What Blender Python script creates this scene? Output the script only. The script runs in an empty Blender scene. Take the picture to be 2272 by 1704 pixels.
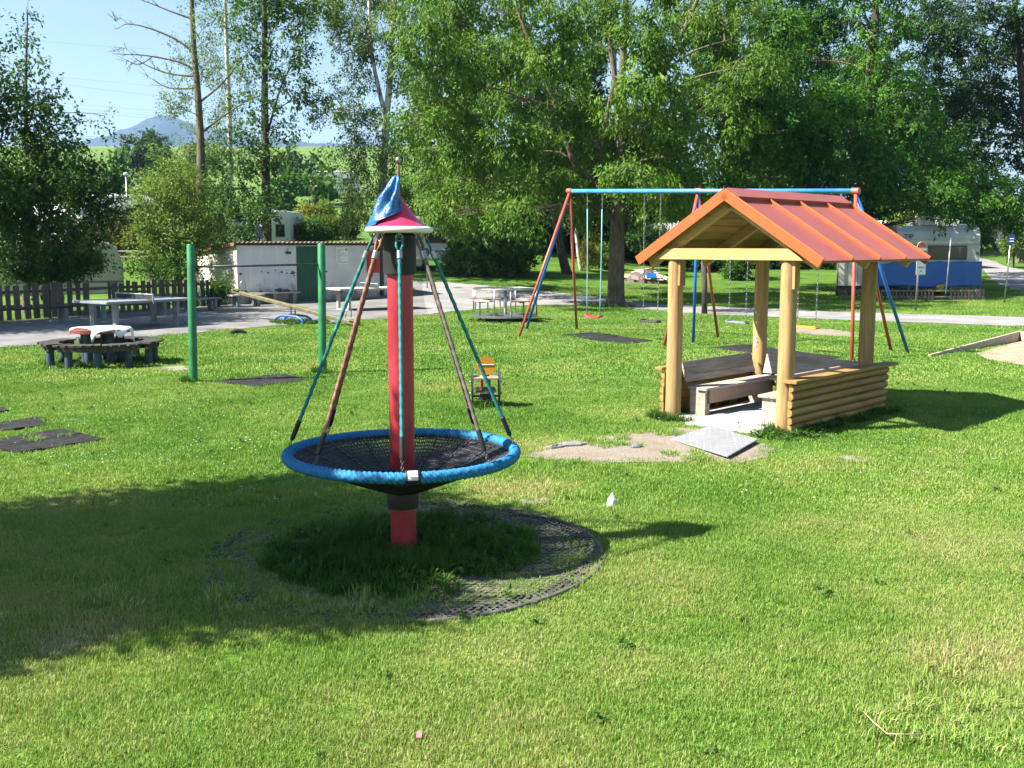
import bpy, math, random
import numpy as np
from mathutils import Matrix, Vector

# ---------------------------------------------------------------- camera, world, sun, exposure
SC = bpy.context.scene
COL = SC.collection
R = math.radians
PI = math.pi
CAM_H = 2.2                      # eye height above the lawn
FPX, CX, CY = 2300.0, 1136.0, 852.0      # focal length and centre in the photograph's 2272 x 1704 pixels
PITCH = math.atan((CY - 545.0) / FPX)    # the true horizon lies at row 545

cam_d = bpy.data.cameras.new('camera')
cam = bpy.data.objects.new('camera', cam_d)
COL.objects.link(cam)
cam.location = (0, 0, CAM_H)
cam.rotation_euler = (PI / 2 - PITCH, 0, 0)
cam_d.sensor_width = 36.0
cam_d.lens = FPX / 2272.0 * 36.0
cam_d.clip_start = 0.05
cam_d.clip_end = 20000
SC.camera = cam

SUN_EL = R(47)
SUN_H = Vector((-0.965, -0.262, 0)).normalized()
SUN_DIR = Vector((SUN_H.x * math.cos(SUN_EL), SUN_H.y * math.cos(SUN_EL), math.sin(SUN_EL)))
world = bpy.data.worlds.new('World')
SC.world = world
world.use_nodes = True
wn = world.node_tree
sky = wn.nodes.new('ShaderNodeTexSky')
sky.sky_type = 'NISHITA'
sky.sun_disc = False
sky.sun_elevation = SUN_EL
sky.sun_rotation = math.atan2(SUN_H.x, SUN_H.y)
sky.altitude = 200
sky.air_density = 1.25
sky.dust_density = 0.3
sky.ozone_density = 1.2
bg = wn.nodes['Background']
bg.inputs['Strength'].default_value = 0.050
wn.links.new(sky.outputs[0], bg.inputs['Color'])

sun_d = bpy.data.lights.new('sun', 'SUN')
sun_d.energy = 5.0
sun_d.angle = R(0.53)
sun_d.color = (1.0, 0.955, 0.87)
sun = bpy.data.objects.new('sun', sun_d)
COL.objects.link(sun)
sun.location = (-20, -8, 30)
sun.rotation_euler = (-SUN_DIR).to_track_quat('-Z', 'Y').to_euler()

SC.view_settings.view_transform = 'Standard'
SC.view_settings.look = 'None'
SC.view_settings.exposure = 1.86
SC.view_settings.gamma = 1.0
SC.view_settings.use_curve_mapping = False
SC.render.engine = 'CYCLES'
SC.cycles.use_denoising = True
SC.cycles.max_bounces = 5
SC.cycles.transparent_max_bounces = 4
SC.cycles.transmission_bounces = 2
SC.cycles.glossy_bounces = 2
SC.cycles.diffuse_bounces = 1
SC.cycles.volume_bounces = 0

# ---------------------------------------------------------------- placing helpers
CP, SP = math.cos(PITCH), math.sin(PITCH)

def ray(x, y):
    a, b = (x - CX) / FPX, (y - CY) / FPX
    return Vector((a, CP - b * SP, -SP - b * CP))

def sstep(a, b, t):
    t = np.clip((t - a) / (b - a), 0, 1)
    return t * t * (3 - 2 * t)

def terrain(X, Y):
    X = np.asarray(X, float); Y = np.asarray(Y, float)
    s = 0.112 - 0.058 * sstep(-4, 8, X - 0.10 * np.maximum(Y - 40, 0))
    r = np.clip(Y - 39, 0, None)
    rr = np.where(r > 330, 330 + 60 * (1 - np.exp(-(r - 330) / 60)), r)
    return s * rr * rr / (rr + 5)

def tz(x, y):
    return float(terrain(x, y))

def at(x, y, Y):
    d = ray(x, y)
    return Vector((d.x / d.y * Y, Y, CAM_H + d.z / d.y * Y))

def gnd(x, y, z=0.0):
    """the point of the ground (plus z) that the photograph shows at pixel x, y"""
    d = ray(x, y)
    t = (z - CAM_H) / d.z if d.z < -1e-4 else 400
    for k in range(60):
        p = Vector((0, 0, CAM_H)) + d * t
        g = p.z - tz(p.x, p.y) - z
        if abs(g) < 1e-4: break
        t += 0.6 * g / max(-d.z + 0.06, 0.02)
        if t > 2500: t = 2500
    return p

VS = 2272.0 / 2212.0
def atv(x, y, Y): return at(x * VS, y * VS, Y)
def gv(x, y, z=0.0): return gnd(x * VS, y * VS, z)

# ---------------------------------------------------------------- mesh helpers
class MB:
    def __init__(s):
        s.v = []; s.f = []
    def add(s, verts, faces):
        o = len(s.v)
        s.v.extend([tuple(p) for p in verts])
        s.f.extend([tuple(i + o for i in f) for f in faces])
        return s
    def obox(s, c, ax, ay, az):
        c = Vector(c); ax = Vector(ax); ay = Vector(ay); az = Vector(az)
        vs = [c + ax * i + ay * j + az * k for k in (-1, 1) for j in (-1, 1) for i in (-1, 1)]
        return s.add(vs, [(0, 2, 3, 1), (4, 5, 7, 6), (0, 1, 5, 4), (2, 6, 7, 3), (0, 4, 6, 2), (1, 3, 7, 5)])
    def box(s, x0, x1, y0, y1, z0, z1):
        return s.obox(((x0 + x1) / 2, (y0 + y1) / 2, (z0 + z1) / 2), ((x1 - x0) / 2, 0, 0), (0, (y1 - y0) / 2, 0), (0, 0, (z1 - z0) / 2))
    def bar(s, p, q, w, h, up=(0, 0, 1)):
        p = Vector(p); q = Vector(q); d = q - p; u = Vector(up)
        sd = d.cross(u)
        if sd.length < 1e-6: sd = d.cross(Vector((1, 0, 0)))
        sd.normalize(); uu = sd.cross(d).normalized()
        return s.obox((p + q) / 2, d / 2, sd * w / 2, uu * h / 2)
    def tube(s, path, rad, n=10, caps=True, closed=False, lobes=0, lamp=0.0, pitch=0.05):
        path = [Vector(p) for p in path]
        m = len(path)
        if not hasattr(rad, '__len__'): rad = [rad] * m
        ref = None; rings = []; L = 0.0
        for i, p in enumerate(path):
            if closed: t = path[(i + 1) % m] - path[i - 1]
            else: t = path[min(i + 1, m - 1)] - path[max(i - 1, 0)]
            t.normalize()
            if ref is None:
                ref = t.orthogonal().normalized()
            ref = (ref - t * ref.dot(t)).normalized()
            b = t.cross(ref)
            if i: L += (path[i] - path[i - 1]).length
            ring = []
            for k in range(n):
                a = 2 * PI * k / n
                rr = rad[i]
                if lobes: rr *= 1 + lamp * math.cos(lobes * (a + 2 * PI * L / pitch / lobes * 1.0))
                ring.append(p + (ref * math.cos(a) + b * math.sin(a)) * rr)
            rings.append(ring)
        vs = [q for r_ in rings for q in r_]
        fs = []
        for i in range(m if closed else m - 1):
            j = (i + 1) % m
            for k in range(n):
                k2 = (k + 1) % n
                fs.append((i * n + k, i * n + k2, j * n + k2, j * n + k))
        if caps and not closed:
            fs.append(tuple(range(n - 1, -1, -1)))
            fs.append(tuple((m - 1) * n + k for k in range(n)))
        return s.add(vs, fs)
    def cyl(s, p, q, r0, r1=None, n=14):
        return s.tube([p, q], [r0, r0 if r1 is None else r1], n)
    def lathe(s, prof, n=24, c=(0, 0, 0), caps=True):
        m = len(prof); c = Vector(c)
        vs = [c + Vector((r * math.cos(2 * PI * k / n), r * math.sin(2 * PI * k / n), z)) for r, z in prof for k in range(n)]
        fs = []
        for i in range(m - 1):
            for k in range(n):
                k2 = (k + 1) % n
                fs.append((i * n + k, i * n + k2, (i + 1) * n + k2, (i + 1) * n + k))
        if caps:
            fs.append(tuple(range(n - 1, -1, -1)))
            fs.append(tuple((m - 1) * n + k for k in range(n)))
        return s.add(vs, fs)
    def torus(s, c, Rr, r, n=24, k=8, axis=(0, 0, 1)):
        c = Vector(c); a = Vector(axis).normalized(); u = a.orthogonal().normalized(); w = a.cross(u)
        return s.tube([c + (u * math.cos(2 * PI * i / n) + w * math.sin(2 * PI * i / n)) * Rr for i in range(n)], r, k, closed=True)
    def prism(s, poly, z0, z1):
        n = len(poly)
        vs = [(p[0], p[1], z0) for p in poly] + [(p[0], p[1], z1) for p in poly]
        fs = [tuple(range(n - 1, -1, -1)), tuple(range(n, 2 * n))] + [(i, (i + 1) % n, n + (i + 1) % n, n + i) for i in range(n)]
        return s.add(vs, fs)

def link(o, parent=None, world_coords=False):
    COL.objects.link(o)
    if parent is not None:
        o.parent = parent
        if world_coords:
            pm = parent.matrix_basis.copy()
            if parent.parent is not None:
                pm = parent.parent.matrix_basis @ pm
            o.matrix_parent_inverse = pm.inverted()
    return o

def obj(name, mb, mat, parent=None, smooth=False, bev=0.0, wc=False):
    me = bpy.data.meshes.new(name)
    me.from_pydata(mb.v, [], mb.f)
    if smooth:
        me.shade_smooth()
        if smooth == 'auto':
            try: me.set_sharp_from_angle(angle=R(38))
            except Exception: pass
    me.materials.append(mat)
    o = bpy.data.objects.new(name, me)
    if bev:
        b = o.modifiers.new('bevel', 'BEVEL'); b.width = bev; b.segments = 2; b.limit_method = 'ANGLE'; b.angle_limit = R(40)
    return link(o, parent, wc)

def dupo(src, parent, mat4=None, loc=None, rot=None):
    o = bpy.data.objects.new(src.name.split('.')[0], src.data)
    for m in src.modifiers:
        b = o.modifiers.new(m.name, m.type)
        if m.type == 'BEVEL':
            b.width = m.width; b.segments = m.segments; b.limit_method = m.limit_method; b.angle_limit = m.angle_limit
    link(o, parent)
    if loc is not None: o.location = loc
    if rot is not None: o.rotation_euler = rot
    if mat4 is not None: o.matrix_basis = mat4
    return o

def bigmesh(name, V, F, mat, rnd=None, smooth=False, mats=None):
    """V (n,3) float array, F (m,3 or 4) int array"""
    V = np.asarray(V, np.float32); F = np.asarray(F, np.int32)
    me = bpy.data.meshes.new(name)
    me.vertices.add(len(V)); me.vertices.foreach_set('co', V.ravel())
    k = F.shape[1]
    me.loops.add(F.size); me.loops.foreach_set('vertex_index', F.ravel())
    me.polygons.add(len(F))
    me.polygons.foreach_set('loop_start', np.arange(0, F.size, k, dtype=np.int32))
    me.update(calc_edges=True)
    if smooth: me.shade_smooth()
    if rnd is not None:
        a = me.attributes.new('rnd', 'FLOAT', 'FACE')
        a.data.foreach_set('value', np.asarray(rnd, np.float32))
    me.materials.append(mat)
    return me

def thing(name, label, cat, loc=(0, 0, 0), rotz=0.0, group=None):
    o = bpy.data.objects.new(name, None)
    o.empty_display_size = 0.2
    COL.objects.link(o)
    o.matrix_basis = Matrix.Translation(Vector(loc)) @ Matrix.Rotation(rotz, 4, 'Z')
    o['label'] = label; o['category'] = cat
    if group: o['group'] = group
    return o

def tag(o, label, cat, group=None, kind=None):
    if label: o['label'] = label
    if cat: o['category'] = cat
    if group: o['group'] = group
    if kind: o['kind'] = kind
    return o

def struct(o):
    o['kind'] = 'structure'; return o

def text(name, body, size, mat, parent, loc, rot, align='CENTER', wc=False):
    c = bpy.data.curves.new(name, 'FONT')
    c.body = body; c.size = size; c.align_x = align; c.align_y = 'CENTER'; c.extrude = 0.001
    c.materials.append(mat)
    tmp = bpy.data.objects.new(name, c)
    me = bpy.data.meshes.new_from_object(tmp)
    bpy.data.objects.remove(tmp)
    o = bpy.data.objects.new(name, me)
    link(o, parent, wc)
    o.location = loc; o.rotation_euler = rot
    return o

# ---------------------------------------------------------------- materials
def newmat(name):
    m = bpy.data.materials.new(name); m.use_nodes = True
    nt = m.node_tree
    return m, nt, nt.nodes['Principled BSDF']

def nd(nt, t, **kw):
    n = nt.nodes.new(t)
    for k, v in kw.items(): setattr(n, k, v)
    return n

def ramp(nt, fac, stops):
    r_ = nd(nt, 'ShaderNodeValToRGB')
    e = r_.color_ramp.elements
    while len(e) < len(stops): e.new(0.5)
    for i, (p, c) in enumerate(stops):
        e[i].position = p; e[i].color = (*c, 1) if len(c) == 3 else c
    nt.links.new(fac, r_.inputs[0])
    return r_

def coords(nt, stretch=None, space='Object'):
    if space == 'World':
        src = nd(nt, 'ShaderNodeNewGeometry').outputs['Position']
    else:
        src = nd(nt, 'ShaderNodeTexCoord').outputs[space]
    if stretch:
        mp = nd(nt, 'ShaderNodeMapping'); mp.inputs['Scale'].default_value = stretch
        nt.links.new(src, mp.inputs[0]); src = mp.outputs[0]
    return src

def noise(nt, src, scale, detail=4, rough=0.55):
    n = nd(nt, 'ShaderNodeTexNoise')
    n.inputs['Scale'].default_value = scale; n.inputs['Detail'].default_value = detail; n.inputs['Roughness'].default_value = rough
    nt.links.new(src, n.inputs['Vector'])
    return n.outputs['Fac']

def mixc(nt, fac, a, b, mode='MIX'):
    m = nd(nt, 'ShaderNodeMix', data_type='RGBA', blend_type=mode)
    if isinstance(fac, (int, float)): m.inputs[0].default_value = fac
    else: nt.links.new(fac, m.inputs[0])
    for i, c in ((6, a), (7, b)):
        if isinstance(c, tuple): m.inputs[i].default_value = (*c[:3], 1)
        else: nt.links.new(c, m.inputs[i])
    return m.outputs[2]

def bump(nt, bs, h, strength=0.3, dist=0.01):
    b = nd(nt, 'ShaderNodeBump'); b.inputs['Strength'].default_value = strength; b.inputs['Distance'].default_value = dist
    nt.links.new(h, b.inputs['Height']); nt.links.new(b.outputs[0], bs.inputs['Normal'])

def mat(name, col, rough=0.6, metal=0.0, var=0.2, scale=6, stretch=None, col2=None, thr=(0.35, 0.7), bmp=0.15, bscale=60, spec=0.4, dist=0.004, wear=None, wscale=9, wthr=(0.6, 0.68), space='Object', orand=0.0):
    m, nt, bs = newmat(name)
    if 'board' in name or 'pine' in name or 'log' in name: orand = 0.22
    src = coords(nt, stretch, space)
    f = noise(nt, src, scale, 6)
    if col2 is None:
        a = tuple(c * (1 - var) for c in col); b = tuple(min(c * (1 + var), 0.95) for c in col)
    else: a, b = col, col2
    c = ramp(nt, f, [(thr[0], a), (thr[1], b)]).outputs[0]
    if wear:
        w = noise(nt, src, wscale, 8, 0.65)
        wm = ramp(nt, w, [(wthr[0], (0, 0, 0)), (wthr[1], (1, 1, 1))]).outputs[0]
        c = mixc(nt, wm, c, wear)
    if orand:
        oi = nd(nt, 'ShaderNodeObjectInfo'); mr = nd(nt, 'ShaderNodeMapRange'); mr.inputs[3].default_value = 1 - orand; mr.inputs[4].default_value = 1 + orand * 0.5
        nt.links.new(oi.outputs['Random'], mr.inputs[0]); vm = nd(nt, 'ShaderNodeVectorMath', operation='SCALE'); nt.links.new(c, vm.inputs[0]); nt.links.new(mr.outputs[0], vm.inputs['Scale']); c = vm.outputs[0]
    nt.links.new(c, bs.inputs['Base Color'])
    bs.inputs['Roughness'].default_value = rough
    bs.inputs['Metallic'].default_value = metal
    bs.inputs['Specular IOR Level'].default_value = spec
    if bmp:
        bump(nt, bs, noise(nt, src, bscale, 5, 0.6), bmp, dist)
    return m

def leafmat(name, a, b, trans=0.35, rough=0.5, spec=0.2, wn_=0.5):
    """foliage: face-random mix of two greens, partly translucent"""
    m, nt, bs = newmat(name)
    at_ = nd(nt, 'ShaderNodeAttribute', attribute_name='rnd')
    c = mixc(nt, at_.outputs['Fac'], a, b)
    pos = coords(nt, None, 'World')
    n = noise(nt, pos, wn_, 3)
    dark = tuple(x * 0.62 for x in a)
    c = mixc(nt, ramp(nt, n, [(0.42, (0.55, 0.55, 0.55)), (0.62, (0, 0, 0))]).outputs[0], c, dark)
    nt.links.new(c, bs.inputs['Base Color'])
    bs.inputs['Roughness'].default_value = rough
    bs.inputs['Specular IOR Level'].default_value = spec
    tr = nd(nt, 'ShaderNodeBsdfTranslucent')
    tc = mixc(nt, 1.0, c, (1.0, 1.0, 0.45), 'MULTIPLY')
    nt.links.new(tc, tr.inputs['Color'])
    mx = nd(nt, 'ShaderNodeMixShader'); mx.inputs[0].default_value = trans
    nt.links.new(bs.outputs[0], mx.inputs[1]); nt.links.new(tr.outputs[0], mx.inputs[2])
    nt.links.new(mx.outputs[0], nt.nodes['Material Output'].inputs['Surface'])
    return m

WORN = [(gv(x, y).x, gv(x, y).y, r_, a_) for x, y, r_, a_ in ((1110, 1050, 0.9, .16), (1060, 1440, 0.55, .13), (190, 1370, 0.45, .14), (1340, 1430, 0.4, .12), (2130, 1440, 0.6, .12), (1180, 960, 0.9, .16), (1750, 1000, 0.8, .12), (700, 1330, 0.5, .08), (620, 790, 1.2, .08), (350, 795, 1.3, .14))]     # trodden, dry places
def lawn_colour(nt, rnd=None):
    """colour of the lawn at a world position: mown green with dry straw patches"""
    pos = coords(nt, (1, 1, 0), 'World')
    n1 = noise(nt, pos, 0.42, 5, 0.6)
    n2 = noise(nt, pos, 2.3, 4, 0.6)
    sep = nd(nt, 'ShaderNodeSeparateXYZ'); nt.links.new(pos, sep.inputs[0])
    near = nd(nt, 'ShaderNodeMapRange'); near.inputs[1].default_value = 12.5; near.inputs[2].default_value = 5.0   # the lawn is thinner and drier towards the camera's end
    near.inputs[3].default_value = 0.0; near.inputs[4].default_value = 0.13
    nt.links.new(sep.outputs[1], near.inputs[0])
    ad = nd(nt, 'ShaderNodeMath', operation='ADD'); nt.links.new(n1, ad.inputs[0]); nt.links.new(near.outputs[0], ad.inputs[1])
    for (wx, wy, wr, wa) in WORN:
        ds = nd(nt, 'ShaderNodeVectorMath', operation='DISTANCE'); nt.links.new(pos, ds.inputs[0]); ds.inputs[1].default_value = (wx, wy, 0)
        mr = nd(nt, 'ShaderNodeMapRange', interpolation_type='SMOOTHSTEP'); mr.inputs[1].default_value = wr; mr.inputs[2].default_value = wr * 0.15; mr.inputs[3].default_value = 0.0; mr.inputs[4].default_value = wa
        nt.links.new(ds.outputs['Value'], mr.inputs[0])
        a2 = nd(nt, 'ShaderNodeMath', operation='ADD'); nt.links.new(ad.outputs[0], a2.inputs[0]); nt.links.new(mr.outputs[0], a2.inputs[1]); ad = a2
    m2 = nd(nt, 'ShaderNodeMath', operation='MULTIPLY_ADD'); nt.links.new(n2, m2.inputs[0]); m2.inputs[1].default_value = 0.34; nt.links.new(ad.outputs[0], m2.inputs[2])
    fac = m2.outputs[0]
    if rnd is not None:
        m3 = nd(nt, 'ShaderNodeMath', operation='MULTIPLY_ADD'); nt.links.new(rnd, m3.inputs[0]); m3.inputs[1].default_value = 0.42; nt.links.new(fac, m3.inputs[2])
        fac = m3.outputs[0]
        st = [(0.66, (0.080, 0.200, 0.022)), (0.88, (0.165, 0.300, 0.040)), (1.06, (0.265, 0.365, 0.078)), (1.26, (0.41, 0.375, 0.165))]
    else:
        st = [(0.55, (0.050, 0.140, 0.014)), (0.72, (0.095, 0.205, 0.020)), (0.86, (0.160, 0.225, 0.037)), (1.0, (0.25, 0.225, 0.088))]
    sc = nd(nt, 'ShaderNodeMath', operation='MULTIPLY'); nt.links.new(fac, sc.inputs[0]); sc.inputs[1].default_value = 0.8
    return ramp(nt, sc.outputs[0], [(p * 0.8, c) for p, c in st]).outputs[0]

def grassmat(name):
    m, nt, bs = newmat(name)
    at_ = nd(nt, 'ShaderNodeAttribute', attribute_name='rnd')
    c = lawn_colour(nt, at_.outputs['Fac'])
    nt.links.new(c, bs.inputs['Base Color'])
    bs.inputs['Roughness'].default_value = 0.55; bs.inputs['Specular IOR Level'].default_value = 0.25
    tr = nd(nt, 'ShaderNodeBsdfTranslucent')
    nt.links.new(mixc(nt, 1.0, c, (1.0, 1.0, 0.6), 'MULTIPLY'), tr.inputs['Color'])
    mx = nd(nt, 'ShaderNodeMixShader'); mx.inputs[0].default_value = 0.33
    nt.links.new(bs.outputs[0], mx.inputs[1]); nt.links.new(tr.outputs[0], mx.inputs[2])
    nt.links.new(mx.outputs[0], nt.nodes['Material Output'].inputs['Surface'])
    return m

def groundmat():
    m, nt, bs = newmat('ground_soil_and_turf')
    c = lawn_colour(nt)
    pos = coords(nt, None, 'World')
    fine = noise(nt, pos, 26, 5, 0.7)
    c = mixc(nt, ramp(nt, fine, [(0.38, (0.75, 0.75, 0.75)), (0.6, (0, 0, 0))]).outputs[0], c, (0.045, 0.055, 0.016))
    # far field: even young crop green with faint drill lines
    sep = nd(nt, 'ShaderNodeSeparateXYZ'); nt.links.new(pos, sep.inputs[0])
    far = nd(nt, 'ShaderNodeMapRange'); far.inputs[1].default_value = 60; far.inputs[2].default_value = 95
    nt.links.new(sep.outputs[1], far.inputs[0])
    fn = noise(nt, coords(nt, (0.02, 0.004, 0.0), 'World'), 3.0, 4)
    fcol = ramp(nt, fn, [(0.35, (0.090, 0.150, 0.035)), (0.65, (0.125, 0.190, 0.045))]).outputs[0]
    c = mixc(nt, far.outputs[0], c, fcol)
    nt.links.new(c, bs.inputs['Base Color'])
    bs.inputs['Roughness'].default_value = 0.9; bs.inputs['Specular IOR Level'].default_value = 0.1
    bump(nt, bs, fine, 0.8, 0.03)
    return m

M = {}
M['ground'] = groundmat()
M['grass'] = grassmat('grass_blades')
M['wood_post'] = mat('pine_round_timber', (0.28, 0.165, 0.062), 0.65, stretch=(9, 9, 0.7), scale=3, col2=(0.45, 0.30, 0.13), bmp=0.25, bscale=18, wear=(0.26, 0.13, 0.04), wscale=5, wthr=(0.66, 0.78))
M['wood_log'] = mat('pine_half_log', (0.25, 0.14, 0.04), 0.7, stretch=(9, 0.7, 9), scale=3, col2=(0.42, 0.255, 0.08), bmp=0.25, bscale=18, wear=(0.20, 0.13, 0.06), wscale=4, wthr=(0.62, 0.78))
M['wood_beam'] = mat('pine_beam', (0.38, 0.235, 0.08), 0.65, stretch=(0.8, 8, 8), scale=3, col2=(0.50, 0.335, 0.13), bmp=0.15, bscale=16)
M['wood_ceiling'] = mat('pine_ceiling_board', (0.27, 0.165, 0.055), 0.7, stretch=(8, 0.8, 8), scale=3, col2=(0.38, 0.25, 0.095), bmp=0.15, bscale=16)
M['wood_grey'] = mat('weathered_grey_board', (0.29, 0.235, 0.185), 0.8, stretch=(8, 0.7, 8), scale=3, col2=(0.47, 0.405, 0.33), bmp=0.3, bscale=20, wear=(0.22, 0.16, 0.11), wscale=3.5, wthr=(0.64, 0.74))
M['wood_greyx'] = mat('weathered_grey_board_across', (0.29, 0.235, 0.185), 0.8, stretch=(0.7, 8, 8), scale=3, col2=(0.47, 0.405, 0.33), bmp=0.3, bscale=20, wear=(0.22, 0.16, 0.11), wscale=3.5, wthr=(0.64, 0.74))
M['wood_rust'] = mat('weathered_apron_board', (0.40, 0.25, 0.18), 0.8, stretch=(6, 1.4, 6), scale=2.2, col2=(0.52, 0.37, 0.28), bmp=0.3, bscale=20, wear=(0.30, 0.11, 0.035), wscale=2.2, wthr=(0.60, 0.72))
M['wood_dark'] = mat('dark_rotted_board', (0.030, 0.027, 0.024), 0.85, stretch=(7, 7, 1), scale=3, col2=(0.085, 0.07, 0.06), bmp=0.4, bscale=25)
M['wood_fence'] = mat('old_fence_board', (0.075, 0.058, 0.048), 0.85, stretch=(7, 7, 0.8), scale=3, col2=(0.15, 0.12, 0.10), bmp=0.4, bscale=25)
M['roof_red'] = mat('painted_sheet_metal_roof', (0.30, 0.074, 0.052), 0.42, var=0.12, scale=1.3, bmp=0.03, bscale=6, spec=0.5, wear=(0.25, 0.088, 0.068), wscale=3.0, wthr=(0.52, 0.75))
M['roof_orange'] = mat('painted_sheet_metal_edge', (0.52, 0.092, 0.025), 0.38, var=0.06, scale=3, bmp=0.02, spec=0.5)
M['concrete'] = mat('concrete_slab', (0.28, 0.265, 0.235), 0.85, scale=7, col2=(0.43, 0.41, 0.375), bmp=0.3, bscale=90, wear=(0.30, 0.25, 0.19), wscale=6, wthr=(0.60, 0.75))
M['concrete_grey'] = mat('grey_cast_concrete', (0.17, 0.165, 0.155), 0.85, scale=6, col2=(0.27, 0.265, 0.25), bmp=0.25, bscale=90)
M['concrete_shaded'] = mat('shade_toned_cast_concrete', (0.15, 0.175, 0.19), 0.8, scale=6, col2=(0.23, 0.255, 0.27), bmp=0.25, bscale=90)  # darker bluish copy of the concrete, with shade put into its colour
M['steel'] = mat('galvanised_steel', (0.33, 0.335, 0.34), 0.38, metal=0.85, var=0.15, scale=12, bmp=0.05)
M['steel_plate'] = mat('checker_plate_aluminium', (0.40, 0.40, 0.41), 0.42, metal=0.5, var=0.08, scale=8, bmp=0.05)
M['steel_dark'] = mat('dark_weathered_steel', (0.10, 0.10, 0.105), 0.5, metal=0.6, var=0.3, scale=14, bmp=0.1)
M['rust'] = mat('rusty_steel', (0.07, 0.034, 0.022), 0.8, metal=0.1, col2=(0.14, 0.068, 0.04), scale=16, bmp=0.3)
M['green_paint'] = mat('green_painted_steel', (0.012, 0.155, 0.050), 0.45, var=0.25, scale=5, bmp=0.1, spec=0.5, wear=(0.20, 0.13, 0.06), wscale=7, wthr=(0.68, 0.72))
M['green_door'] = mat('dark_green_painted_door', (0.010, 0.085, 0.045), 0.5, var=0.2, scale=3, stretch=(4, 4, 0.6), bmp=0.1)
M['red_pole'] = mat('faded_red_painted_tube', (0.24, 0.008, 0.015), 0.42, stretch=(1.5, 1.5, 0.8), scale=2.2, col2=(0.38, 0.030, 0.048), thr=(0.40, 0.62), bmp=0.05, spec=0.5, wear=(0.36, 0.085, 0.11), wscale=1.6, wthr=(0.63, 0.80))
M['pink_cone'] = mat('pink_plastic_cone', (0.52, 0.030, 0.085), 0.32, var=0.06, scale=3, bmp=0.02, spec=0.5)
M['white_rim'] = mat('white_plastic_rim', (0.70, 0.70, 0.64), 0.35, var=0.06, scale=8, bmp=0.03)
M['black_rubber'] = mat('black_rubber_sleeve', (0.016, 0.016, 0.018), 0.6, var=0.3, scale=8, bmp=0.1, wear=(0.06, 0.055, 0.055), wscale=10, wthr=(0.66, 0.74))
M['rope_teal'] = mat('teal_twisted_rope', (0.008, 0.125, 0.135), 0.7, col2=(0.020, 0.205, 0.205), scale=30, bmp=0.5, bscale=220, dist=0.002)
M['rope_blue'] = mat('blue_braided_rope', (0.008, 0.125, 0.28), 0.7, col2=(0.018, 0.195, 0.38), scale=40, bmp=0.5, bscale=260, dist=0.002)
M['rope_brown'] = mat('faded_brown_red_rope', (0.15, 0.055, 0.036), 0.8, col2=(0.28, 0.14, 0.095), scale=30, bmp=0.5, bscale=220, dist=0.002)
M['rope_grey'] = mat('faded_grey_brown_rope', (0.095, 0.072, 0.056), 0.8, col2=(0.18, 0.145, 0.115), scale=30, bmp=0.5, bscale=220, dist=0.002)
M['net'] = mat('black_net_cord', (0.030, 0.030, 0.034), 0.5, var=0.5, scale=40, bmp=0.2, bscale=200)
M['blue_cloth'] = mat('blue_plastic_cloth', (0.008, 0.065, 0.20), 0.35, col2=(0.02, 0.135, 0.34), scale=9, bmp=0.4, bscale=26, dist=0.02, spec=0.5)
M['blue_tarp'] = mat('blue_tarpaulin', (0.006, 0.075, 0.29), 0.4, col2=(0.008, 0.10, 0.35), scale=1.5, bmp=0.3, bscale=4.0, dist=0.03, spec=0.5)
M['white_cloth'] = mat('white_tablecloth', (0.78, 0.78, 0.80), 0.8, var=0.03, scale=8, bmp=0.2, bscale=10, dist=0.01)
M['white_paint'] = mat('white_paint', (0.72, 0.72, 0.71), 0.45, var=0.05, scale=5, bmp=0.03)
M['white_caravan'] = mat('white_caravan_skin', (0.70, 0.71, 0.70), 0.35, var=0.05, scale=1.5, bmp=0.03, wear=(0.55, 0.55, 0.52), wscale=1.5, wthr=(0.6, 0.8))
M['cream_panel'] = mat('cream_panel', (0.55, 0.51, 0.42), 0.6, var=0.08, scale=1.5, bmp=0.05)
M['brown_awning'] = mat('brown_awning_cloth', (0.20, 0.125, 0.06), 0.8, col2=(0.30, 0.20, 0.10), scale=2, bmp=0.4, bscale=3, dist=0.05)
M['plaster'] = mat('whitewashed_plaster', (0.55, 0.56, 0.565), 0.9, scale=1.3, col2=(0.70, 0.705, 0.70), bmp=0.5, bscale=9, dist=0.02, wear=(0.24, 0.22, 0.19), wscale=2.3, wthr=(0.655, 0.70))
M['plaster_sunlit'] = mat('stained_sunlit_plaster', (0.60, 0.54, 0.43), 0.9, stretch=(3, 3, 0.5), scale=1.6, col2=(0.72, 0.68, 0.58), bmp=0.5, bscale=9, dist=0.02, wear=(0.33, 0.28, 0.20), wscale=2.0, wthr=(0.60, 0.70))  # warm sunlight on the side wall is put into this tint; the stains are real
M['tile_roof'] = mat('corrugated_fibre_cement', (0.22, 0.15, 0.095), 0.9, col2=(0.33, 0.25, 0.165), scale=5, bmp=0.3, bscale=50)
M['dark'] = mat('painted_interior_shade', (0.02, 0.018, 0.016), 0.9, var=0.2)  # near-black colour stands in for the shade inside the shed opening
M['black'] = mat('black_print', (0.015, 0.015, 0.015), 0.6, var=0.1, bmp=0)
M['red_box'] = mat('red_enamel', (0.42, 0.02, 0.02), 0.4, var=0.08, bmp=0.03)
M['sign_red'] = mat('traffic_sign_red', (0.50, 0.085, 0.03), 0.4, var=0.05, bmp=0)
M['sign_blue'] = mat('traffic_sign_blue', (0.012, 0.03, 0.14), 0.4, var=0.05, bmp=0)
M['swing_red'] = mat('faded_red_paint', (0.45, 0.085, 0.055), 0.42, var=0.14, scale=4, bmp=0.05, spec=0.5, wear=(0.30, 0.17, 0.11), wscale=9, wthr=(0.68, 0.72))
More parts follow.
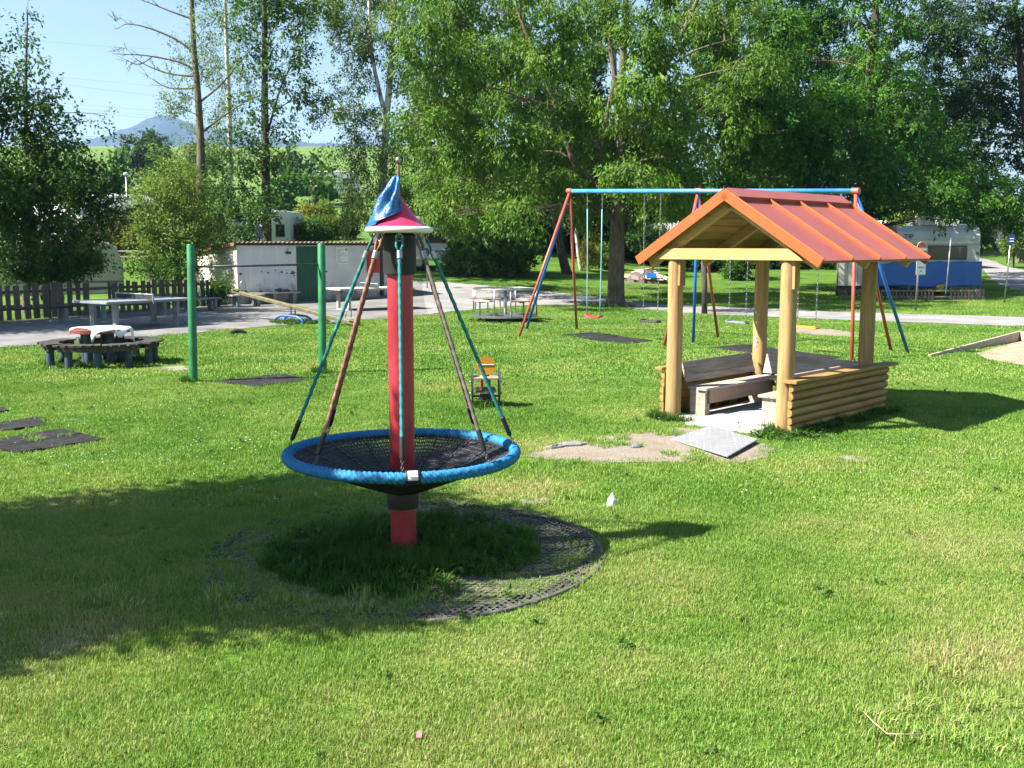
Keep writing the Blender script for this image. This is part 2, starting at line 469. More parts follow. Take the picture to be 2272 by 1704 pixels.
M['swing_blue'] = mat('blue_paint', (0.012, 0.125, 0.45), 0.4, var=0.12, scale=4, bmp=0.05, spec=0.5, wear=(0.22, 0.17, 0.14), wscale=9, wthr=(0.70, 0.73))
M['bar_blue'] = mat('light_blue_paint', (0.035, 0.22, 0.48), 0.4, col2=(0.09, 0.32, 0.55), scale=4, bmp=0.05, spec=0.5, wear=(0.27, 0.17, 0.10), wscale=8, wthr=(0.68, 0.71))
M['plastic_red'] = mat('red_plastic', (0.66, 0.035, 0.07), 0.35, var=0.06, bmp=0)
M['plastic_yellow'] = mat('yellow_plastic', (0.75, 0.33, 0.02), 0.4, var=0.06, bmp=0.03)
M['plastic_dark'] = mat('dark_grey_plastic', (0.045, 0.045, 0.05), 0.5, var=0.15, bmp=0.05)
M['plastic_grey'] = mat('grey_plastic', (0.20, 0.21, 0.215), 0.5, var=0.1, bmp=0.05)
M['rope_light'] = mat('pale_teal_rope', (0.20, 0.38, 0.40), 0.7, var=0.1, bmp=0.3, bscale=200)
M['orange_disc'] = mat('orange_painted_plywood', (0.42, 0.175, 0.010), 0.45, var=0.08, scale=4, bmp=0.08)
M['grey_ply'] = mat('weathered_plywood', (0.33, 0.22, 0.18), 0.75, col2=(0.46, 0.33, 0.28), scale=6, stretch=(6, 1, 1), bmp=0.2)
M['seesaw'] = mat('olive_painted_tube', (0.105, 0.098, 0.042), 0.5, col2=(0.175, 0.16, 0.072), scale=6, bmp=0.1, wear=(0.42, 0.39, 0.28), wscale=9, wthr=(0.66, 0.72))
M['redbrown'] = mat('red_brown_table_edge', (0.19, 0.05, 0.035), 0.6, var=0.15, scale=5)
M['navy_post'] = mat('dull_blue_painted_post', (0.022, 0.040, 0.062), 0.7, col2=(0.05, 0.078, 0.105), scale=5, bmp=0.2)
M['rubber_mat'] = mat('black_rubber_granulate', (0.017, 0.0165, 0.018), 0.95, col2=(0.036, 0.034, 0.035), scale=9, bmp=0.6, bscale=180, dist=0.004, spec=0.1, wear=(0.13, 0.105, 0.08), wscale=14, wthr=(0.665, 0.70))
M['honeycomb'] = mat('black_rubber_ring_mat', (0.05, 0.047, 0.045), 0.8, col2=(0.14, 0.13, 0.115), scale=9, bmp=0.2)
M['gravel'] = mat('fine_grit_and_sand', (0.165, 0.135, 0.10), 0.95, scale=55, col2=(0.32, 0.275, 0.22), bmp=0.9, bscale=120, dist=0.012, wear=(0.20, 0.155, 0.11), wscale=2.2, wthr=(0.48, 0.62), space='World')
M['sand'] = mat('play_sand', (0.25, 0.195, 0.13), 0.95, scale=4, col2=(0.33, 0.265, 0.185), bmp=0.9, bscale=14, dist=0.03, space='World')
M['road'] = mat('worn_pale_asphalt_with_grit', (0.17, 0.165, 0.16), 0.95, scale=0.8, col2=(0.27, 0.255, 0.245), bmp=0.6, bscale=60, dist=0.01, wear=(0.21, 0.185, 0.15), wscale=1.1, wthr=(0.58, 0.72), space='World')
M['yard'] = mat('grey_worn_asphalt', (0.115, 0.11, 0.11), 0.95, scale=0.9, col2=(0.20, 0.19, 0.18), bmp=0.6, bscale=60, dist=0.01, wear=(0.24, 0.205, 0.16), wscale=0.8, wthr=(0.56, 0.72), space='World')
M['stone'] = mat('white_limestone', (0.68, 0.65, 0.60), 0.8, var=0.08, scale=9, bmp=0.4, bscale=20)
M['glass'] = mat('dark_window_glass', (0.025, 0.03, 0.035), 0.08, var=0.1, bmp=0, spec=0.6)
M['plate_white'] = mat('white_label_plate', (0.75, 0.75, 0.73), 0.3, var=0.04, bmp=0)
M['chipwood'] = mat('sawn_scrap_wood', (0.50, 0.36, 0.21), 0.8, var=0.25, scale=4)
M['bark'] = mat('tree_bark', (0.085, 0.062, 0.042), 0.95, stretch=(6, 6, 1.1), scale=2.5, col2=(0.20, 0.155, 0.105), bmp=0.9, bscale=9, dist=0.04, wear=(0.17, 0.16, 0.06), wscale=1.8, wthr=(0.58, 0.72), space='World')
M['bark_dark'] = mat('dark_tree_bark', (0.040, 0.033, 0.026), 0.95, stretch=(6, 6, 1.1), scale=2.5, col2=(0.105, 0.085, 0.065), bmp=0.9, bscale=9, dist=0.04, space='World')
M['bark_limb'] = mat('lichened_limb_bark', (0.085, 0.064, 0.042), 0.95, stretch=(4, 4, 1.5), scale=2.5, col2=(0.20, 0.165, 0.11), bmp=0.7, bscale=9, dist=0.03, wear=(0.20, 0.115, 0.04), wscale=1.4, wthr=(0.63, 0.72), space='World')
M['bark_birch'] = mat('white_birch_bark', (0.42, 0.40, 0.37), 0.8, stretch=(3, 3, 1.0), scale=1.5, col2=(0.60, 0.58, 0.54), bmp=0.3, bscale=8, dist=0.02, wear=(0.05, 0.043, 0.038), wscale=2.6, wthr=(0.56, 0.62), space='World')
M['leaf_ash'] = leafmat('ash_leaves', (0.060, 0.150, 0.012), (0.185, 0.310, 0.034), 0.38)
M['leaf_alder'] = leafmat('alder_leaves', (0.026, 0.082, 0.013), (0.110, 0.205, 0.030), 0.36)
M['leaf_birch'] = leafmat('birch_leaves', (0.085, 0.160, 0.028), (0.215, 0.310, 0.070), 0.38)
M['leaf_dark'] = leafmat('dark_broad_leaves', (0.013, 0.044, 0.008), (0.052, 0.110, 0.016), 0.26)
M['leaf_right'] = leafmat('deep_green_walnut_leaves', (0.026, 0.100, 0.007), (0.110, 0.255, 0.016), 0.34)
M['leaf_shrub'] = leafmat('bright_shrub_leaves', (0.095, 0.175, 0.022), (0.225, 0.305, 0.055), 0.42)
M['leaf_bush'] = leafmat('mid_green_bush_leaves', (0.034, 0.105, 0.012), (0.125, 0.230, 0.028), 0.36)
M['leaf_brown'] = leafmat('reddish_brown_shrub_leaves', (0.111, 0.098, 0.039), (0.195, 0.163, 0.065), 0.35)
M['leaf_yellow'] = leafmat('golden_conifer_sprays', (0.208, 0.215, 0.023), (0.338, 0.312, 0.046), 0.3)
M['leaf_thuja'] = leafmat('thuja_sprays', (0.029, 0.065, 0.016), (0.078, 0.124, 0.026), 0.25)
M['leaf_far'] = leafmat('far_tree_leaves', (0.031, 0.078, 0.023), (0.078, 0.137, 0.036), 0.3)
M['weed'] = leafmat('broad_weed_leaves', (0.055, 0.140, 0.024), (0.120, 0.220, 0.040), 0.42)
M['tall_grass'] = leafmat('long_grass_blades', (0.038, 0.120, 0.014), (0.110, 0.220, 0.028), 0.35)
M['caravan_shaded'] = mat('shade_toned_caravan_skin', (0.36, 0.38, 0.37), 0.4, var=0.08, scale=1.2, bmp=0.04, wear=(0.28, 0.29, 0.27), wscale=1.5, wthr=(0.55, 0.75))  # white skin copied darker, so the shade on the caravan sits in its colour
M['net_mesh'] = mat('dark_net_mesh', (0.05, 0.055, 0.06), 0.95, var=0.2, bmp=0, spec=0.03)
def plastermat():
    m = M['plaster']; nt = m.node_tree; bs = nt.nodes['Principled BSDF']
    old = bs.inputs['Base Color'].links[0].from_socket
    src = coords(nt, (1.6, 1.6, 1.0)); sep = nd(nt, 'ShaderNodeSeparateXYZ'); nt.links.new(coords(nt), sep.inputs[0])
    n = noise(nt, src, 2.4, 8, 0.7)                      # splash of mould and dirt up the foot of the wall, in ragged tongues
    md = nd(nt, 'ShaderNodeMath', operation='MULTIPLY_ADD'); nt.links.new(sep.outputs[2], md.inputs[0]); md.inputs[1].default_value = -0.42; nt.links.new(n, md.inputs[2])
    k = ramp(nt, md.outputs[0], [(0.22, (0, 0, 0)), (0.42, (0.85, 0.85, 0.85))]).outputs[0]
    c = mixc(nt, k, old, (0.17, 0.165, 0.14))
    st = noise(nt, coords(nt, (5, 5, 0.35)), 1.6, 6, 0.6)
    c = mixc(nt, ramp(nt, st, [(0.55, (0, 0, 0)), (0.75, (0.45, 0.45, 0.45))]).outputs[0], c, (0.34, 0.33, 0.30))
    nt.links.new(c, bs.inputs['Base Color'])
plastermat()
M['daisy'] = mat('daisy_petals', (0.75, 0.75, 0.72), 0.7, var=0.04, bmp=0)
M['mountain'] = mat('wooded_mountain', (0.009, 0.014, 0.012), 0.95, scale=0.006, col2=(0.026, 0.034, 0.026), bmp=0, space='World')

# ---------------------------------------------------------------- the setting: ground, roads, field hill, mountain
def axis(*segs):
    out = []
    for a, b, s in segs:
        n = max(1, int(round(abs(b - a) / s)))
        out += list(np.linspace(a, b, n, endpoint=False))
    out.append(segs[-1][1])
    return np.array(out)

xs = axis((-6000, -1000, 500), (-1000, -200, 40), (-200, -40, 8), (-40, 40, 1.0), (40, 200, 8), (200, 1000, 40), (1000, 6000, 500))
ys = axis((-200, -10, 40), (-10, 36, 4), (36, 60, 0.5), (60, 120, 2), (120, 460, 10), (460, 800, 40), (800, 7000, 400))
GX, GY = np.meshgrid(xs, ys)
GZ = terrain(GX, GY)
nx, ny = len(xs), len(ys)
V = np.stack([GX, GY, GZ], -1).reshape(-1, 3)
ii, jj = np.meshgrid(np.arange(nx - 1), np.arange(ny - 1))
a = (jj * nx + ii).ravel()
F = np.stack([a, a + 1, a + nx + 1, a + nx], -1)
me = bigmesh('ground', V, F, M['ground'], smooth=True)
o = bpy.data.objects.new('ground', me); link(o); struct(o)

def strip(name, low, up, mat_, dz, nc=10, sub=14, wob=0.12, seed=1):
    rg = random.Random(seed)
    low = [Vector(p) for p in low]; up = [Vector(p) for p in up]
    mb = MB(); rows = []
    def cr(P, i, t):
        p0, p1, p2, p3 = P[max(i - 1, 0)], P[i], P[i + 1], P[min(i + 2, len(P) - 1)]
        return 0.5 * ((2 * p1) + (p2 - p0) * t + (2 * p0 - 5 * p1 + 4 * p2 - p3) * t * t + (3 * p1 - p0 - 3 * p2 + p3) * t ** 3)
    for i in range(len(low) - 1):
        for k in range(sub + (1 if i == len(low) - 2 else 0)):
            t = k / sub
            l = cr(low, i, t); u = cr(up, i, t)
            d = (u - l).normalized()
            l = l + d * rg.uniform(-wob, wob); u = u + d * rg.uniform(-wob, wob)
            rows.append([l + (u - l) * (c / nc) for c in range(nc + 1)])
    vs = [(p.x, p.y, tz(p.x, p.y) + dz) for r_ in rows for p in r_]
    fs = [(i * (nc + 1) + c, (i + 1) * (nc + 1) + c, (i + 1) * (nc + 1) + c + 1, i * (nc + 1) + c + 1) for i in range(len(rows) - 1) for c in range(nc)]
    mb.add(vs, fs)
    o = obj(name, mb, mat_)
    return struct(o)

LOWS = [(-200, 790), (0, 772), (95, 765), (298, 750), (418, 740), (600, 724), (698, 718), (793, 711), (869, 705), (950, 698), (1045, 688), (1194, 677), (1346, 680), (1514, 695), (1677, 702), (1879, 711), (2272, 725), (2700, 740)]
LOW = [gnd(*p) for p in LOWS]
UPW = [Vector((-18, 24, 0)), Vector((-15.8, 28.2, 0)), Vector((-15, 29.8, 0)), Vector((-13.4, 33, 0)), Vector((-11.9, 36.5, 0)), Vector((-9.7, 40.5, 0)), Vector((-8, 42, 0)), Vector((-6, 44, 0)), Vector((-4.6, 47.5, 0))]
UPR = [gnd(*p) for p in [(935, 624), (1031, 630), (1194, 645), (1330, 660), (1518, 678), (1670, 683), (1880, 693), (2272, 704), (2700, 716)]]
strip('paved_yard', LOW[:10], UPW + [UPR[0]], M['yard'], 0.010, seed=3)
strip('road', LOW[9:], UPR, M['road'], 0.014, nc=6, seed=4)
BL = [gnd(*p) for p in [(2160, 573), (2171, 588), (2206, 624), (2234, 637), (2272, 656), (2420, 715)]]
BR = [gnd(*p) for p in [(2172, 572), (2204, 580), (2234, 592), (2272, 600), (2330, 615), (2560, 660)]]
strip('side_road', BL, BR, M['road'], 0.02, nc=6, seed=5)
LOWX = np.array([p.x for p in LOW]); LOWY = np.array([p.y for p in LOW])
UPX = np.array([p.x for p in UPR]); UPY = np.array([p.y for p in UPR])

# mountain far behind the fields
def mountain():
    rg = np.random.default_rng(5)
    Y0 = 3600.0
    prof = [(-200, 330), (60, 322), (150, 312), (205, 300), (240, 290), (262, 279), (285, 274), (300, 268), (322, 256), (345, 249), (372, 251), (400, 262), (440, 274), (480, 281), (520, 292), (580, 300), (640, 306), (760, 312), (1000, 315), (1400, 330)]
    px = np.array([atv(x, y, Y0).x for x, y in prof]); pz = np.array([atv(x, y, Y0).z for x, y in prof])
    X = np.linspace(px[0], px[-1], 420); ridge = np.interp(X, px, pz)
    ridge = ridge + np.convolve(rg.normal(0, 4, len(X)), np.ones(5) / 5, 'same')
    n = 26
    rows = []
    for k in range(n + 1):
        t = k / n                      # 0 foot in front, 0.5 ridge, 1 foot behind
        h = 1 - abs(2 * t - 1)
        fold = 0.10 * np.sin(X / 55 + 2.2 * np.sin(X / 170)) + 0.07 * np.sin(X / 23 + 1)
        z = 20 + (ridge - 20) * np.clip(h ** 1.25 * (1 + fold * (1 - h) * 3), 0, 1.0 if k != n // 2 else 1.0)
        rows.append(np.stack([X, np.full_like(X, Y0 - 900 + 1800 * t), z], -1))
    V = np.concatenate(rows); m = len(X)
    ii, jj = np.meshgrid(np.arange(m - 1), np.arange(n)); a = (jj * m + ii).ravel()
    me = bigmesh('mountain', V, np.stack([a, a + 1, a + m + 1, a + m], -1), M['mountain'], smooth=True)
    o = bpy.data.objects.new('mountain', me); link(o); struct(o)
mountain()

# ---------------------------------------------------------------- rope spinner
SPIN = gnd(896, 1226)
def spinner():
    t = thing('net_spinner', 'rope spinner with red pole, pink cone cap and blue rope ring', 'playground spinner', SPIN)
    mb = MB(); mb.lathe([(0.092, -0.1), (0.092, 0.36), (0.09, 0.40), (0.09, 2.06)], 32)
    obj('pole', mb, M['red_pole'], t, 'auto')
    mb = MB(); mb.lathe([(0.094, 0.55), (0.0935, 0.63)], 32, caps=False)
    obj('scuffed_band', mb, M['steel_dark'], t, True)
    mb = MB(); mb.lathe([(0.098, 2.00), (0.114, 2.005), (0.116, 2.03), (0.116, 2.27), (0.10, 2.285)], 32)
    obj('sleeve', mb, M['black_rubber'], t, 'auto')
    mb = MB(); mb.lathe([(0.095, 0.335), (0.112, 0.34), (0.115, 0.40), (0.118, 0.44), (0.10, 0.47)], 32)
    obj('hub', mb, M['black_rubber'], t, 'auto')
    # cap: flared cone and rolled rim
    prof = [(0.215, 2.325), (0.185, 2.335), (0.15, 2.362), (0.115, 2.40), (0.08, 2.445), (0.045, 2.49), (0.02, 2.52), (0.012, 2.53)]
    mb = MB(); mb.lathe(prof, 40)
    cap = obj('cap', mb, M['pink_cone'], t, True)
    mb = MB(); mb.lathe([(0.05, 2.286), (0.20, 2.285), (0.228, 2.29), (0.238, 2.305), (0.232, 2.322), (0.21, 2.330)], 40)
    obj('rim', mb, M['white_rim'], cap, True)
    mb = MB(); mb.cyl((0, 0, 2.5), (0, 0, 2.765), 0.010, 0.010, 10)
    rod = obj('rod', mb, M['rust'], t, True)
    mb = MB(); mb.lathe([(0.004, 2.76), (0.018, 2.768), (0.022, 2.783), (0.016, 2.799), (0.004, 2.805)], 14)
    obj('knob', mb, M['steel'], rod, True)
    # rope ring: braided strands as relief on a torus
    RZ, RR, r0 = 0.735, 0.806, 0.0385
    NU, NV = 1440, 16
    V = []; 
    for i in range(NU):
        u = 2 * PI * i / NU
        for k in range(NV):
            v = 2 * PI * k / NV
            w = 144 * u
            a_ = abs(math.sin((w + 4 * v) / 2)) ** 0.6
            b_ = 0.5 + 0.5 * math.cos(4 * v - w * 0.5)
            r_ = r0 * (0.68 + 0.34 * a_ + 0.07 * b_)
            V.append(((RR + r_ * math.cos(v)) * math.cos(u), (RR + r_ * math.cos(v)) * math.sin(u), RZ + r_ * math.sin(v) + 0.006 * math.sin(2 * u + 0.6)))
    V = np.array(V); ii, kk = np.meshgrid(np.arange(NU), np.arange(NV), indexing='ij')
    F = np.stack([ii * NV + kk, ((ii + 1) % NU) * NV + kk, ((ii + 1) % NU) * NV + (kk + 1) % NV, ii * NV + (kk + 1) % NV], -1).reshape(-1, 4)
    me = bigmesh('rope_ring', V, F, M['rope_blue'], smooth=True)
    ring = bpy.data.objects.new('rope_ring', me); link(ring, t)
    # maker's plate on the front of the ring
    am = R(-90 + 10.5)
    c0 = Vector((math.cos(am), math.sin(am), 0))
    mb = MB()
    pts = [Vector((RR * math.cos(am + d), RR * math.sin(am + d), RZ)) for d in np.linspace(-0.058, 0.058, 7)]
    mb.tube(pts, 0.0445, 18)
    band = obj('clamp_band', mb, M['black_rubber'], ring, True)
    mb = MB()
    vs = []
    for d in np.linspace(-0.038, 0.038, 7):
        for v in np.linspace(-0.25, 1.35, 7):
            q = RR + 0.0455 * math.cos(v)
            vs.append((q * math.cos(am + d), q * math.sin(am + d), RZ + 0.0455 * math.sin(v)))
    mb.add(vs, [(i * 7 + k, (i + 1) * 7 + k, (i + 1) * 7 + k + 1, i * 7 + k + 1) for i in range(6) for k in range(6)])
    obj('label_plate', mb, M['plate_white'], band, True)
    mb = MB()
    for (d0, d1, v0, v1) in [(-0.004, 0.008, 0.52, 0.66), (-0.02, 0.034, 0.16, 0.24), (-0.01, 0.034, -0.06, 0.02), (0.026, 0.033, 0.5, 0.8)]:
        vs = [((RR + 0.0462 * math.cos(v)) * math.cos(am + d), (RR + 0.0462 * math.cos(v)) * math.sin(am + d), RZ + 0.0462 * math.sin(v)) for d, v in ((d0, v0), (d1, v0), (d1, v1), (d0, v1))]
        mb.add(vs, [(0, 1, 2, 3)])
    obj('label_print', mb, M['black'], band)
    # net: a shallow funnel of cords
    def netz(r): 
        q = (r - 0.115) / (0.77 - 0.115)
        return 0.455 + (0.722 - 0.455) * (0.92 * q + 0.08 * q * q)
    mb = MB()
    NR = 150
    rs = np.linspace(0.115, 0.768, 9)
    for i in range(NR):
        a0 = 2 * PI * i / NR; tw = 0.10
        mb.tube([(r * math.cos(a0 + tw * (r - 0.115)), r * math.sin(a0 + tw * (r - 0.115)), netz(r)) for r in rs], 0.0054, 5, caps=False)
    rs2 = np.linspace(0.33, 0.768, 6)
    for i in range(NR):
        a0 = 2 * PI * (i + 0.5) / NR
        mb.tube([(r * math.cos(a0 + tw * (r - 0.115)), r * math.sin(a0 + tw * (r - 0.115)), netz(r) - 0.003) for r in rs2], 0.0054, 4, caps=False)
    for j, r in enumerate(np.linspace(0.15, 0.768, 15)):
        n = 64
        mb.tube([(r * math.cos(2 * PI * k / n), r * math.sin(2 * PI * k / n), netz(r) + 0.004 * math.sin(k * 2.4)) for k in range(n)], 0.0055, 5, closed=True)
    net = obj('net', mb, M['net'], t, True)
    mb = MB()
    for i in range(24):
        a0 = 2 * PI * (i + 0.5) / 24
        mb.cyl((0.765 * math.cos(a0), 0.765 * math.sin(a0), 0.720), (0.80 * math.cos(a0), 0.80 * math.sin(a0), 0.740), 0.006, 0.006, 6)
    obj('lashing', mb, M['net'], net, True)['kind'] = 'stuff'
    mb = MB()
    for i in range(16):                                  # chain rays lying on the net
        a0 = 2 * PI * (i + 0.3) / 16
        for k in range(22):
            r = 0.13 + k * 0.029
            c = Vector((r * math.cos(a0), r * math.sin(a0), netz(r) + 0.010))
            ax = Vector((math.cos(a0), math.sin(a0), 0.3)).normalized(); sd = Vector((-math.sin(a0), math.cos(a0), 0))
            mb.obox(c, ax * 0.011, (sd if k % 2 else Vector((0, 0, 1))) * 0.006, (Vector((0, 0, 1)) if k % 2 else sd) * 0.0025)
    ch = obj('chain_rays', mb, M['steel_dark'], net); ch['kind'] = 'stuff'
    # eight suspension ropes
    for i in range(8):
        a0 = R(45 * i + 6)
        ca, sa = math.cos(a0), math.sin(a0)
        top = Vector((0.185 * ca, 0.185 * sa, 2.255)); bot = Vector((RR * ca, RR * sa, RZ + 0.03))
        d = (bot - top); L = d.length; d.normalize()
        p0 = top + d * 0.11; p1 = bot - d * 0.20
        m_ = M['rope_teal'] if i % 2 == 0 else (M['rope_brown'] if i in (3, 5) else M['rope_grey'])
        n = 150
        mb = MB(); mb.tube([p0 + (p1 - p0) * (k / n) for k in range(n + 1)], 0.0125, 12, lobes=3, lamp=0.16, pitch=0.075)
        rp = obj('rope', mb, m_, t, True)
        mb = MB(); mb.tube([p0 - d * 0.012, p0 - d * 0.01, p0 + d * 0.045, p0 + d * 0.047], [0.012, 0.0195, 0.0195, 0.013], 16)
        obj('ferrule', mb, M['steel'], rp, 'auto')
        sd = Vector((-sa, ca, 0))
        mb = MB(); mb.tube([p0 - d * 0.0 + sd * 0.004, p0 - d * 0.05 + sd * 0.022, p0 - d * 0.10 + sd * 0.02, top + sd * 0.0 - d * 0.012, p0 - d * 0.10 - sd * 0.02, p0 - d * 0.05 - sd * 0.022, p0 - sd * 0.004], 0.0085, 8)
        obj('eye_loop', mb, m_, rp, True)
        mb = MB(); mb.torus(top - d * 0.0, 0.024, 0.0045, 18, 7, axis=Vector((ca, sa, 0)))
        mb.torus(top + Vector((0, 0, 0.026)), 0.018, 0.005, 16, 7, axis=sd)
        obj('shackle', mb, M['steel'], rp, True)
        mb = MB(); mb.tube([p1 - d * 0.035, p1 - d * 0.03, p1 + d * 0.10, p1 + d * 0.12], [0.012, 0.0175, 0.0175, 0.008], 14)
        obj('splice_sleeve', mb, M['black_rubber'], rp, 'auto')
        mb = MB()
        for k in range(4):
            c = p1 + d * (0.127 + k * 0.021)
            mb.torus(c, 0.0095, 0.0033, 10, 5, axis=(sd if k % 2 else sd.cross(d)))
        obj('chain', mb, M['steel_dark'], rp, True)
    return t
spinner()

# blue rag tied to the rod above the cap
def rag():
    rg = random.Random(4)
    o_ = SPIN
    n, m = 46, 30
    vs = []
    for j in range(m + 1):
        s = j / m                                         # down the cloth
        a0, a1 = R(120), R(282 + 6 * s)
        rad_top = 0.016
        for i in range(n + 1):
            u = i / n
            a_ = a0 + (a1 - a0) * u
            if s < 0.80:
                q = s / 0.80
                bow = 0.012 * math.sin(PI * q)
                low = 0.235 if u < 0.30 else 0.235 - (u - 0.30) / 0.70 * 0.145    # hem rises on the right
                r_ = rad_top + (low - rad_top) * q ** 1.12 + bow
                zb = 2.315 + (0.235 - low) * 0.98
                z = 2.675 - (2.675 - zb) * q
            else:
                q = (s - 0.80) / 0.20
                low = 0.235 if u < 0.30 else 0.235 - (u - 0.30) / 0.70 * 0.145
                r_ = low + 0.004 * q
                z = 2.315 + (0.235 - low) * 0.98 - 0.03 * q * (1 if u < 0.6 else 0.5)
            fold = (0.020 * math.sin(7 * PI * u + 3.5 * s) + 0.010 * math.sin(19 * u + 9 * s) + 0.006 * math.sin(41 * u - 13 * s)) * (0.25 + 0.75 * math.sin(PI * min(s / 0.85, 1)))
            r_ = max(r_ + fold + 0.010, 0.014)
            cone = 2.335 + (0.185 - min(r_, 0.19)) * 1.05
            z = max(z, min(cone, 2.50) + 0.006) if r_ < 0.2 else max(z, 2.30)
            vs.append((o_.x + r_ * math.cos(a_), o_.y + r_ * math.sin(a_), o_.z + z))
    mb = MB(); mb.add(vs, [(j * (n + 1) + i, j * (n + 1) + i + 1, (j + 1) * (n + 1) + i + 1, (j + 1) * (n + 1) + i) for j in range(m) for i in range(n)])
    o = obj('blue_rag', mb, M['blue_cloth'], None, True)
    s = o.modifiers.new('thickness', 'SOLIDIFY'); s.thickness = 0.003
    tag(o, 'crumpled blue cloth tied to the rod and draped over the pink cone cap', 'cloth')
rag()

# honeycomb rubber mat under the spinner
def ringmat():
    rg = random.Random(8)
    mb = MB()
    c = 0.027; h = 0.014
    dx, dy = c * math.sqrt(3), c * 1.5
    edges = {}
    for j in range(-56, 57):
        for i in range(-56, 57):
            cx_, cy_ = dx * (i + 0.5 * (j % 2)), dy * j
            r_ = math.hypot(cx_, cy_)
            lim = 1.40 + 0.03 * math.sin(5 * math.atan2(cy_, cx_))
            if not (0.55 < r_ < lim): continue
            P = [(cx_ + c * math.cos(R(60 * k + 30)), cy_ + c * math.sin(R(60 * k + 30))) for k in range(6)]
            for k in range(6):
                p, q = P[k], P[(k + 1) % 6]
                key = tuple(sorted(((round(p[0], 3), round(p[1], 3)), (round(q[0], 3), round(q[1], 3)))))
                edges[key] = 1
    for p, q in edges:
        if rg.random() < (0.25 if p[0] > 0.15 else 0.72): continue
        m_ = math.hypot((p[0] + q[0]) / 2, (p[1] + q[1]) / 2)
        z = SPIN.z + 0.008 + (0.010 if m_ > 1.3 else 0)
        mb.bar((p[0], p[1], z), (q[0], q[1], z), 0.009, h)
    t = thing('rubber_ring_mat', 'round black honeycomb rubber mat around the foot of the spinner', 'rubber mat', SPIN)
    o = obj('honeycomb', mb, M['honeycomb'], t); o['kind'] = 'stuff'
    mb = MB(); mb.tube([(1.43 * math.cos(R(x)), 1.43 * math.sin(R(x)), 0.012 + 0.006 * math.sin(x * .11)) for x in range(-78, 62, 4)], 0.015, 8)
    obj('edge', mb, M['honeycomb'], t, True)
    mb = MB(); mb.lathe([(0.02, 0.010), (1.43, 0.010)], 60, caps=False)
    obj('grit_bed', mb, mat('grit_bed_with_moss', (0.13, 0.11, 0.075), 0.95, scale=2.2, col2=(0.20, 0.17, 0.125), bmp=0.8, bscale=90, dist=0.01, wear=(0.10, 0.135, 0.03), wscale=2.6, wthr=(0.42, 0.56)), t)
ringmat()

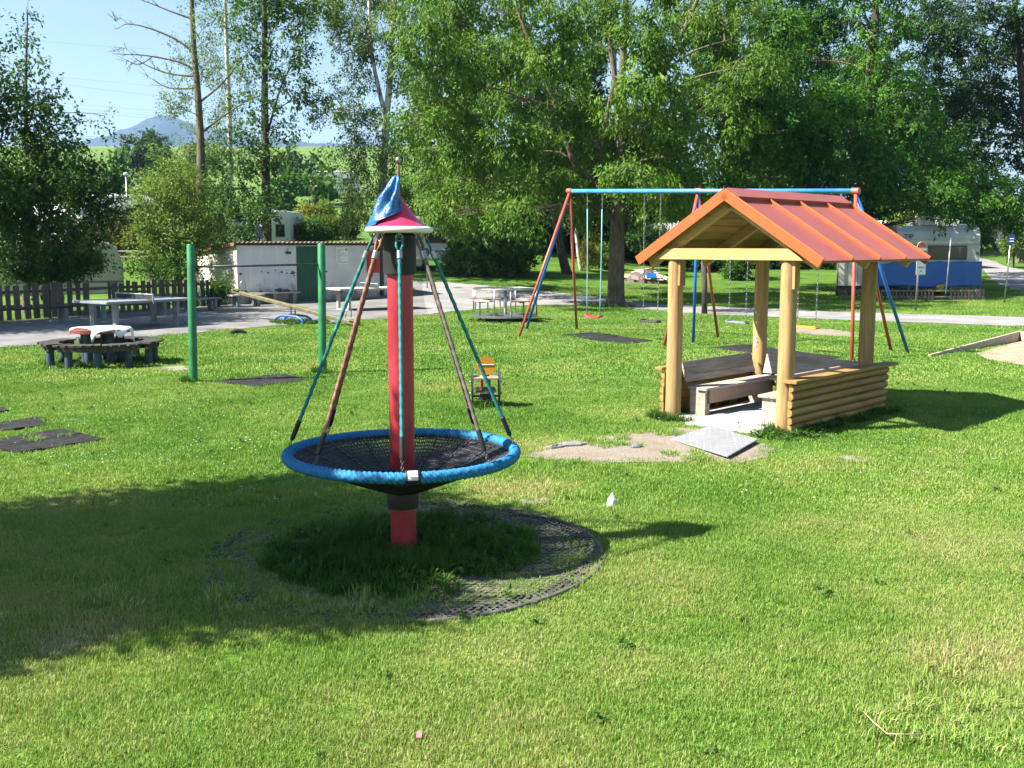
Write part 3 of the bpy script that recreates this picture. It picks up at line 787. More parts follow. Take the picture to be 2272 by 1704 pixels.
# ---------------------------------------------------------------- log-walled play hut
HUT = Vector((2.635, 12.6, 0)); HROT = R(-43.9)
def hut():
    rg = random.Random(2)
    t = thing('play_hut', 'open wooden play hut with orange red metal gable roof and log walls', 'play hut', HUT, HROT)
    hw, dp = 0.79, 2.1
    # posts
    for k, (x, y) in enumerate([(-hw, 0), (hw, 0), (-hw, dp), (hw, dp)]):
        top = 2.12
        mb = MB(); mb.tube([(x, y, -0.2), (x, y, 0.1), (x + rg.uniform(-.008, .008), y, 1.0), (x, y, top)], [0.101, 0.100, 0.098, 0.094], 20)
        obj('post', mb, M['wood_post'], t, 'auto')
    for k, (x, y) in enumerate([(-hw, 0), (hw, 0)]):
        mb = MB(); mb.box(x - 0.02, x + 0.11, y - 0.06, y + 0.06, 1.70, 2.1)
        obj('post_notch', mb, M['wood_post'], t, bev=0.006)
    # roof frame
    HX, ZR, ZE, Y0, Y1 = 1.26, 2.83, 2.04, -0.16, 2.76
    sl = (ZR - ZE) / HX; L = math.hypot(HX, ZR - ZE)
    ex = Vector((HX / L, 0, -(ZR - ZE) / L)); en = Vector(((ZR - ZE) / L, 0, HX / L))
    for y in (0.0, 1.22, 2.40):
        for s in (-1, 1):
            e = Vector((ex.x * s, 0, ex.z)); n = Vector((en.x * s, 0, en.z))
            p = Vector((0, y, ZR)) - n * 0.10 + e * 0.02; q = p + e * (L - 0.06)
            mb = MB(); mb.bar(p, q, 0.075, 0.13, up=n)
            obj('rafter', mb, M['wood_beam'], t, bev=0.004)
    for y in (0.0,):
        mb = MB(); zb = 2.03; ht = 0.135
        vs = []
        for yy in (y - 0.115, y - 0.075):
            vs += [(-1.02, yy, zb), (1.02, yy, zb), (0.86, yy, zb + ht), (-0.86, yy, zb + ht)]
        mb.add(vs, [(0, 1, 2, 3), (7, 6, 5, 4), (0, 4, 5, 1), (1, 5, 6, 2), (2, 6, 7, 3), (3, 7, 4, 0)])
        obj('tie_beam', mb, M['wood_beam'], t, bev=0.004)
    mb = MB(); mb.box(-0.99, 0.99, dp - 0.04, dp + 0.04, 2.03, 2.15); obj('tie_beam', mb, M['wood_beam'], t, bev=0.004)
    for s in (-1, 1):
        mb = MB(); mb.box(s * hw - 0.05, s * hw + 0.05, 0.12, dp - 0.12, 2.03, 2.14); obj('wall_plate', mb, M['wood_post'], t, bev=0.004)
    # ceiling boards on the rafters
    NB = 9
    for s in (-1, 1):
        e = Vector((ex.x * s, 0, ex.z)); n = Vector((en.x * s, 0, en.z))
        for k in range(NB):
            a_ = L * k / NB + 0.004; b_ = L * (k + 1) / NB - 0.005
            c = Vector((0, (Y0 + Y1) / 2, ZR)) - n * 0.022 + e * ((a_ + b_) / 2) - n * rg.uniform(0, 0.002)
            mb = MB(); mb.obox(c, e * ((b_ - a_) / 2), Vector((0, (Y1 - Y0) / 2 - 0.02, 0)), n * 0.011)
            obj('ceiling_board', mb, M['wood_ceiling'], t)
    # sheet metal panels with standing seams
    NP = 4
    for s in (-1, 1):
        e = Vector((ex.x * s, 0, ex.z)); n = Vector((en.x * s, 0, en.z))
        for k in range(NP):
            ya = Y0 + (Y1 - Y0) * k / NP; yb = Y0 + (Y1 - Y0) * (k + 1) / NP
            mb = MB(); 
            c = Vector((0, (ya + yb) / 2, ZR)) + n * 0.004 + e * (L / 2 + 0.012)
            mb.obox(c, e * (L / 2 + 0.012), Vector((0, (yb - ya) / 2 - 0.001, 0)), n * 0.003)
            pn = obj('roof_panel', mb, M['roof_red'], t)
            if k:
                mb = MB(); c = Vector((0, ya, ZR)) + n * 0.026 + e * (L / 2 + 0.05)
                mb.obox(c, e * (L / 2 - 0.035), Vector((0, 0.009, 0)), n * 0.020)
                obj('seam', mb, M['roof_orange'], t, bev=0.003)
        for y in (Y0, Y1):
            mb = MB(); c = Vector((0, y, ZR)) - n * 0.022 + e * (L / 2 + 0.008)
            mb.obox(c, e * (L / 2 + 0.02), Vector((0, 0.012, 0)), n * 0.062)
            obj('verge_trim', mb, M['roof_orange'], t, bev=0.003)
        mb = MB(); c = Vector((0, (Y0 + Y1) / 2, ZR)) + e * (L + 0.020) - n * 0.010
        mb.obox(c, e * 0.006, Vector((0, (Y1 - Y0) / 2 - 0.013, 0)), n * 0.016)
        obj('eave_trim', mb, M['roof_red'], t)
    mb = MB()
    for s in (-1, 1):
        e = Vector((ex.x * s, 0, ex.z)); n = Vector((en.x * s, 0, en.z))
        c = Vector((0, (Y0 + Y1) / 2, ZR)) + n * (0.050) + e * 0.088
        mb.obox(c, e * 0.100, Vector((0, (Y1 - Y0) / 2 - 0.008, 0)), n * 0.004)
    obj('ridge_cap', mb, M['roof_red'], t)
    for s in (-1, 1):
        mb = MB(); e = Vector((ex.x * s, 0, ex.z)); n = Vector((en.x * s, 0, en.z))
        c = Vector((0, (Y0 + Y1) / 2, ZR)) + n * 0.030 + e * 0.186
        mb.obox(c, e * 0.004, Vector((0, (Y1 - Y0) / 2 - 0.008, 0)), n * 0.023)
        obj('ridge_lip', mb, M['roof_red'], t)
    # log walls: right, left, back
    lr = 0.047
    def halflog(p, q, out):
        p = Vector(p); q = Vector(q); out = Vector(out); up = Vector((0, 0, 1)); d = (q - p)
        sec = [out * (lr * math.cos(a_)) + up * (lr * math.sin(a_)) for a_ in np.linspace(-PI / 2 - 0.25, PI / 2 + 0.25, 11)]
        n = len(sec); vs = [p + s_ for s_ in sec] + [q + s_ for s_ in sec]
        fs = [(i, i + 1, n + i + 1, n + i) for i in range(n - 1)] + [(n - 1, 0, n, 2 * n - 1), tuple(range(n - 1, -1, -1)), tuple(range(n, 2 * n))]
        mb = MB(); mb.add(vs, fs); return mb
    for k in range(6):
        z = 0.075 + k * 0.096
        x = hw + 0.112
        y1 = 2.47 - 0.012 * (5 - k) + rg.uniform(-.01, .01)
        y0 = -0.10 + rg.uniform(-.012, .012)
        obj('log', halflog((x, y0, z), (x, y1, z + rg.uniform(-.006, .006)), (1, 0, 0)), M['wood_log'], t, 'auto')
        x = -hw - 0.112
        obj('log', halflog((x, y0 + 0.03, z), (x, 2.3 + rg.uniform(-.01, .01), z), (-1, 0, 0)), M['wood_log'], t, 'auto')
        y = dp + 0.13
        if z > 0.2:
            o = obj('log', halflog((-hw - 0.1, y, z), (hw + 0.1, y, z), (0, 1, 0)), M['wood_beam'], t, 'auto')
    for (x0, x1, y0, y1, m_) in [(hw + 0.035, hw + 0.215, -0.13, 2.62, 'wood_log'), (-hw - 0.235, -hw - 0.12, -0.09, 2.3, 'wood_log')]:
        mb = MB(); mb.box(x0, x1, y0, y1, 0.615, 0.655); obj('cap_plank', mb, M[m_], t, bev=0.006)
    mb = MB(); mb.box(-hw - 0.05, hw + 0.03, dp + 0.07, dp + 0.23, 0.615, 0.655); obj('cap_plank', mb, M['wood_greyx'], t, bev=0.006)
    for s in (-1, 1):
        mb = MB(); mb.box(s * (hw + 0.095) - 0.02, s * (hw + 0.095) + 0.02, 1.0, 1.1, -0.05, 0.61); obj('stake', mb, M['wood_log'], t)
    # scraps of white sticker on the back left post
    px, py = -hw, dp
    for k, (z, w, h) in enumerate([(0.80, .035, .03), (0.86, .04, .03), (0.92, .03, .028), (1.13, .02, .03), (1.27, .018, .02)]):
        a_ = R(-100 + 6 * (k % 2))
        c = Vector((px + 0.1045 * math.cos(a_), py + 0.1045 * math.sin(a_), z)); tg = Vector((-math.sin(a_), math.cos(a_), 0))
        mb = MB(); mb.obox(c, tg * w * 0.5, Vector((math.cos(a_), math.sin(a_), 0)) * 0.0015, Vector((0, 0, h * 0.5)))
        obj('sticker', mb, M['plate_white'], t)
    return t
HT = hut()
def hl(x, y, z=0.0):
    return HUT + Matrix.Rotation(HROT, 3, 'Z') @ Vector((x, y, z))

def hut_bench(label, loc, rot, ln, apron, back=True, front_leg=True):
    """bench along local +y, back at -x; 0.44 high"""
    t = thing('wooden_bench', label, 'bench', loc, rot, 'benches inside the play hut')
    mb = MB(); mb.box(0.12, 0.27, -0.02, ln, 0.375, 0.41); obj('seat_plank', mb, M['wood_grey'], t, bev=0.005)
    mb = MB(); mb.box(-0.04, 0.112, 0.02, ln, 0.375, 0.41); obj('seat_plank', mb, M['wood_grey'], t, bev=0.005)
    if apron:
        mb = MB(); mb.box(0.215, 0.245, 0.10, ln - 0.05, 0.20, 0.372); obj('apron_board', mb, M['wood_rust'], t, bev=0.005)
    for y in (0.01, ln - 0.28):
        mb = MB(); mb.box(0.0, 0.235, y, y + 0.05, 0.055, 0.372); obj('leg_board', mb, M['wood_grey'], t, bev=0.004)
        mb = MB(); mb.box(0.19, 0.24, y + 0.052, y + 0.10, 0.055, 0.20 if apron else 0.372); obj('leg_post', mb, M['wood_grey'], t, bev=0.004)
    if back:
        for k in range(3):
            z0 = 0.425 + k * 0.088
            c = Vector((-0.095 - 0.026 * k, ln / 2 + 0.02, z0 + 0.068))
            mb = MB(); mb.obox(c, Vector((0.0125, 0, 0.004)), Vector((0, ln / 2 - 0.02, 0)), Vector((-0.015, 0, 0.042)))
            obj('back_board', mb, M['wood_grey'], t, bev=0.003)
    return t
hut_bench('grey plank bench with rust stained front board along the hut\'s left wall', hl(-0.66, 0.17), HROT, 1.72, True)
hut_bench('grey plank bench across the back wall of the hut', hl(0.52, 1.92), HROT + PI / 2 + PI, 1.10, False) if False else None
def back_bench():
    t = thing('wooden_bench', 'grey plank bench with sunlit backboards across the hut\'s rear wall', 'bench', hl(0, 1.90), HROT, 'benches inside the play hut')
    for k, (y0, y1) in enumerate([(-0.24, -0.10), (-0.092, 0.06)]):
        mb = MB(); mb.box(-0.62 + (0.12 if k == 0 else 0), 0.62, y0, y1, 0.377, 0.412); obj('seat_plank', mb, M['wood_greyx'], t, bev=0.005)
    for x in (-0.3, 0.5):
        mb = MB(); mb.box(x, x + 0.05, -0.20, 0.05, 0.055, 0.374); obj('leg_board', mb, M['wood_grey'], t, bev=0.004)
    for k in range(3):
        c = Vector((0, 0.10 + 0.03 * k, 0.425 + k * 0.088 + 0.042))
        mb = MB(); mb.obox(c, Vector((0.66, 0, 0)), Vector((0, 0.0125, -0.004)), Vector((0, 0.015, 0.042))); obj('back_board', mb, M['wood_greyx'], t, bev=0.003)
back_bench()
def right_bench():
    t = thing('wooden_bench', 'grey plank bench along the inside of the hut\'s right log wall', 'bench', hl(0.62, 0.02), HROT, 'benches inside the play hut')
    for k, (x0, x1) in enumerate([(-0.26, -0.11), (-0.10, 0.06)]):
        mb = MB(); mb.box(x0, x1, 0.10, 1.60, 0.377, 0.412); obj('seat_plank', mb, M['wood_grey'], t, bev=0.005)
    for y in (0.14, 1.45):
        mb = MB(); mb.box(-0.22, 0.05, y, y + 0.05, 0.055, 0.374); obj('leg_board', mb, M['wood_grey'], t, bev=0.004)
    for k in range(3):
        c = Vector((0.125 + 0.012 * k, 1.0, 0.425 + k * 0.088 + 0.042))
        mb = MB(); mb.obox(c, Vector((0.0125, 0, -0.002)), Vector((0, 0.88, 0)), Vector((0.006, 0, 0.042))); obj('back_board', mb, M['wood_grey'], t, bev=0.003)
right_bench()

def slab(label, x0, x1, y0, y1, z1, tilt=0.0):
    mb = MB(); mb.box(x0, x1, y0, y1, -0.05, z1)
    o = obj('concrete_slab', mb, M['concrete'], None, bev=0.012)
    o.matrix_basis = Matrix.Translation(HUT) @ Matrix.Rotation(HROT + tilt, 4, 'Z')
    tag(o, label, 'slab', 'concrete slabs of the hut floor')
slab('large pale concrete slab with chipped front edge under the hut entrance', -0.35, 0.62, -0.14, 0.98, 0.072, R(-1))
slab('concrete slab beside the foot of the hut\'s left bench', -0.73, -0.365, -0.02, 1.9, 0.055)
slab('shaded concrete slab at the back of the hut floor', -0.355, 0.66, 0.995, 2.0, 0.056)
slab('low sill of rough concrete between the ramp and the hut floor', -0.42, 0.66, -0.275, -0.150, 0.030, R(-1))

def ramp_plate():
    # checker plate sheet, its front lip a little above the grit
    A = [gnd(1489, 973, 0.02), gnd(1576, 944, 0.055), gnd(1681, 974, 0.055), gnd(1614, 1012, 0.045)]
    base = sum(A, Vector()) / 4; base.z = 0
    t = thing('metal_ramp', 'loose checker plate metal ramp in front of the hut entrance', 'ramp', base)
    th = 0.012
    vs = [p - base for p in A]; vs = vs + [p - Vector((0, 0, th)) for p in vs]
    mb = MB(); mb.add(vs, [(3, 2, 1, 0), (4, 5, 6, 7), (0, 1, 5, 4), (1, 2, 6, 5), (2, 3, 7, 6), (3, 0, 4, 7)])
    pl = obj('plate', mb, M['steel_plate'], t)
    mb = MB()
    U_ = (A[1] - A[0]); W_ = (A[3] - A[0])
    n1, n2 = 12, 16
    for i in range(n1):
        for j in range(n2):
            u, v = (i + 0.5) / n1, (j + 0.5) / n2
            p = (A[0] * (1 - u) * (1 - v) + A[1] * u * (1 - v) + A[2] * u * v + A[3] * (1 - u) * v) - base
            d = (U_.normalized() + W_.normalized() * (1 if (i + j) % 2 else -1)).normalized()
            s = d.cross(Vector((0, 0, 1))).normalized()
            c = p + Vector((0, 0, 0.001))
            mb.add([c - d * 0.024, c + s * 0.010 + Vector((0, 0, .0)), c + d * 0.024, c - s * 0.010, c + Vector((0, 0, 0.006))], [(0, 3, 4), (3, 2, 4), (2, 1, 4), (1, 0, 4)])
    st = obj('tread_studs', mb, M['steel_plate'], t); st['kind'] = 'stuff'
ramp_plate()

# ---------------------------------------------------------------- swing set
def swings():
    tops = [at(1264, 424, 25.9), at(1549, 424, 23.3), at(1899, 424, 20.65)]
    base = (tops[0] + tops[2]) / 2; base.z = 0
    t = thing('swing_set', 'long blue swing beam on red and blue tubular legs', 'swing set', base)
    A, B = tops[0], tops[2]
    d = (B - A).normalized()
    mb = MB(); mb.cyl(A - d * 0.08, B + d * 0.05, 0.05, 0.05, 16)
    obj('beam', mb, M['bar_blue'], t, True, wc=True)
    feet = [[(1148, 748, 'swing_red'), (1165, 731, 'swing_blue'), (1280, 731, 'swing_red')],
            [(1471, 768, 'swing_red'), (1538, 761, 'swing_blue'), (1595, 750, 'swing_red')],
            [(1890, 801, 'swing_red'), (1980, 779, 'swing_red'), (2019, 783, 'swing_blue')]]
    for T, fl in zip(tops, feet):
        for (x, y, m_) in fl:
            f = gnd(x, y); f.z -= 0.1
            mb = MB(); mb.cyl(T - Vector((0, 0, 0.02)) + (f - T).normalized() * 0.05, f, 0.034, 0.034, 12)
            obj('leg', mb, M[m_], t, True, wc=True)
        mb = MB(); mb.cyl(T - d * 0.07, T + d * 0.07, 0.066, 0.066, 14)
        obj('joint_sleeve', mb, M['swing_red'], t, 'auto', wc=True)
    def P(x, y, kk): 
        # point on the beam above pixel column x
        for k in range(400):
            q = A + (B - A) * (k / 399)
            px = CX + FPX * q.x / (q.y * CP + (CAM_H - q.z) * SP)
            if px >= x: return q
        return B
    specs = [(1319, 702, 'plastic_red', 'curved red plastic swing seat on pale ropes', 'rope', 'belt'),
             (1447.5, 713, 'plastic_dark', 'black swing seat on chains beside the red swing seat', 'chain', 'flat'),
             (1643, 715, 'plastic_grey', 'flat grey swing seat seen through the play hut', 'chain', 'flat'),
             (1800, 726, 'plastic_yellow', 'flat yellow swing seat on chains behind the play hut', 'chain', 'flat')]
    side = d.cross(Vector((0, 0, 1))).normalized()
    for (x, y, m_, lab, hang, kind) in specs:
        q = P(x, y, 0)
        dep = q.y
        s = at(x, y, dep); zs = s.z
        tt = thing('swing', lab, 'swing', Vector((q.x, q.y, 0)), 0, 'swings hanging from the blue beam')
        w = 0.235
        for k in (-1, 1):
            mb = MB(); mb.cyl(q + d * k * w - Vector((0, 0, 0.045)), q + d * k * w - Vector((0, 0, 0.085)), 0.02, 0.02, 8)
            obj('hanger', mb, M['steel_dark'], tt, wc=True)
            top = q + d * k * w - Vector((0, 0, 0.08)); bot = Vector((q.x, q.y, zs + 0.02)) + d * k * (w - 0.03)
            mb = MB()
            def chain(p0, p1):
                L = (p1 - p0).length; n = max(2, int(L / 0.055))
                for i in range(n):
                    c = p0 + (p1 - p0) * ((i + 0.5) / n); v = (p1 - p0).normalized() * 0.036
                    u = d if i % 2 else side
                    mb.add([c - v, c + u * 0.013, c + v, c - u * 0.013], [(0, 1, 2, 3)])
                    pts = [c - v, c - v * 0.5 + u * 0.013, c + v * 0.5 + u * 0.013, c + v, c + v * 0.5 - u * 0.013, c - v * 0.5 - u * 0.013]
                    mb.v = mb.v[:-4]; mb.f = mb.f[:-1]
                    mb.tube(pts, 0.0052, 4, closed=True)
            if hang == 'chain':
                chain(top, bot); obj('chain', mb, M['steel'], tt, wc=True)
            else:
                e = top + (bot - top) * 0.12; g = top + (bot - top) * 0.86
                chain(top, e); obj('chain', mb, M['steel'], tt, wc=True)
                mb = MB(); mb.tube([e, e + (g - e) * 0.5 + d * 0.008, g, bot], 0.013, 8); obj('rope', mb, M['rope_light'], tt, True, wc=True)
        mb = MB(); c = Vector((q.x, q.y, zs))
        if kind == 'belt':
            n = 16; vs = []
            for i in range(n + 1):
                u = -1 + 2 * i / n
                zc = -0.055 * (1 - abs(u) ** 2.2) + 0.03
                for sgn, dz in ((-0.085, -0.018), (0.085, -0.018), (0.075, 0.018), (-0.075, 0.018)):
                    vs.append(c + d * (u * 0.245) + side * sgn + Vector((0, 0, zc + dz)))
            fs = [(i * 4 + k, i * 4 + (k + 1) % 4, (i + 1) * 4 + (k + 1) % 4, (i + 1) * 4 + k) for i in range(n) for k in range(4)] + [(3, 2, 1, 0), (n * 4, n * 4 + 1, n * 4 + 2, n * 4 + 3)]
            mb.add(vs, fs); obj('seat', mb, M[m_], tt, 'auto', bev=0.01, wc=True)
        else:
            mb.obox(c, d * 0.255, side * 0.09, Vector((0, 0, 0.019))); obj('seat', mb, M[m_], tt, bev=0.008, wc=True)
            mb = MB()
            for k in (-1, 1): mb.obox(c + d * k * 0.21 + Vector((0, 0, 0.03)), d * 0.02, side * 0.095, Vector((0, 0, 0.012)))
            obj('seat_clip', mb, M[m_], tt, bev=0.004, wc=True)
swings()

# ---------------------------------------------------------------- rubber safety mats
MATPOLY = []
def safety_mat(label, corners, n1, n2, gap=0.012, skip=()):
    c = [gnd(*p) for p in corners]
    base = sum(c, Vector()) / 4
    t = thing('safety_mat', label, 'rubber mat', base, 0, 'black rubber safety mats on the lawn')
    MATPOLY.append([(p.x, p.y) for p in c])
    rg = random.Random(len(MATPOLY))
    for i in range(n1):
        for j in range(n2):
            if (i, j) in skip: continue
            def q(u, v): return (c[0] * (1 - u) * (1 - v) + c[1] * u * (1 - v) + c[2] * u * v + c[3] * (1 - u) * v)
            g1, g2 = gap / (c[1] - c[0]).length / 2, gap / (c[3] - c[0]).length / 2
            P = [q(i / n1 + g1, j / n2 + g2), q((i + 1) / n1 - g1, j / n2 + g2), q((i + 1) / n1 - g1, (j + 1) / n2 - g2), q(i / n1 + g1, (j + 1) / n2 - g2)]
            z = rg.uniform(0.022, 0.032)
            mb = MB(); mb.prism([(p.x - base.x, p.y - base.y) for p in P][::-1], -0.03, z)
            obj('rubber_tile', mb, M['rubber_mat'], t, bev=0.004)
def sp(ox, oy, sc, *pts): return [(ox + x / sc, oy + y / sc) for x, y in pts]
safety_mat('black rubber mat of four tiles under the green chin-up bar', sp(400, 450, 3.687, (275, 1468), (830, 1408), (1085, 1458), (620, 1512)), 2, 2)
safety_mat('large black rubber mat of tiles by the left edge of the lawn', sp(0, 700, 3.687, (-250, 1060), (505, 940), (870, 1022), (165, 1135)), 4, 2)
safety_mat('small black rubber mat behind the large one on the left lawn', sp(0, 700, 3.687, (-220, 925), (310, 838), (385, 905), (-160, 980)), 3, 1)
safety_mat('farthest small black rubber mat cut off by the left picture edge', sp(0, 700, 3.687, (-160, 790), (20, 762), (75, 785), (-90, 815)), 1, 1)
safety_mat('long black rubber mat under the red and black swing seats', [(1243, 745), (1313, 739), (1448, 757), (1386, 766)], 2, 4)
safety_mat('long black rubber mat under the grey and yellow swing seats', [(1575, 773), (1650, 766), (1868, 795), (1790, 806)], 2, 5)

# ---------------------------------------------------------------- chin-up bar
def chinup():
    p, q = gnd(429, 848), gnd(716, 828)
    base = (p + q) / 2
    t = thing('chin_up_bar', 'chin-up bar of two scuffed green steel posts and a dark crossbar', 'chin-up bar', base)
    for k, (f, tx, ty) in enumerate([(p, 423, 542), (q, 713, 540)]):
        top = at(tx, ty, f.y)
        mb = MB(); mb.tube([f - Vector((0, 0, 0.2)), top - Vector((0, 0, 0.012)), top], [0.068, 0.066, 0.058], 20)
        po = obj('post', mb, M['green_paint'], t, 'auto', wc=True)
        dr = (q - p).normalized() * (1 if k == 0 else -1)
        mb = MB(); 
        for z in (0.18, 0.35): mb.cyl(Vector((top.x, top.y - 0.062, top.z - z)), Vector((top.x, top.y - 0.07, top.z - z)), 0.012, 0.012, 10)
        obj('bolt_hole', mb, M['black'], po, wc=True)
        mb = MB(); c = Vector((top.x, top.y, top.z - 0.33)) - dr * 0.075
        mb.obox(c, dr * 0.018, Vector((0, 0.03, 0)), Vector((0, 0, 0.11))); obj('bracket', mb, M['steel'], po, bev=0.004, wc=True)
    a = at(433, 592, p.y); b = at(712, 586.5, q.y)
    mb = MB(); mb.cyl(a, b, 0.019, 0.019, 12)
    obj('crossbar', mb, M['steel_dark'], t, True, wc=True)
chinup()

# ---------------------------------------------------------------- spring rider
def rider():
    b = gnd(1078, 903)
    t = thing('spring_rider', 'small spring rider seen from behind with orange round backrest', 'spring rider', b, R(4))
    k = 1.0
    mb = MB(); n = 70
    mb.tube([(0.075 * math.cos(i * 0.42), 0.02 + 0.075 * math.sin(i * 0.42), 0.02 + 0.20 * i / n) for i in range(n + 1)], 0.013, 8)
    obj('spring', mb, M['steel_dark'], t, True)
    mb = MB(); mb.lathe([(0.11, 0.0), (0.11, 0.03), (0.04, 0.03)], 16); obj('foot_plate', mb, M['steel_dark'], t)
    mb = MB(); mb.box(-0.14, 0.14, -0.12, 0.30, 0.215, 0.24); obj('body_plate', mb, M['steel_dark'], t, bev=0.004)
    mb = MB()
    for s in (-1, 1): mb.box(s * 0.05 - 0.012, s * 0.05 + 0.012, -0.06, 0.30, 0.24, 0.40)
    obj('inner_frame', mb, M['red_box'], t)
    mb = MB(); mb.box(-0.17, 0.17, -0.14, 0.12, 0.395, 0.425); obj('seat', mb, M['grey_ply'], t, bev=0.006)
    mb = MB(); mb.box(-0.05, 0.05, 0.012, 0.04, 0.42, 0.50); obj('backrest_stem', mb, M['swing_red'], t)
    # round backrest, tilted a touch
    mb = MB(); mb.lathe([(0.128, -0.011), (0.128, 0.011)], 40)
    br = obj('backrest', mb, M['orange_disc'], t, 'auto')
    br.matrix_basis = Matrix.Translation((0, 0.0, 0.575)) @ Matrix.Rotation(R(84), 4, 'X')
    mb = MB(); mb.box(-0.115, 0.115, -0.006, 0.006, 0.012, 0.022)
    hb = obj('handle_bar', mb, M['white_paint'], br, bev=0.003)
    hb.location = (0, 0.01, 0.0)
    # wheel shaped side cheeks
    for s in (-1, 1):
        mb = MB(); n = 28
        pts = [(0.245 * 0.82 * math.cos(a_), 0.245 * math.sin(a_)) for a_ in np.linspace(0, 2 * PI, n, endpoint=False)]
        vs = [(s * 0.185 - 0.010, 0.03 + x, 0.29 + z) for x, z in pts] + [(s * 0.185 + 0.010, 0.03 + x, 0.29 + z) for x, z in pts]
        inn = [(s * 0.185 - 0.010, 0.03 + x * .62, 0.29 + z * .62) for x, z in pts] + [(s * 0.185 + 0.010, 0.03 + x * .62, 0.29 + z * .62) for x, z in pts]
        vs += inn
        fs = []
        for i in range(n):
            j = (i + 1) % n
            fs += [(i, j, n + j, n + i), (2 * n + i, 3 * n + i, 3 * n + j, 2 * n + j), (i, 2 * n + i, 2 * n + j, j), (n + i, n + j, 3 * n + j, 3 * n + i)]
        mb.add(vs, fs)
        w = obj('side_wheel', mb, M['plastic_dark'], t, 'auto')
        mb = MB()
        for a_ in (0.5, 1.55, 2.6): 
            mb.bar((s * 0.185, 0.03 - 0.13 * math.cos(a_), 0.29 - 0.15 * math.sin(a_)), (s * 0.185, 0.03 + 0.13 * math.cos(a_), 0.29 + 0.15 * math.sin(a_)), 0.012, 0.03, up=(1, 0, 0))
        obj('spoke', mb, M['plastic_dark'], w)
        mb = MB()
        for z in (0.36, 0.20): mb.cyl((s * 0.19, -0.05, z), (s * 0.225, -0.05, z), 0.011, 0.011, 10)
        obj('bolt', mb, M['steel'], w, True)
    mb = MB(); mb.cyl((-0.19, -0.08, 0.165), (0.19, -0.08, 0.165), 0.014, 0.014, 10); obj('foot_bar', mb, M['navy_post'], t, True)
    mb = MB(); mb.cyl((-0.15, -0.02, 0.12), (0.05, -0.05, 0.125), 0.009, 0.009, 8); obj('spring_rod', mb, M['steel_dark'], t, True)
rider()

# ---------------------------------------------------------------- merry-go-round
def carousel():
    b = gnd(1121, 712.5); 
    t = thing('merry_go_round', 'grey steel merry-go-round with round rail and small seats', 'merry-go-round', b)
    Rr = 0.97
    mb = MB(); mb.lathe([(0.90, 0.13), (Rr, 0.14), (Rr, 0.185), (Rr - 0.02, 0.19), (0.45, 0.192), (0.44, 0.20), (0.06, 0.202)], 48); obj('platform', mb, M['steel'], t, 'auto')
    mb = MB(); mb.lathe([(0.30, -0.05), (0.28, 0.13)], 20); obj('bearing', mb, M['steel_dark'], t)
    mb = MB(); mb.cyl((0, 0, 0.19), (0, 0, 0.93), 0.05, 0.05, 16); obj('column', mb, M['steel'], t, True)
    mb = MB(); mb.lathe([(0.04, 0.93), (0.30, 0.925), (0.32, 0.935), (0.30, 0.955), (0.04, 0.965)], 32); obj('turning_plate', mb, M['steel'], t, 'auto')
    mb = MB(); mb.torus((0, 0, 0.95), Rr - 0.03, 0.021, 48, 8); obj('rail', mb, M['steel'], t, True)
    for k in range(8):
        a_ = R(18 + 45 * k + (8 if k % 2 else -8))
        p = Vector((0.94 * math.cos(a_), 0.94 * math.sin(a_), 0.18))
        mb = MB(); mb.cyl(p, p + Vector((0, 0, 0.77)), 0.019, 0.019, 10); obj('upright', mb, M['steel'], t, True)
    for k in range(4):
        a0 = R(18 + 90 * k + 18)
        mb = MB(); vs = []
        for i in range(9):
            a_ = a0 + R(-25 + 50 * i / 8)
            for r_, z in ((0.66, 0.60), (0.93, 0.60), (0.93, 0.635), (0.66, 0.635)):
                vs.append((r_ * math.cos(a_), r_ * math.sin(a_), z))
        mb.add(vs, [(i * 4 + q, i * 4 + (q + 1) % 4, (i + 1) * 4 + (q + 1) % 4, (i + 1) * 4 + q) for i in range(8) for q in range(4)] + [(3, 2, 1, 0), (32, 33, 34, 35)])
        obj('seat', mb, M['wood_grey'], t)
        mb = MB(); mb.bar((0.70 * math.cos(a0), 0.70 * math.sin(a0), 0.58), (0.93 * math.cos(a0), 0.93 * math.sin(a0), 0.58), 0.04, 0.03); mb.cyl((0.90 * math.cos(a0), 0.90 * math.sin(a0), 0.18), (0.90 * math.cos(a0), 0.90 * math.sin(a0), 0.58), 0.02, 0.02, 8)
        obj('seat_bracket', mb, M['steel_dark'], t)
carousel()

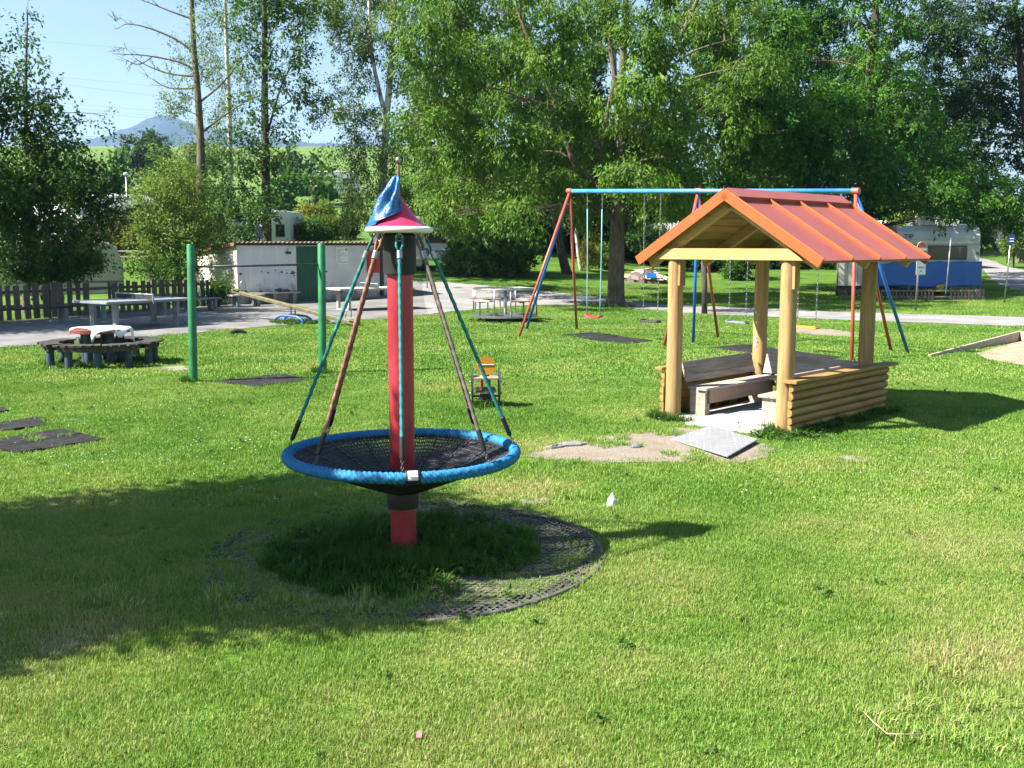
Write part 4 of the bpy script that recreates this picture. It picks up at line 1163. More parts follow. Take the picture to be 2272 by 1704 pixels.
# ---------------------------------------------------------------- picnic table with ring of benches
PIC = gnd(228, 806)
def picnic():
    rg = random.Random(6)
    t = thing('picnic_table', 'round red brown picnic table ringed by dark slatted benches', 'picnic table', PIC, R(10))
    mb = MB(); mb.lathe([(0.50, 0.585), (0.535, 0.59), (0.54, 0.655), (0.52, 0.665)], 40); obj('table_top', mb, M['redbrown'], t, 'auto')
    for k in range(5):
        a_ = R(72 * k + 20)
        mb = MB(); mb.cyl((0.33 * math.cos(a_), 0.33 * math.sin(a_), -0.1), (0.33 * math.cos(a_), 0.33 * math.sin(a_), 0.585), 0.075, 0.075, 12); obj('table_leg', mb, M['navy_post'], t, 'auto')
    ri, ro, zb = 0.74, 1.08, 0.40
    for g, (a0, a1) in enumerate([(-128, -38), (-30, 38), (48, 128), (138, 222)]):
        n = 11
        for i in range(n):
            a_ = R(a0 + (a1 - a0) * (i + 0.5) / n)
            cs, sn = math.cos(a_), math.sin(a_)
            e = Vector((cs, sn, 0)); w = Vector((-sn, cs, 0))
            dl = rg.uniform(-0.03, 0.03)
            mb = MB(); h = 0.030; wi, wo = 0.044, 0.058
            r0, r1 = ri + dl * 0.5, ro + dl
            vs = [e * r0 - w * wi, e * r0 + w * wi, e * r1 + w * wo, e * r1 - w * wo]
            z0 = zb + rg.uniform(-0.004, 0.004)
            vs = [v + Vector((0, 0, z0)) for v in vs] + [v + Vector((0, 0, z0 + h)) for v in vs]
            mb.add(vs, [(3, 2, 1, 0), (4, 5, 6, 7), (0, 1, 5, 4), (1, 2, 6, 5), (2, 3, 7, 6), (3, 0, 4, 7)])
            obj('bench_slat', mb, M['wood_dark'], t)
        for r_ in (0.82, 1.0):
            mb = MB(); pts = [(r_ * math.cos(R(x)), r_ * math.sin(R(x)), zb - 0.05) for x in np.linspace(a0 + 2, a1 - 2, 9)]
            for i in range(8): mb.bar(pts[i], pts[i + 1], 0.05, 0.095)
            obj('bench_beam', mb, M['wood_dark'], t)
        for x in (a0 + 12, (a0 + a1) / 2, a1 - 12):
            mb = MB(); mb.cyl((0.93 * math.cos(R(x)), 0.93 * math.sin(R(x)), -0.1), (0.93 * math.cos(R(x)), 0.93 * math.sin(R(x)), zb - 0.002), 0.07, 0.065, 12); obj('bench_post', mb, M['navy_post'], t, 'auto')
    # white cloth blown half off the table
    n, m = 64, 14
    vs = []
    for j in range(m + 1):
        for i in range(n):
            a_ = 2 * PI * i / n
            q = j / m
            rmax = 0.62 + 0.05 * math.sin(3 * a_ + 1) + 0.035 * math.sin(7 * a_)
            front = max(0.0, math.cos(a_ - R(238))) ** 3                # corner folded back towards the middle
            if math.cos(a_ - R(232)) > 0.88: rmax = 0.36 + 1.2 * (1 - math.cos(a_ - R(232)))
            r_ = rmax * q + 0.0
            z = 0.672 + 0.004 * math.sin(5 * a_ + 8 * q)
            if r_ > 0.535:
                over = (r_ - 0.535) * (1.0)
                z -= over * 2.4 * (0.7 + 0.5 * math.sin(6 * a_ + 0.7)); r_ = 0.548 + over * 0.25 + 0.012 * math.sin(9 * a_)
            if math.cos(a_ - R(232)) > 0.86 and q > 0.8: z += 0.012
            vs.append((r_ * math.cos(a_), r_ * math.sin(a_), z))
    mb = MB(); mb.add(vs, [(j * n + i, j * n + (i + 1) % n, (j + 1) * n + (i + 1) % n, (j + 1) * n + i) for j in range(m) for i in range(n)])
    o = obj('tablecloth', mb, M['white_cloth'], None, True)
    o.matrix_basis = Matrix.Translation(PIC) @ Matrix.Rotation(R(10), 4, 'Z')
    s = o.modifiers.new('thickness', 'SOLIDIFY'); s.thickness = 0.003
    tag(o, 'rumpled white tablecloth hanging over the round picnic table', 'tablecloth')
picnic()

# ---------------------------------------------------------------- table tennis tables
def tt_table(label, c, rot, m_, net_m):
    t = thing('table_tennis_table', label, 'table tennis table', c, rot, 'concrete table tennis tables')
    mb = MB(); mb.box(-1.37, 1.37, -0.7625, 0.7625, 0.70, 0.76); obj('table_top', mb, M[m_], t, bev=0.008)
    mb = MB()
    for y in (-0.7525, 0.7525): mb.box(-1.36, 1.36, y - 0.01, y + 0.01, 0.7603, 0.763)
    mb.box(-1.36, 1.36, -0.006, 0.006, 0.7603, 0.763)
    obj('line', mb, M['white_paint'], t)
    for x in (-0.95, 0.95):
        for y in (-0.5, 0.5):
            mb = MB(); s = 1 if y > 0 else -1
            vs = [(x - 0.045, y - 0.065, 0), (x + 0.045, y - 0.065, 0), (x + 0.045, y + 0.065, 0), (x - 0.045, y + 0.065, 0), (x - 0.045, y - 0.12, 0.70), (x + 0.045, y - 0.12, 0.70), (x + 0.045, y + 0.12, 0.70), (x - 0.045, y + 0.12, 0.70)]
            mb.add(vs, [(3, 2, 1, 0), (4, 5, 6, 7), (0, 1, 5, 4), (1, 2, 6, 5), (2, 3, 7, 6), (3, 0, 4, 7)])
            obj('leg', mb, M[m_], t, bev=0.01)
        mb = MB(); mb.box(x - 0.07, x + 0.07, -0.55, 0.55, -0.05, 0.05); obj('foot_beam', mb, M[m_], t, bev=0.01)
    mb = MB(); mb.box(-0.006, 0.006, -0.80, 0.80, 0.775, 0.905)
    nt_ = obj('net', mb, M['net_mesh'], t)
    mb = MB(); mb.box(-0.009, 0.009, -0.80, 0.80, 0.905, 0.918); obj('net_tape', mb, M['white_paint'], nt_)
    for y in (-0.81, 0.81):
        mb = MB(); mb.box(-0.02, 0.02, y - 0.02, y + 0.02, 0.66, 0.93); obj('net_post', mb, M['steel'], t, bev=0.003)
tt_table('concrete table tennis table toned bluish for the shade by the fence', Vector((-10.25, 28.2, 0)), math.atan2(0.82, 0.57), 'concrete_shaded', 'plastic_grey')
tt_table('pale sunlit concrete table tennis table in front of the white shed', Vector((-4.95, 36.1, 0)), math.atan2(0.50, 0.865), 'concrete', 'plastic_grey')

# ---------------------------------------------------------------- seesaw and half-buried tyre
def seesaw():
    b = gnd(662, 714)
    L_ = at(516, 645, b.y + 1.0); R_ = gnd(797, 720, 0.06)
    mid = (L_ + R_) / 2
    t = thing('seesaw', 'olive tube seesaw tilted to the right on blue bent legs', 'seesaw', Vector((mid.x, mid.y, 0)))
    d = (R_ - L_).normalized(); s = d.cross(Vector((0, 0, 1))).normalized(); u = s.cross(d)
    mb = MB(); mb.bar(L_, R_, 0.14, 0.11); obj('beam', mb, M['seesaw'], t, bev=0.02, wc=True)
    for k, (c, sg) in enumerate([(L_ + d * 0.42, 1), (R_ - d * 0.42, -1)]):
        mb = MB(); mb.tube([c + s * 0.11 * math.cos(a_) + u * (0.06 + 0.06 + 0.26 * max(0, math.sin(a_)) ** 0.8) for a_ in np.linspace(0, PI, 13)], 0.014, 8); obj('handle', mb, M['steel'], t, True, wc=True)
        q = c - d * sg * 0.22
        mb = MB(); mb.obox(q + u * 0.07, d * 0.13, s * 0.11, u * 0.012); obj('seat', mb, M['seesaw'], t, bev=0.006, wc=True)
    piv = Vector((mid.x, mid.y, mid.z - 0.12))
    mb = MB(); mb.bar(piv - Vector((0, 0, 0.16)) - s * 0.08, piv - s * 0.08 + Vector((0, 0, 0.12)), 0.05, 0.03); mb.bar(piv - Vector((0, 0, 0.16)) + s * 0.08, piv + s * 0.08 + Vector((0, 0, 0.12)), 0.05, 0.03); mb.obox(piv - Vector((0, 0, 0.12)), d * 0.08, s * 0.10, Vector((0, 0, 0.03)))
    obj('pivot', mb, M['steel_dark'], t, wc=True)
    zt = piv.z - 0.13
    for k in (-1, 1):
        h = Vector((d.x, d.y, 0)).normalized()
        o_ = Vector((mid.x, mid.y, 0)) + s * 0.18 * k
        mb = MB(); mb.tube([o_ - h * 0.62 - Vector((0, 0, .1)), o_ - h * 0.52 + Vector((0, 0, zt * .55)), o_ - h * 0.34 + Vector((0, 0, zt * .93)), o_ + Vector((0, 0, zt)), o_ + h * 0.34 + Vector((0, 0, zt * .93)), o_ + h * 0.52 + Vector((0, 0, zt * .55)), o_ + h * 0.62 - Vector((0, 0, .1))], 0.035, 10)
        obj('leg_bow', mb, M['swing_blue'], t, True, wc=True)
seesaw()
def tyre():
    b = gnd(528, 741)
    mb = MB(); Rr, r_ = 0.17, 0.075
    vs = []; n, m = 26, 12
    for i in range(n + 1):
        a_ = PI * i / n
        for k in range(m):
            v = 2 * PI * k / m
            q = Rr + r_ * math.cos(v)
            vs.append((q * math.cos(a_), 0.08 * math.sin(v) * 1.1, q * math.sin(a_) * 0.72 - 0.05))
    mb.add(vs, [(i * m + k, (i + 1) * m + k, (i + 1) * m + (k + 1) % m, i * m + (k + 1) % m) for i in range(n) for k in range(m)])
    o = obj('buried_tyre', mb, M['rubber_mat'], None, True); o.location = b; o.rotation_euler = (0, 0, R(12))
    tag(o, 'half-buried grey tyre under the raised end of the seesaw', 'tyre')
tyre()

# ---------------------------------------------------------------- small things on the lawn
def stone():
    rg = random.Random(3)
    b = gnd(1357, 1123)
    mb = MB(); n = 9
    vs = [(0.052 * rg.uniform(.75, 1.1) * math.cos(2 * PI * k / n), 0.042 * rg.uniform(.75, 1.1) * math.sin(2 * PI * k / n), -0.01) for k in range(n)]
    vs += [(0.040 * rg.uniform(.7, 1.1) * math.cos(2 * PI * k / n) + 0.004, 0.032 * rg.uniform(.7, 1.1) * math.sin(2 * PI * k / n), 0.06 + rg.uniform(-.01, .01)) for k in range(n)]
    vs += [(0.006, 0.0, 0.125)]
    mb.add(vs, [(k, (k + 1) % n, n + (k + 1) % n, n + k) for k in range(n)] + [(n + k, n + (k + 1) % n, 2 * n) for k in range(n)])
    o = obj('white_stone', mb, M['stone'], None); o.location = b
    tag(o, 'white pointed stone standing alone on the lawn', 'stone')
stone()
def fallen(name, label, x, y, m_, s, rz):
    b = gnd(x, y); mb = MB()
    vs = [(0, -s, .03), (s * .55, -s * .2, .045), (s * .35, s * .6, .05), (0, s, .035), (-s * .4, s * .5, .02), (-s * .5, -s * .2, .025), (0, 0, .03)]
    mb.add(vs, [(6, k, (k + 1) % 6) for k in range(6)])
    o = obj(name, mb, m_, None, True); o.location = b; o.rotation_euler = (0, 0, rz)
    tag(o, label, 'leaf')
fallen('fallen_petal', 'small dark pink petal lying on the near lawn', 930, 1646, mat('pink_petal', (0.42, 0.10, 0.14), 0.6), 0.022, 0.6)
def twig():
    p = [gnd(1915, 1578, 0.05), gnd(1938, 1602, 0.06), gnd(1968, 1628, 0.05), gnd(2048, 1630, 0.045)]
    mb = MB(); mb.tube([q for q in p], [0.002, 0.0035, 0.0035, 0.002], 6)
    o = obj('dry_straw', mb, mat('dry_straw_stem', (0.45, 0.36, 0.20), 0.8), None, True)
    tag(o, 'bent dry straw lying on the lawn in the near right corner', 'straw')
twig()

# sand pit kerb at the right edge
def sandpit():
    a, b, c = gnd(2062, 792), gnd(2262, 757), gnd(2420, 800)
    base = b.copy()
    t = thing('sandpit', 'sandpit with grey wooden plank edging at the right edge of the lawn', 'sandpit', base)
    for p, q in ((a, b), (b, c)):
        mb = MB(); mb.bar(p + Vector((0, 0, -0.09 if p is a else 0.10)), q + Vector((0, 0, 0.10)), 0.06, 0.28); obj('edge_plank', mb, M['wood_greyx'], t, bev=0.008, wc=True)
    d = (c - b).normalized() * 0.03
    poly = [gnd(2165, 785), b + Vector((0, -0.06, 0)), c, gnd(2420, 850), gnd(2270, 812), gnd(2190, 800)]
    mb = MB(); mb.add([(p.x, p.y, 0.018) for p in poly], [tuple(range(len(poly) - 1, -1, -1))]); obj('sand', mb, M['sand'], t, wc=True)
    MATPOLY.append([(p.x, p.y) for p in poly])
sandpit()

# bare grit patches in the lawn
GRITPOLY = []
def grit(name, pts, seed, sub=5, rough=0.05):
    rg = random.Random(seed)
    P = [gv(*p) for p in pts]; n = len(P); Q = []
    for i in range(n):
        p0, p1, p2, p3 = P[i - 1], P[i], P[(i + 1) % n], P[(i + 2) % n]
        for k in range(sub):
            t = k / sub
            q = 0.5 * ((2 * p1) + (p2 - p0) * t + (2 * p0 - 5 * p1 + 4 * p2 - p3) * t * t + (3 * p1 - p0 - 3 * p2 + p3) * t ** 3)
            Q.append((q.x + rg.uniform(-rough, rough), q.y + rg.uniform(-rough, rough)))
    mb = MB(); mb.add([(x, y, 0.006) for x, y in Q], [tuple(range(len(Q) - 1, -1, -1))])
    o = obj(name, mb, M['gravel']); struct(o)
    GRITPOLY.append(Q)
grit('gravel_patch', [(1140, 985), (1185, 962), (1270, 948), (1350, 936), (1430, 928), (1500, 925), (1585, 945), (1660, 962), (1655, 985), (1600, 1000), (1520, 1001), (1420, 998), (1320, 1002), (1230, 996)], 1)
grit('gravel_patch', [(1120, 1075), (1160, 1068), (1195, 1082), (1170, 1096), (1125, 1094)], 2)
grit('gravel_patch', [(55, 1392), (110, 1378), (170, 1385), (175, 1402), (110, 1412), (60, 1408)], 3)
grit('gravel_patch', [(1795, 990), (1850, 984), (1890, 990), (1860, 998), (1805, 998)], 4)
grit('gravel_patch', [(1680, 712), (1745, 706), (1840, 718), (1860, 728), (1780, 726)], 6)
grit('gravel_patch', [(330, 797), (390, 790), (430, 796), (390, 802)], 7)
def rocks():
    rg = random.Random(9)
    for k, (x, y, s, lab) in enumerate([(1200, 968, 0.10, 'flat grey stone at the left end of the bare grit patch'), (1238, 963, 0.13, 'rough grey stone half sunk in the bare grit patch'), (1375, 968, 0.05, 'small grey pebble in the middle of the bare grit patch')]):
        b = gv(x, y); mb = MB(); n = 10
        vs = []
        for zz, q in ((-0.02, 1.0), (0.025, 0.95), (0.045, 0.55)):
            for i in range(n):
                a_ = 2 * PI * i / n
                vs.append((s * 1.5 * q * rg.uniform(.8, 1.1) * math.cos(a_), s * 0.55 * q * rg.uniform(.8, 1.1) * math.sin(a_), zz * rg.uniform(.8, 1.2)))
        mb.add(vs, [(r_ * n + i, r_ * n + (i + 1) % n, (r_ + 1) * n + (i + 1) % n, (r_ + 1) * n + i) for r_ in range(2) for i in range(n)] + [tuple(2 * n + i for i in range(n))])
        o = obj('field_stone', mb, M['concrete_grey'], None); o.location = b; o.rotation_euler = (0, 0, rg.uniform(0, 1))
        tag(o, lab, 'stone')
rocks()

# ---------------------------------------------------------------- shed
SHED = Vector((-10.25, 38.9, 0)); SROT = R(35)
def shed():
    t = thing('shed', 'low whitewashed shed with corrugated roof and dark green door', 'shed', SHED, SROT)
    W, Dp, HF, HB = 6.43, 4.5, 2.24, 1.93
    # front wall in two leaves either side of the door
    for x0, x1 in ((0, 2.36), (3.27, 5.95)):
        mb = MB(); mb.box(x0, x1, 0, 0.2, -0.2, HF); obj('front_wall', mb, M['plaster'], t)
    mb = MB(); mb.box(2.36, 3.27, 0.03, 0.2, 2.18, HF); obj('lintel', mb, M['plaster'], t)
    mb = MB(); vs = [(-0.003, 0.003, -0.2), (0.2, 0.003, -0.2), (0.2, Dp, -0.2), (-0.003, Dp, -0.2), (-0.003, 0.003, HF), (0.2, 0.003, HF), (0.2, Dp, HB), (-0.003, Dp, HB)]
    mb.add(vs, [(3, 2, 1, 0), (4, 5, 6, 7), (0, 1, 5, 4), (1, 2, 6, 5), (2, 3, 7, 6), (3, 0, 4, 7)]); obj('side_wall', mb, M['plaster_sunlit'], t)
    mb = MB(); vs = [(W - 0.15, 0.25, -0.2), (W, 0.25, -0.2), (W, Dp, -0.2), (W - 0.15, Dp, -0.2), (W - 0.15, 0.25, HF), (W, 0.25, HF), (W, Dp, HB), (W - 0.15, Dp, HB)]
    mb.add(vs, [(3, 2, 1, 0), (4, 5, 6, 7), (0, 1, 5, 4), (1, 2, 6, 5), (2, 3, 7, 6), (3, 0, 4, 7)]); obj('side_wall', mb, M['plaster'], t)
    mb = MB(); mb.box(0.2, W - 0.15, Dp - 0.2, Dp - 0.01, -0.2, HB); obj('rear_wall', mb, M['plaster'], t)
    mb = MB(); mb.box(5.95, 6.28, 0.9, 1.0, -0.2, HF - 0.1); obj('opening_shade_panel', mb, M['dark'], t)  # dark panel that paints the shaded depth of the doorway
    mb = MB(); mb.box(5.87, 5.95, 0.20, 1.6, -0.2, HF - 0.08); obj('partition', mb, M['dark'], t)  # same painted shade on the side of the opening
    # door of vertical boards
    for k in range(6):
        a_, b_ = 2.38 + k * 0.146, 2.38 + (k + 1) * 0.146 - 0.006
        mb = MB(); mb.box(a_, b_, 0.05, 0.09, 0.02, 2.17); obj('door_board', mb, M['green_door'], t)
    mb = MB(); mb.box(3.10, 3.14, 0.01, 0.05, 1.0, 1.14); obj('door_handle', mb, M['steel_dark'], t)
    mb = MB(); mb.box(2.3, 3.33, -0.35, 0.02, -0.1, 0.05); obj('door_step', mb, M['concrete_grey'], t)
    # corrugated sheets
    N = 7
    wid = (W + 0.3) / N
    for k in range(N):
        mb = MB(); x0 = -0.15 + k * wid; n = 30
        vs = []
        for j in range(2):
            y = -0.22 if j == 0 else Dp + 0.15
            zz = HF + 0.075 + (HB - HF) * (y / Dp)
            for i in range(n + 1):
                x = x0 + (wid + 0.03) * i / n
                vs.append((x, y, zz + 0.035 * math.sin(2 * PI * x / 0.177) + (0.004 if k % 2 else 0)))
        m_ = 2 * (n + 1)
        vs += [(x, y, z - 0.012) for x, y, z in vs]
        fs = [(i, i + 1, n + 2 + i, n + 1 + i) for i in range(n)] + [(m_ + i, m_ + n + 1 + i, m_ + n + 2 + i, m_ + i + 1) for i in range(n)] + [(i, m_ + i, m_ + i + 1, i + 1) for i in range(n)]
        mb.add(vs, fs); obj('corrugated_sheet', mb, M['tile_roof'], t, True)
    mb = MB(); mb.bar((-0.12, -0.1, HF + 0.02), (-0.12, Dp + 0.1, HB + 0.02), 0.03, 0.12); obj('verge_board', mb, mat('brown_verge_board', (0.22, 0.11, 0.06), 0.7), t)
    mb = MB(); mb.box(0.0, W, -0.06, -0.002, HF - 0.03, HF + 0.03); obj('eave_board', mb, M['wood_dark'], t)
    # wall lamp and torn plaster
    mb = MB(); mb.box(1.93, 2.13, -0.07, -0.002, 1.88, 1.98); lp = obj('wall_lamp', mb, M['plastic_dark'], t, bev=0.01)
    mb = MB(); mb.lathe([(0.05, 1.98), (0.06, 2.0), (0.05, 2.09), (0.02, 2.10)], 14, c=(2.06, -0.08, 0)); obj('lamp_glass', mb, M['white_paint'], lp, True)
    rg = random.Random(12)
    for (x, z, s) in [(0.12, 1.15, .08), (0.95, 1.22, .05), (1.2, 1.18, .06), (1.5, 1.26, .05), (1.75, 1.20, .07), (1.95, 1.15, .05), (2.2, 1.16, .12), (2.25, 1.05, .06), (3.42, 1.22, .10), (3.6, 1.2, .07), (3.45, 0.9, .05), (1.3, 0.42, .10), (1.6, 0.5, .16), (1.9, 0.46, .18), (0.9, 0.45, .1), (4.2, 0.4, .15), (4.6, 0.45, .14), (2.28, 0.45, 0.07), (0.3, 0.5, .08)]:
        n = 12
        P = [(x + s * rg.uniform(.5, 1.2) * math.cos(2 * PI * i / n), z + s * 0.6 * rg.uniform(.4, 1.2) * math.sin(2 * PI * i / n)) for i in range(n)]
        mb = MB(); mb.add([(px, -0.004, pz) for px, pz in P], [tuple(range(n))]); obj('bare_plaster', mb, M['wood_fence'], t)
    # paper notice
    mb = MB(); mb.box(4.04, 4.56, -0.02, -0.005, 1.47, 2.14); nb = obj('notice_board', mb, M['plate_white'], t, bev=0.003)
    mb = MB()
    for k in range(13):
        z = 2.05 - k * 0.042
        mb.box(4.09, 4.09 + rg.choice([0.2, 0.3, 0.38, 0.42, 0.12]), -0.0225, -0.0205, z - 0.006, z + 0.006)
    mb.box(4.05, 4.55, -0.0225, -0.0205, 1.535, 1.541); mb.box(4.44, 4.52, -0.0225, -0.0205, 2.0, 2.09)
    obj('notice_print', mb, M['plastic_grey'], nb)
    # red hose cabinet
    mb = MB(); mb.box(5.38, 5.90, -0.16, -0.003, 1.12, 2.0); c = obj('hose_cabinet', mb, M['red_box'], t, bev=0.012)
    mb = MB(); mb.box(5.58, 5.70, -0.166, -0.161, 1.55, 1.70); obj('cabinet_sign', mb, M['plate_white'], c)
    mb = MB(); mb.box(5.605, 5.675, -0.170, -0.167, 1.58, 1.67); obj('cabinet_sign_print', mb, M['red_box'], c)
shed()

def slab_bench(name, label, p, q, w=0.42, h=0.45, n=2, seat='concrete_shaded', leg='concrete_shaded', grp='benches along the fence and shed'):
    p = Vector(p); q = Vector(q)
    L_ = (q - p).length
    t = thing(name, label, 'bench', p, math.atan2(q.y - p.y, q.x - p.x), grp)
    mb = MB(); mb.box(0, L_, 0, w, h - 0.05, h); obj('seat_slab', mb, M[seat], t, bev=0.008)
    for i in range(n):
        x = 0.25 + (L_ - 0.5) * i / (n - 1)
        mb = MB()
        mb.box(x - 0.06, x + 0.06, 0.03, 0.11, -0.1, h - 0.05); mb.box(x - 0.06, x + 0.06, w - 0.11, w - 0.03, -0.1, h - 0.05); mb.box(x - 0.06, x + 0.06, 0.112, w - 0.112, -0.1, 0.05)
        obj('support_frame', mb, M[leg], t)
def zs_(p): return Vector((p[0], p[1], tz(*p)))
fd = Vector((0.535, 0.845, 0))
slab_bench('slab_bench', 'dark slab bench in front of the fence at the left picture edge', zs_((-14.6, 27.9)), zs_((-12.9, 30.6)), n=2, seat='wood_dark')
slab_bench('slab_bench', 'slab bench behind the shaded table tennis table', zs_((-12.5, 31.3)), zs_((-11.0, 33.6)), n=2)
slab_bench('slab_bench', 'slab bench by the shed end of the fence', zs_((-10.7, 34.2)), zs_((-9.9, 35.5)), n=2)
slab_bench('slab_bench', 'short slab bench at the corner of the white shed', zs_((-9.95, 37.0)), zs_((-9.0, 37.9)), n=2, seat='wood_grey')
sx = Matrix.Rotation(SROT, 3, 'Z')
slab_bench('slab_bench', 'long plank bench against the front wall of the white shed', SHED + sx @ Vector((0.25, -0.47, 0)), SHED + sx @ Vector((2.3, -0.47, 0)), n=3, seat='wood_grey')

# ---------------------------------------------------------------- board fence on the left
def fence():
    rg = random.Random(21)
    A = Vector((-16.2, 27.3, 0)); B = Vector((-10.7, 37.9, 0))
    t = thing('board_fence', 'uneven grey board fence behind the shaded table tennis table', 'fence', A, math.atan2(B.y - A.y, B.x - A.x))
    L_ = (B - A).length
    x = 0.0
    k = 0
    while x < L_:
        w = rg.choice([0.15, 0.18, 0.20, 0.22])
        gap_here = 6.2 < x < 6.9
        h = (1.12 - 0.14 * x / L_) + rg.uniform(-0.07, 0.05)
        if not gap_here:
            mb = MB(); tl = rg.uniform(-0.03, 0.03); y = rg.uniform(-0.006, 0.006)
            vs = [(x, y, 0.04), (x + w, y, 0.04), (x + w, y + 0.028, 0.04), (x, y + 0.028, 0.04), (x + tl, y, h), (x + w + tl, y, h + rg.uniform(-.03, .03)), (x + w + tl, y + 0.028, h), (x + tl, y + 0.028, h)]
            mb.add(vs, [(3, 2, 1, 0), (4, 5, 6, 7), (0, 1, 5, 4), (1, 2, 6, 5), (2, 3, 7, 6), (3, 0, 4, 7)])
            obj('fence_board', mb, M['wood_fence'], t)
        x += w + rg.choice([0.06, 0.09, 0.12, 0.14])
        k += 1
    for z in (0.32, 0.80):
        mb = MB(); mb.box(0, L_, 0.042, 0.085, z, z + 0.09); obj('rail', mb, M['wood_fence'], t)
    for i in range(6):
        x = 0.2 + i * (L_ - 0.4) / 5
        mb = MB(); mb.cyl((x, 0.14, -0.3), (x, 0.14, 1.05), 0.055, 0.05, 10); obj('post', mb, M['wood_fence'], t, 'auto')
fence()

# ---------------------------------------------------------------- caravans
def caravan(label, c, rot, ln=5.0, wd=2.2, ht=2.45, z0=0.42, skin='white_caravan', windows=True, grp='white caravans on the camp site', hatch=True, end_window=True):
    """length along local x, long side facing -y"""
    t = thing('caravan', label, 'caravan', c, rot, grp)
    prof = []
    r = 0.38
    x0, x1, zt = -ln / 2, ln / 2, ht
    prof = [(x0 + 0.15, z0), (x0, z0 + 0.25), (x0 + 0.05, zt * 0.55), (x0 + 0.30, zt - r * 0.6), (x0 + 0.6, zt - 0.06), (x0 + 1.0, zt), (x1 - 0.8, zt), (x1 - 0.45, zt - 0.05), (x1 - 0.2, zt - 0.25), (x1 - 0.02, zt * 0.6), (x1, z0 + 0.2), (x1 - 0.1, z0)]
    n = len(prof); mb = MB()
    vs = [(x, -wd / 2, z) for x, z in prof] + [(x, wd / 2, z) for x, z in prof]
    mb.add(vs, [tuple(range(n)), tuple(range(2 * n - 1, n - 1, -1))] + [(i, n + i, n + (i + 1) % n, (i + 1) % n) for i in range(n)])
    obj('body', mb, M[skin], t, bev=0.05)
    mb = MB(); mb.box(x0 + 0.05, x1 - 0.05, -wd / 2 - 0.012, -wd / 2 - 0.001, z0 + 0.42, z0 + 0.50); obj('stripe', mb, M['plastic_grey'], t)
    if windows:
        for (a_, b_) in ((-ln * 0.34, -ln * 0.12), (ln * 0.14, ln * 0.36)):
            mb = MB(); mb.box(a_ - 0.04, b_ + 0.04, -wd / 2 - 0.02, -wd / 2 - 0.001, 1.26, 1.94); f = obj('window', mb, M['plastic_grey'], t, bev=0.01)
            mb = MB(); mb.box(a_, b_, -wd / 2 - 0.032, -wd / 2 - 0.021, 1.30, 1.90); obj('pane', mb, M['glass'], f, bev=0.006)
        mb = MB(); mb.box(-ln * 0.06, ln * 0.06, -wd / 2 - 0.02, -wd / 2 - 0.001, z0 + 0.08, zt - 0.35); d = obj('door', mb, M[skin], t, bev=0.01)
        mb = MB(); mb.box(-ln * 0.05, -ln * 0.035, -wd / 2 - 0.04, -wd / 2 - 0.021, 1.15, 1.22); obj('handle', mb, M['plastic_dark'], d)
    if end_window:
        for s in (-1, 1):
            mb = MB(); xx = s * ln / 2
            mb.obox((xx * 0.985, 0, 1.5), (0.03, 0, 0.0), (0, wd * 0.36, 0), (-s * 0.04, 0, 0.30)); obj('window', mb, M['glass'], t, bev=0.01)
    if hatch:
        mb = MB(); mb.box(-0.35, 0.35, -0.35, 0.35, ht - 0.01, ht + 0.12); obj('roof_hatch', mb, M['white_paint'], t, bev=0.03)
    for s in (-1, 1):
        mb = MB(); mb.lathe([(0.08, -0.09), (0.28, -0.09), (0.31, -0.05), (0.31, 0.05), (0.28, 0.09), (0.08, 0.09)], 22)
        w = obj('wheel', mb, M['black_rubber'], t, 'auto'); w.matrix_basis = Matrix.Translation((0.2, s * (wd / 2 - 0.12), 0.31)) @ Matrix.Rotation(PI / 2, 4, 'X')
        mb = MB(); mb.lathe([(0.03, -0.095), (0.17, -0.093), (0.17, 0.093), (0.03, 0.095)], 16); obj('hub_cap', mb, M['steel'], w, 'auto')
    mb = MB(); mb.bar((x1, 0, 0.46), (x1 + 1.0, 0, 0.44), 0.08, 0.08); mb.cyl((x1 + 0.9, 0, 0), (x1 + 0.9, 0, 0.5), 0.035, 0.035, 8); obj('drawbar', mb, M['steel_dark'], t)
    return t
def onz(p, dz=0.0): return Vector((p.x, p.y, tz(p.x, p.y) + dz))
def cz(xv, yv, Y): 
    p = atv(xv, yv, Y); return Vector((p.x, p.y, tz(p.x, p.y)))
caravan('white caravan end showing behind the shed between dark tree trunks', cz(583, 500, 55.0), R(78), 4.6, 2.1, 2.6)
caravan('white caravan hidden behind the pink cone of the spinner', cz(893, 500, 52), R(8), 4.2, 2.1, 2.45)
caravan('distant white caravan roof among shrubs on the left', cz(258, 470, 66), R(10), 4.6, 2.1, 2.75)
caravan('second distant white caravan seen through the left tree', cz(130, 470, 60), R(-14), 4.6, 2.1, 2.5)
caravan('tiny white caravan far up the slope beside dark trees', cz(726, 450, 105), R(12), 4.8, 2.2, 2.6)
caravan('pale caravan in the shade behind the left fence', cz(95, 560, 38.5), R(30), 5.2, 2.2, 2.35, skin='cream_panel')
caravan('white caravan roof showing above the blue tarpaulin caravan', cz(1985, 480, 60), R(5), 5.4, 2.2, 2.75)
caravan('white caravan behind the flowering bush at the right', cz(2150, 500, 78), R(-20), 5.0, 2.2, 2.3)
caravan('white caravan in the shade behind the swings', cz(1475, 555, 62), R(-12), 5.0, 2.2, 2.5)

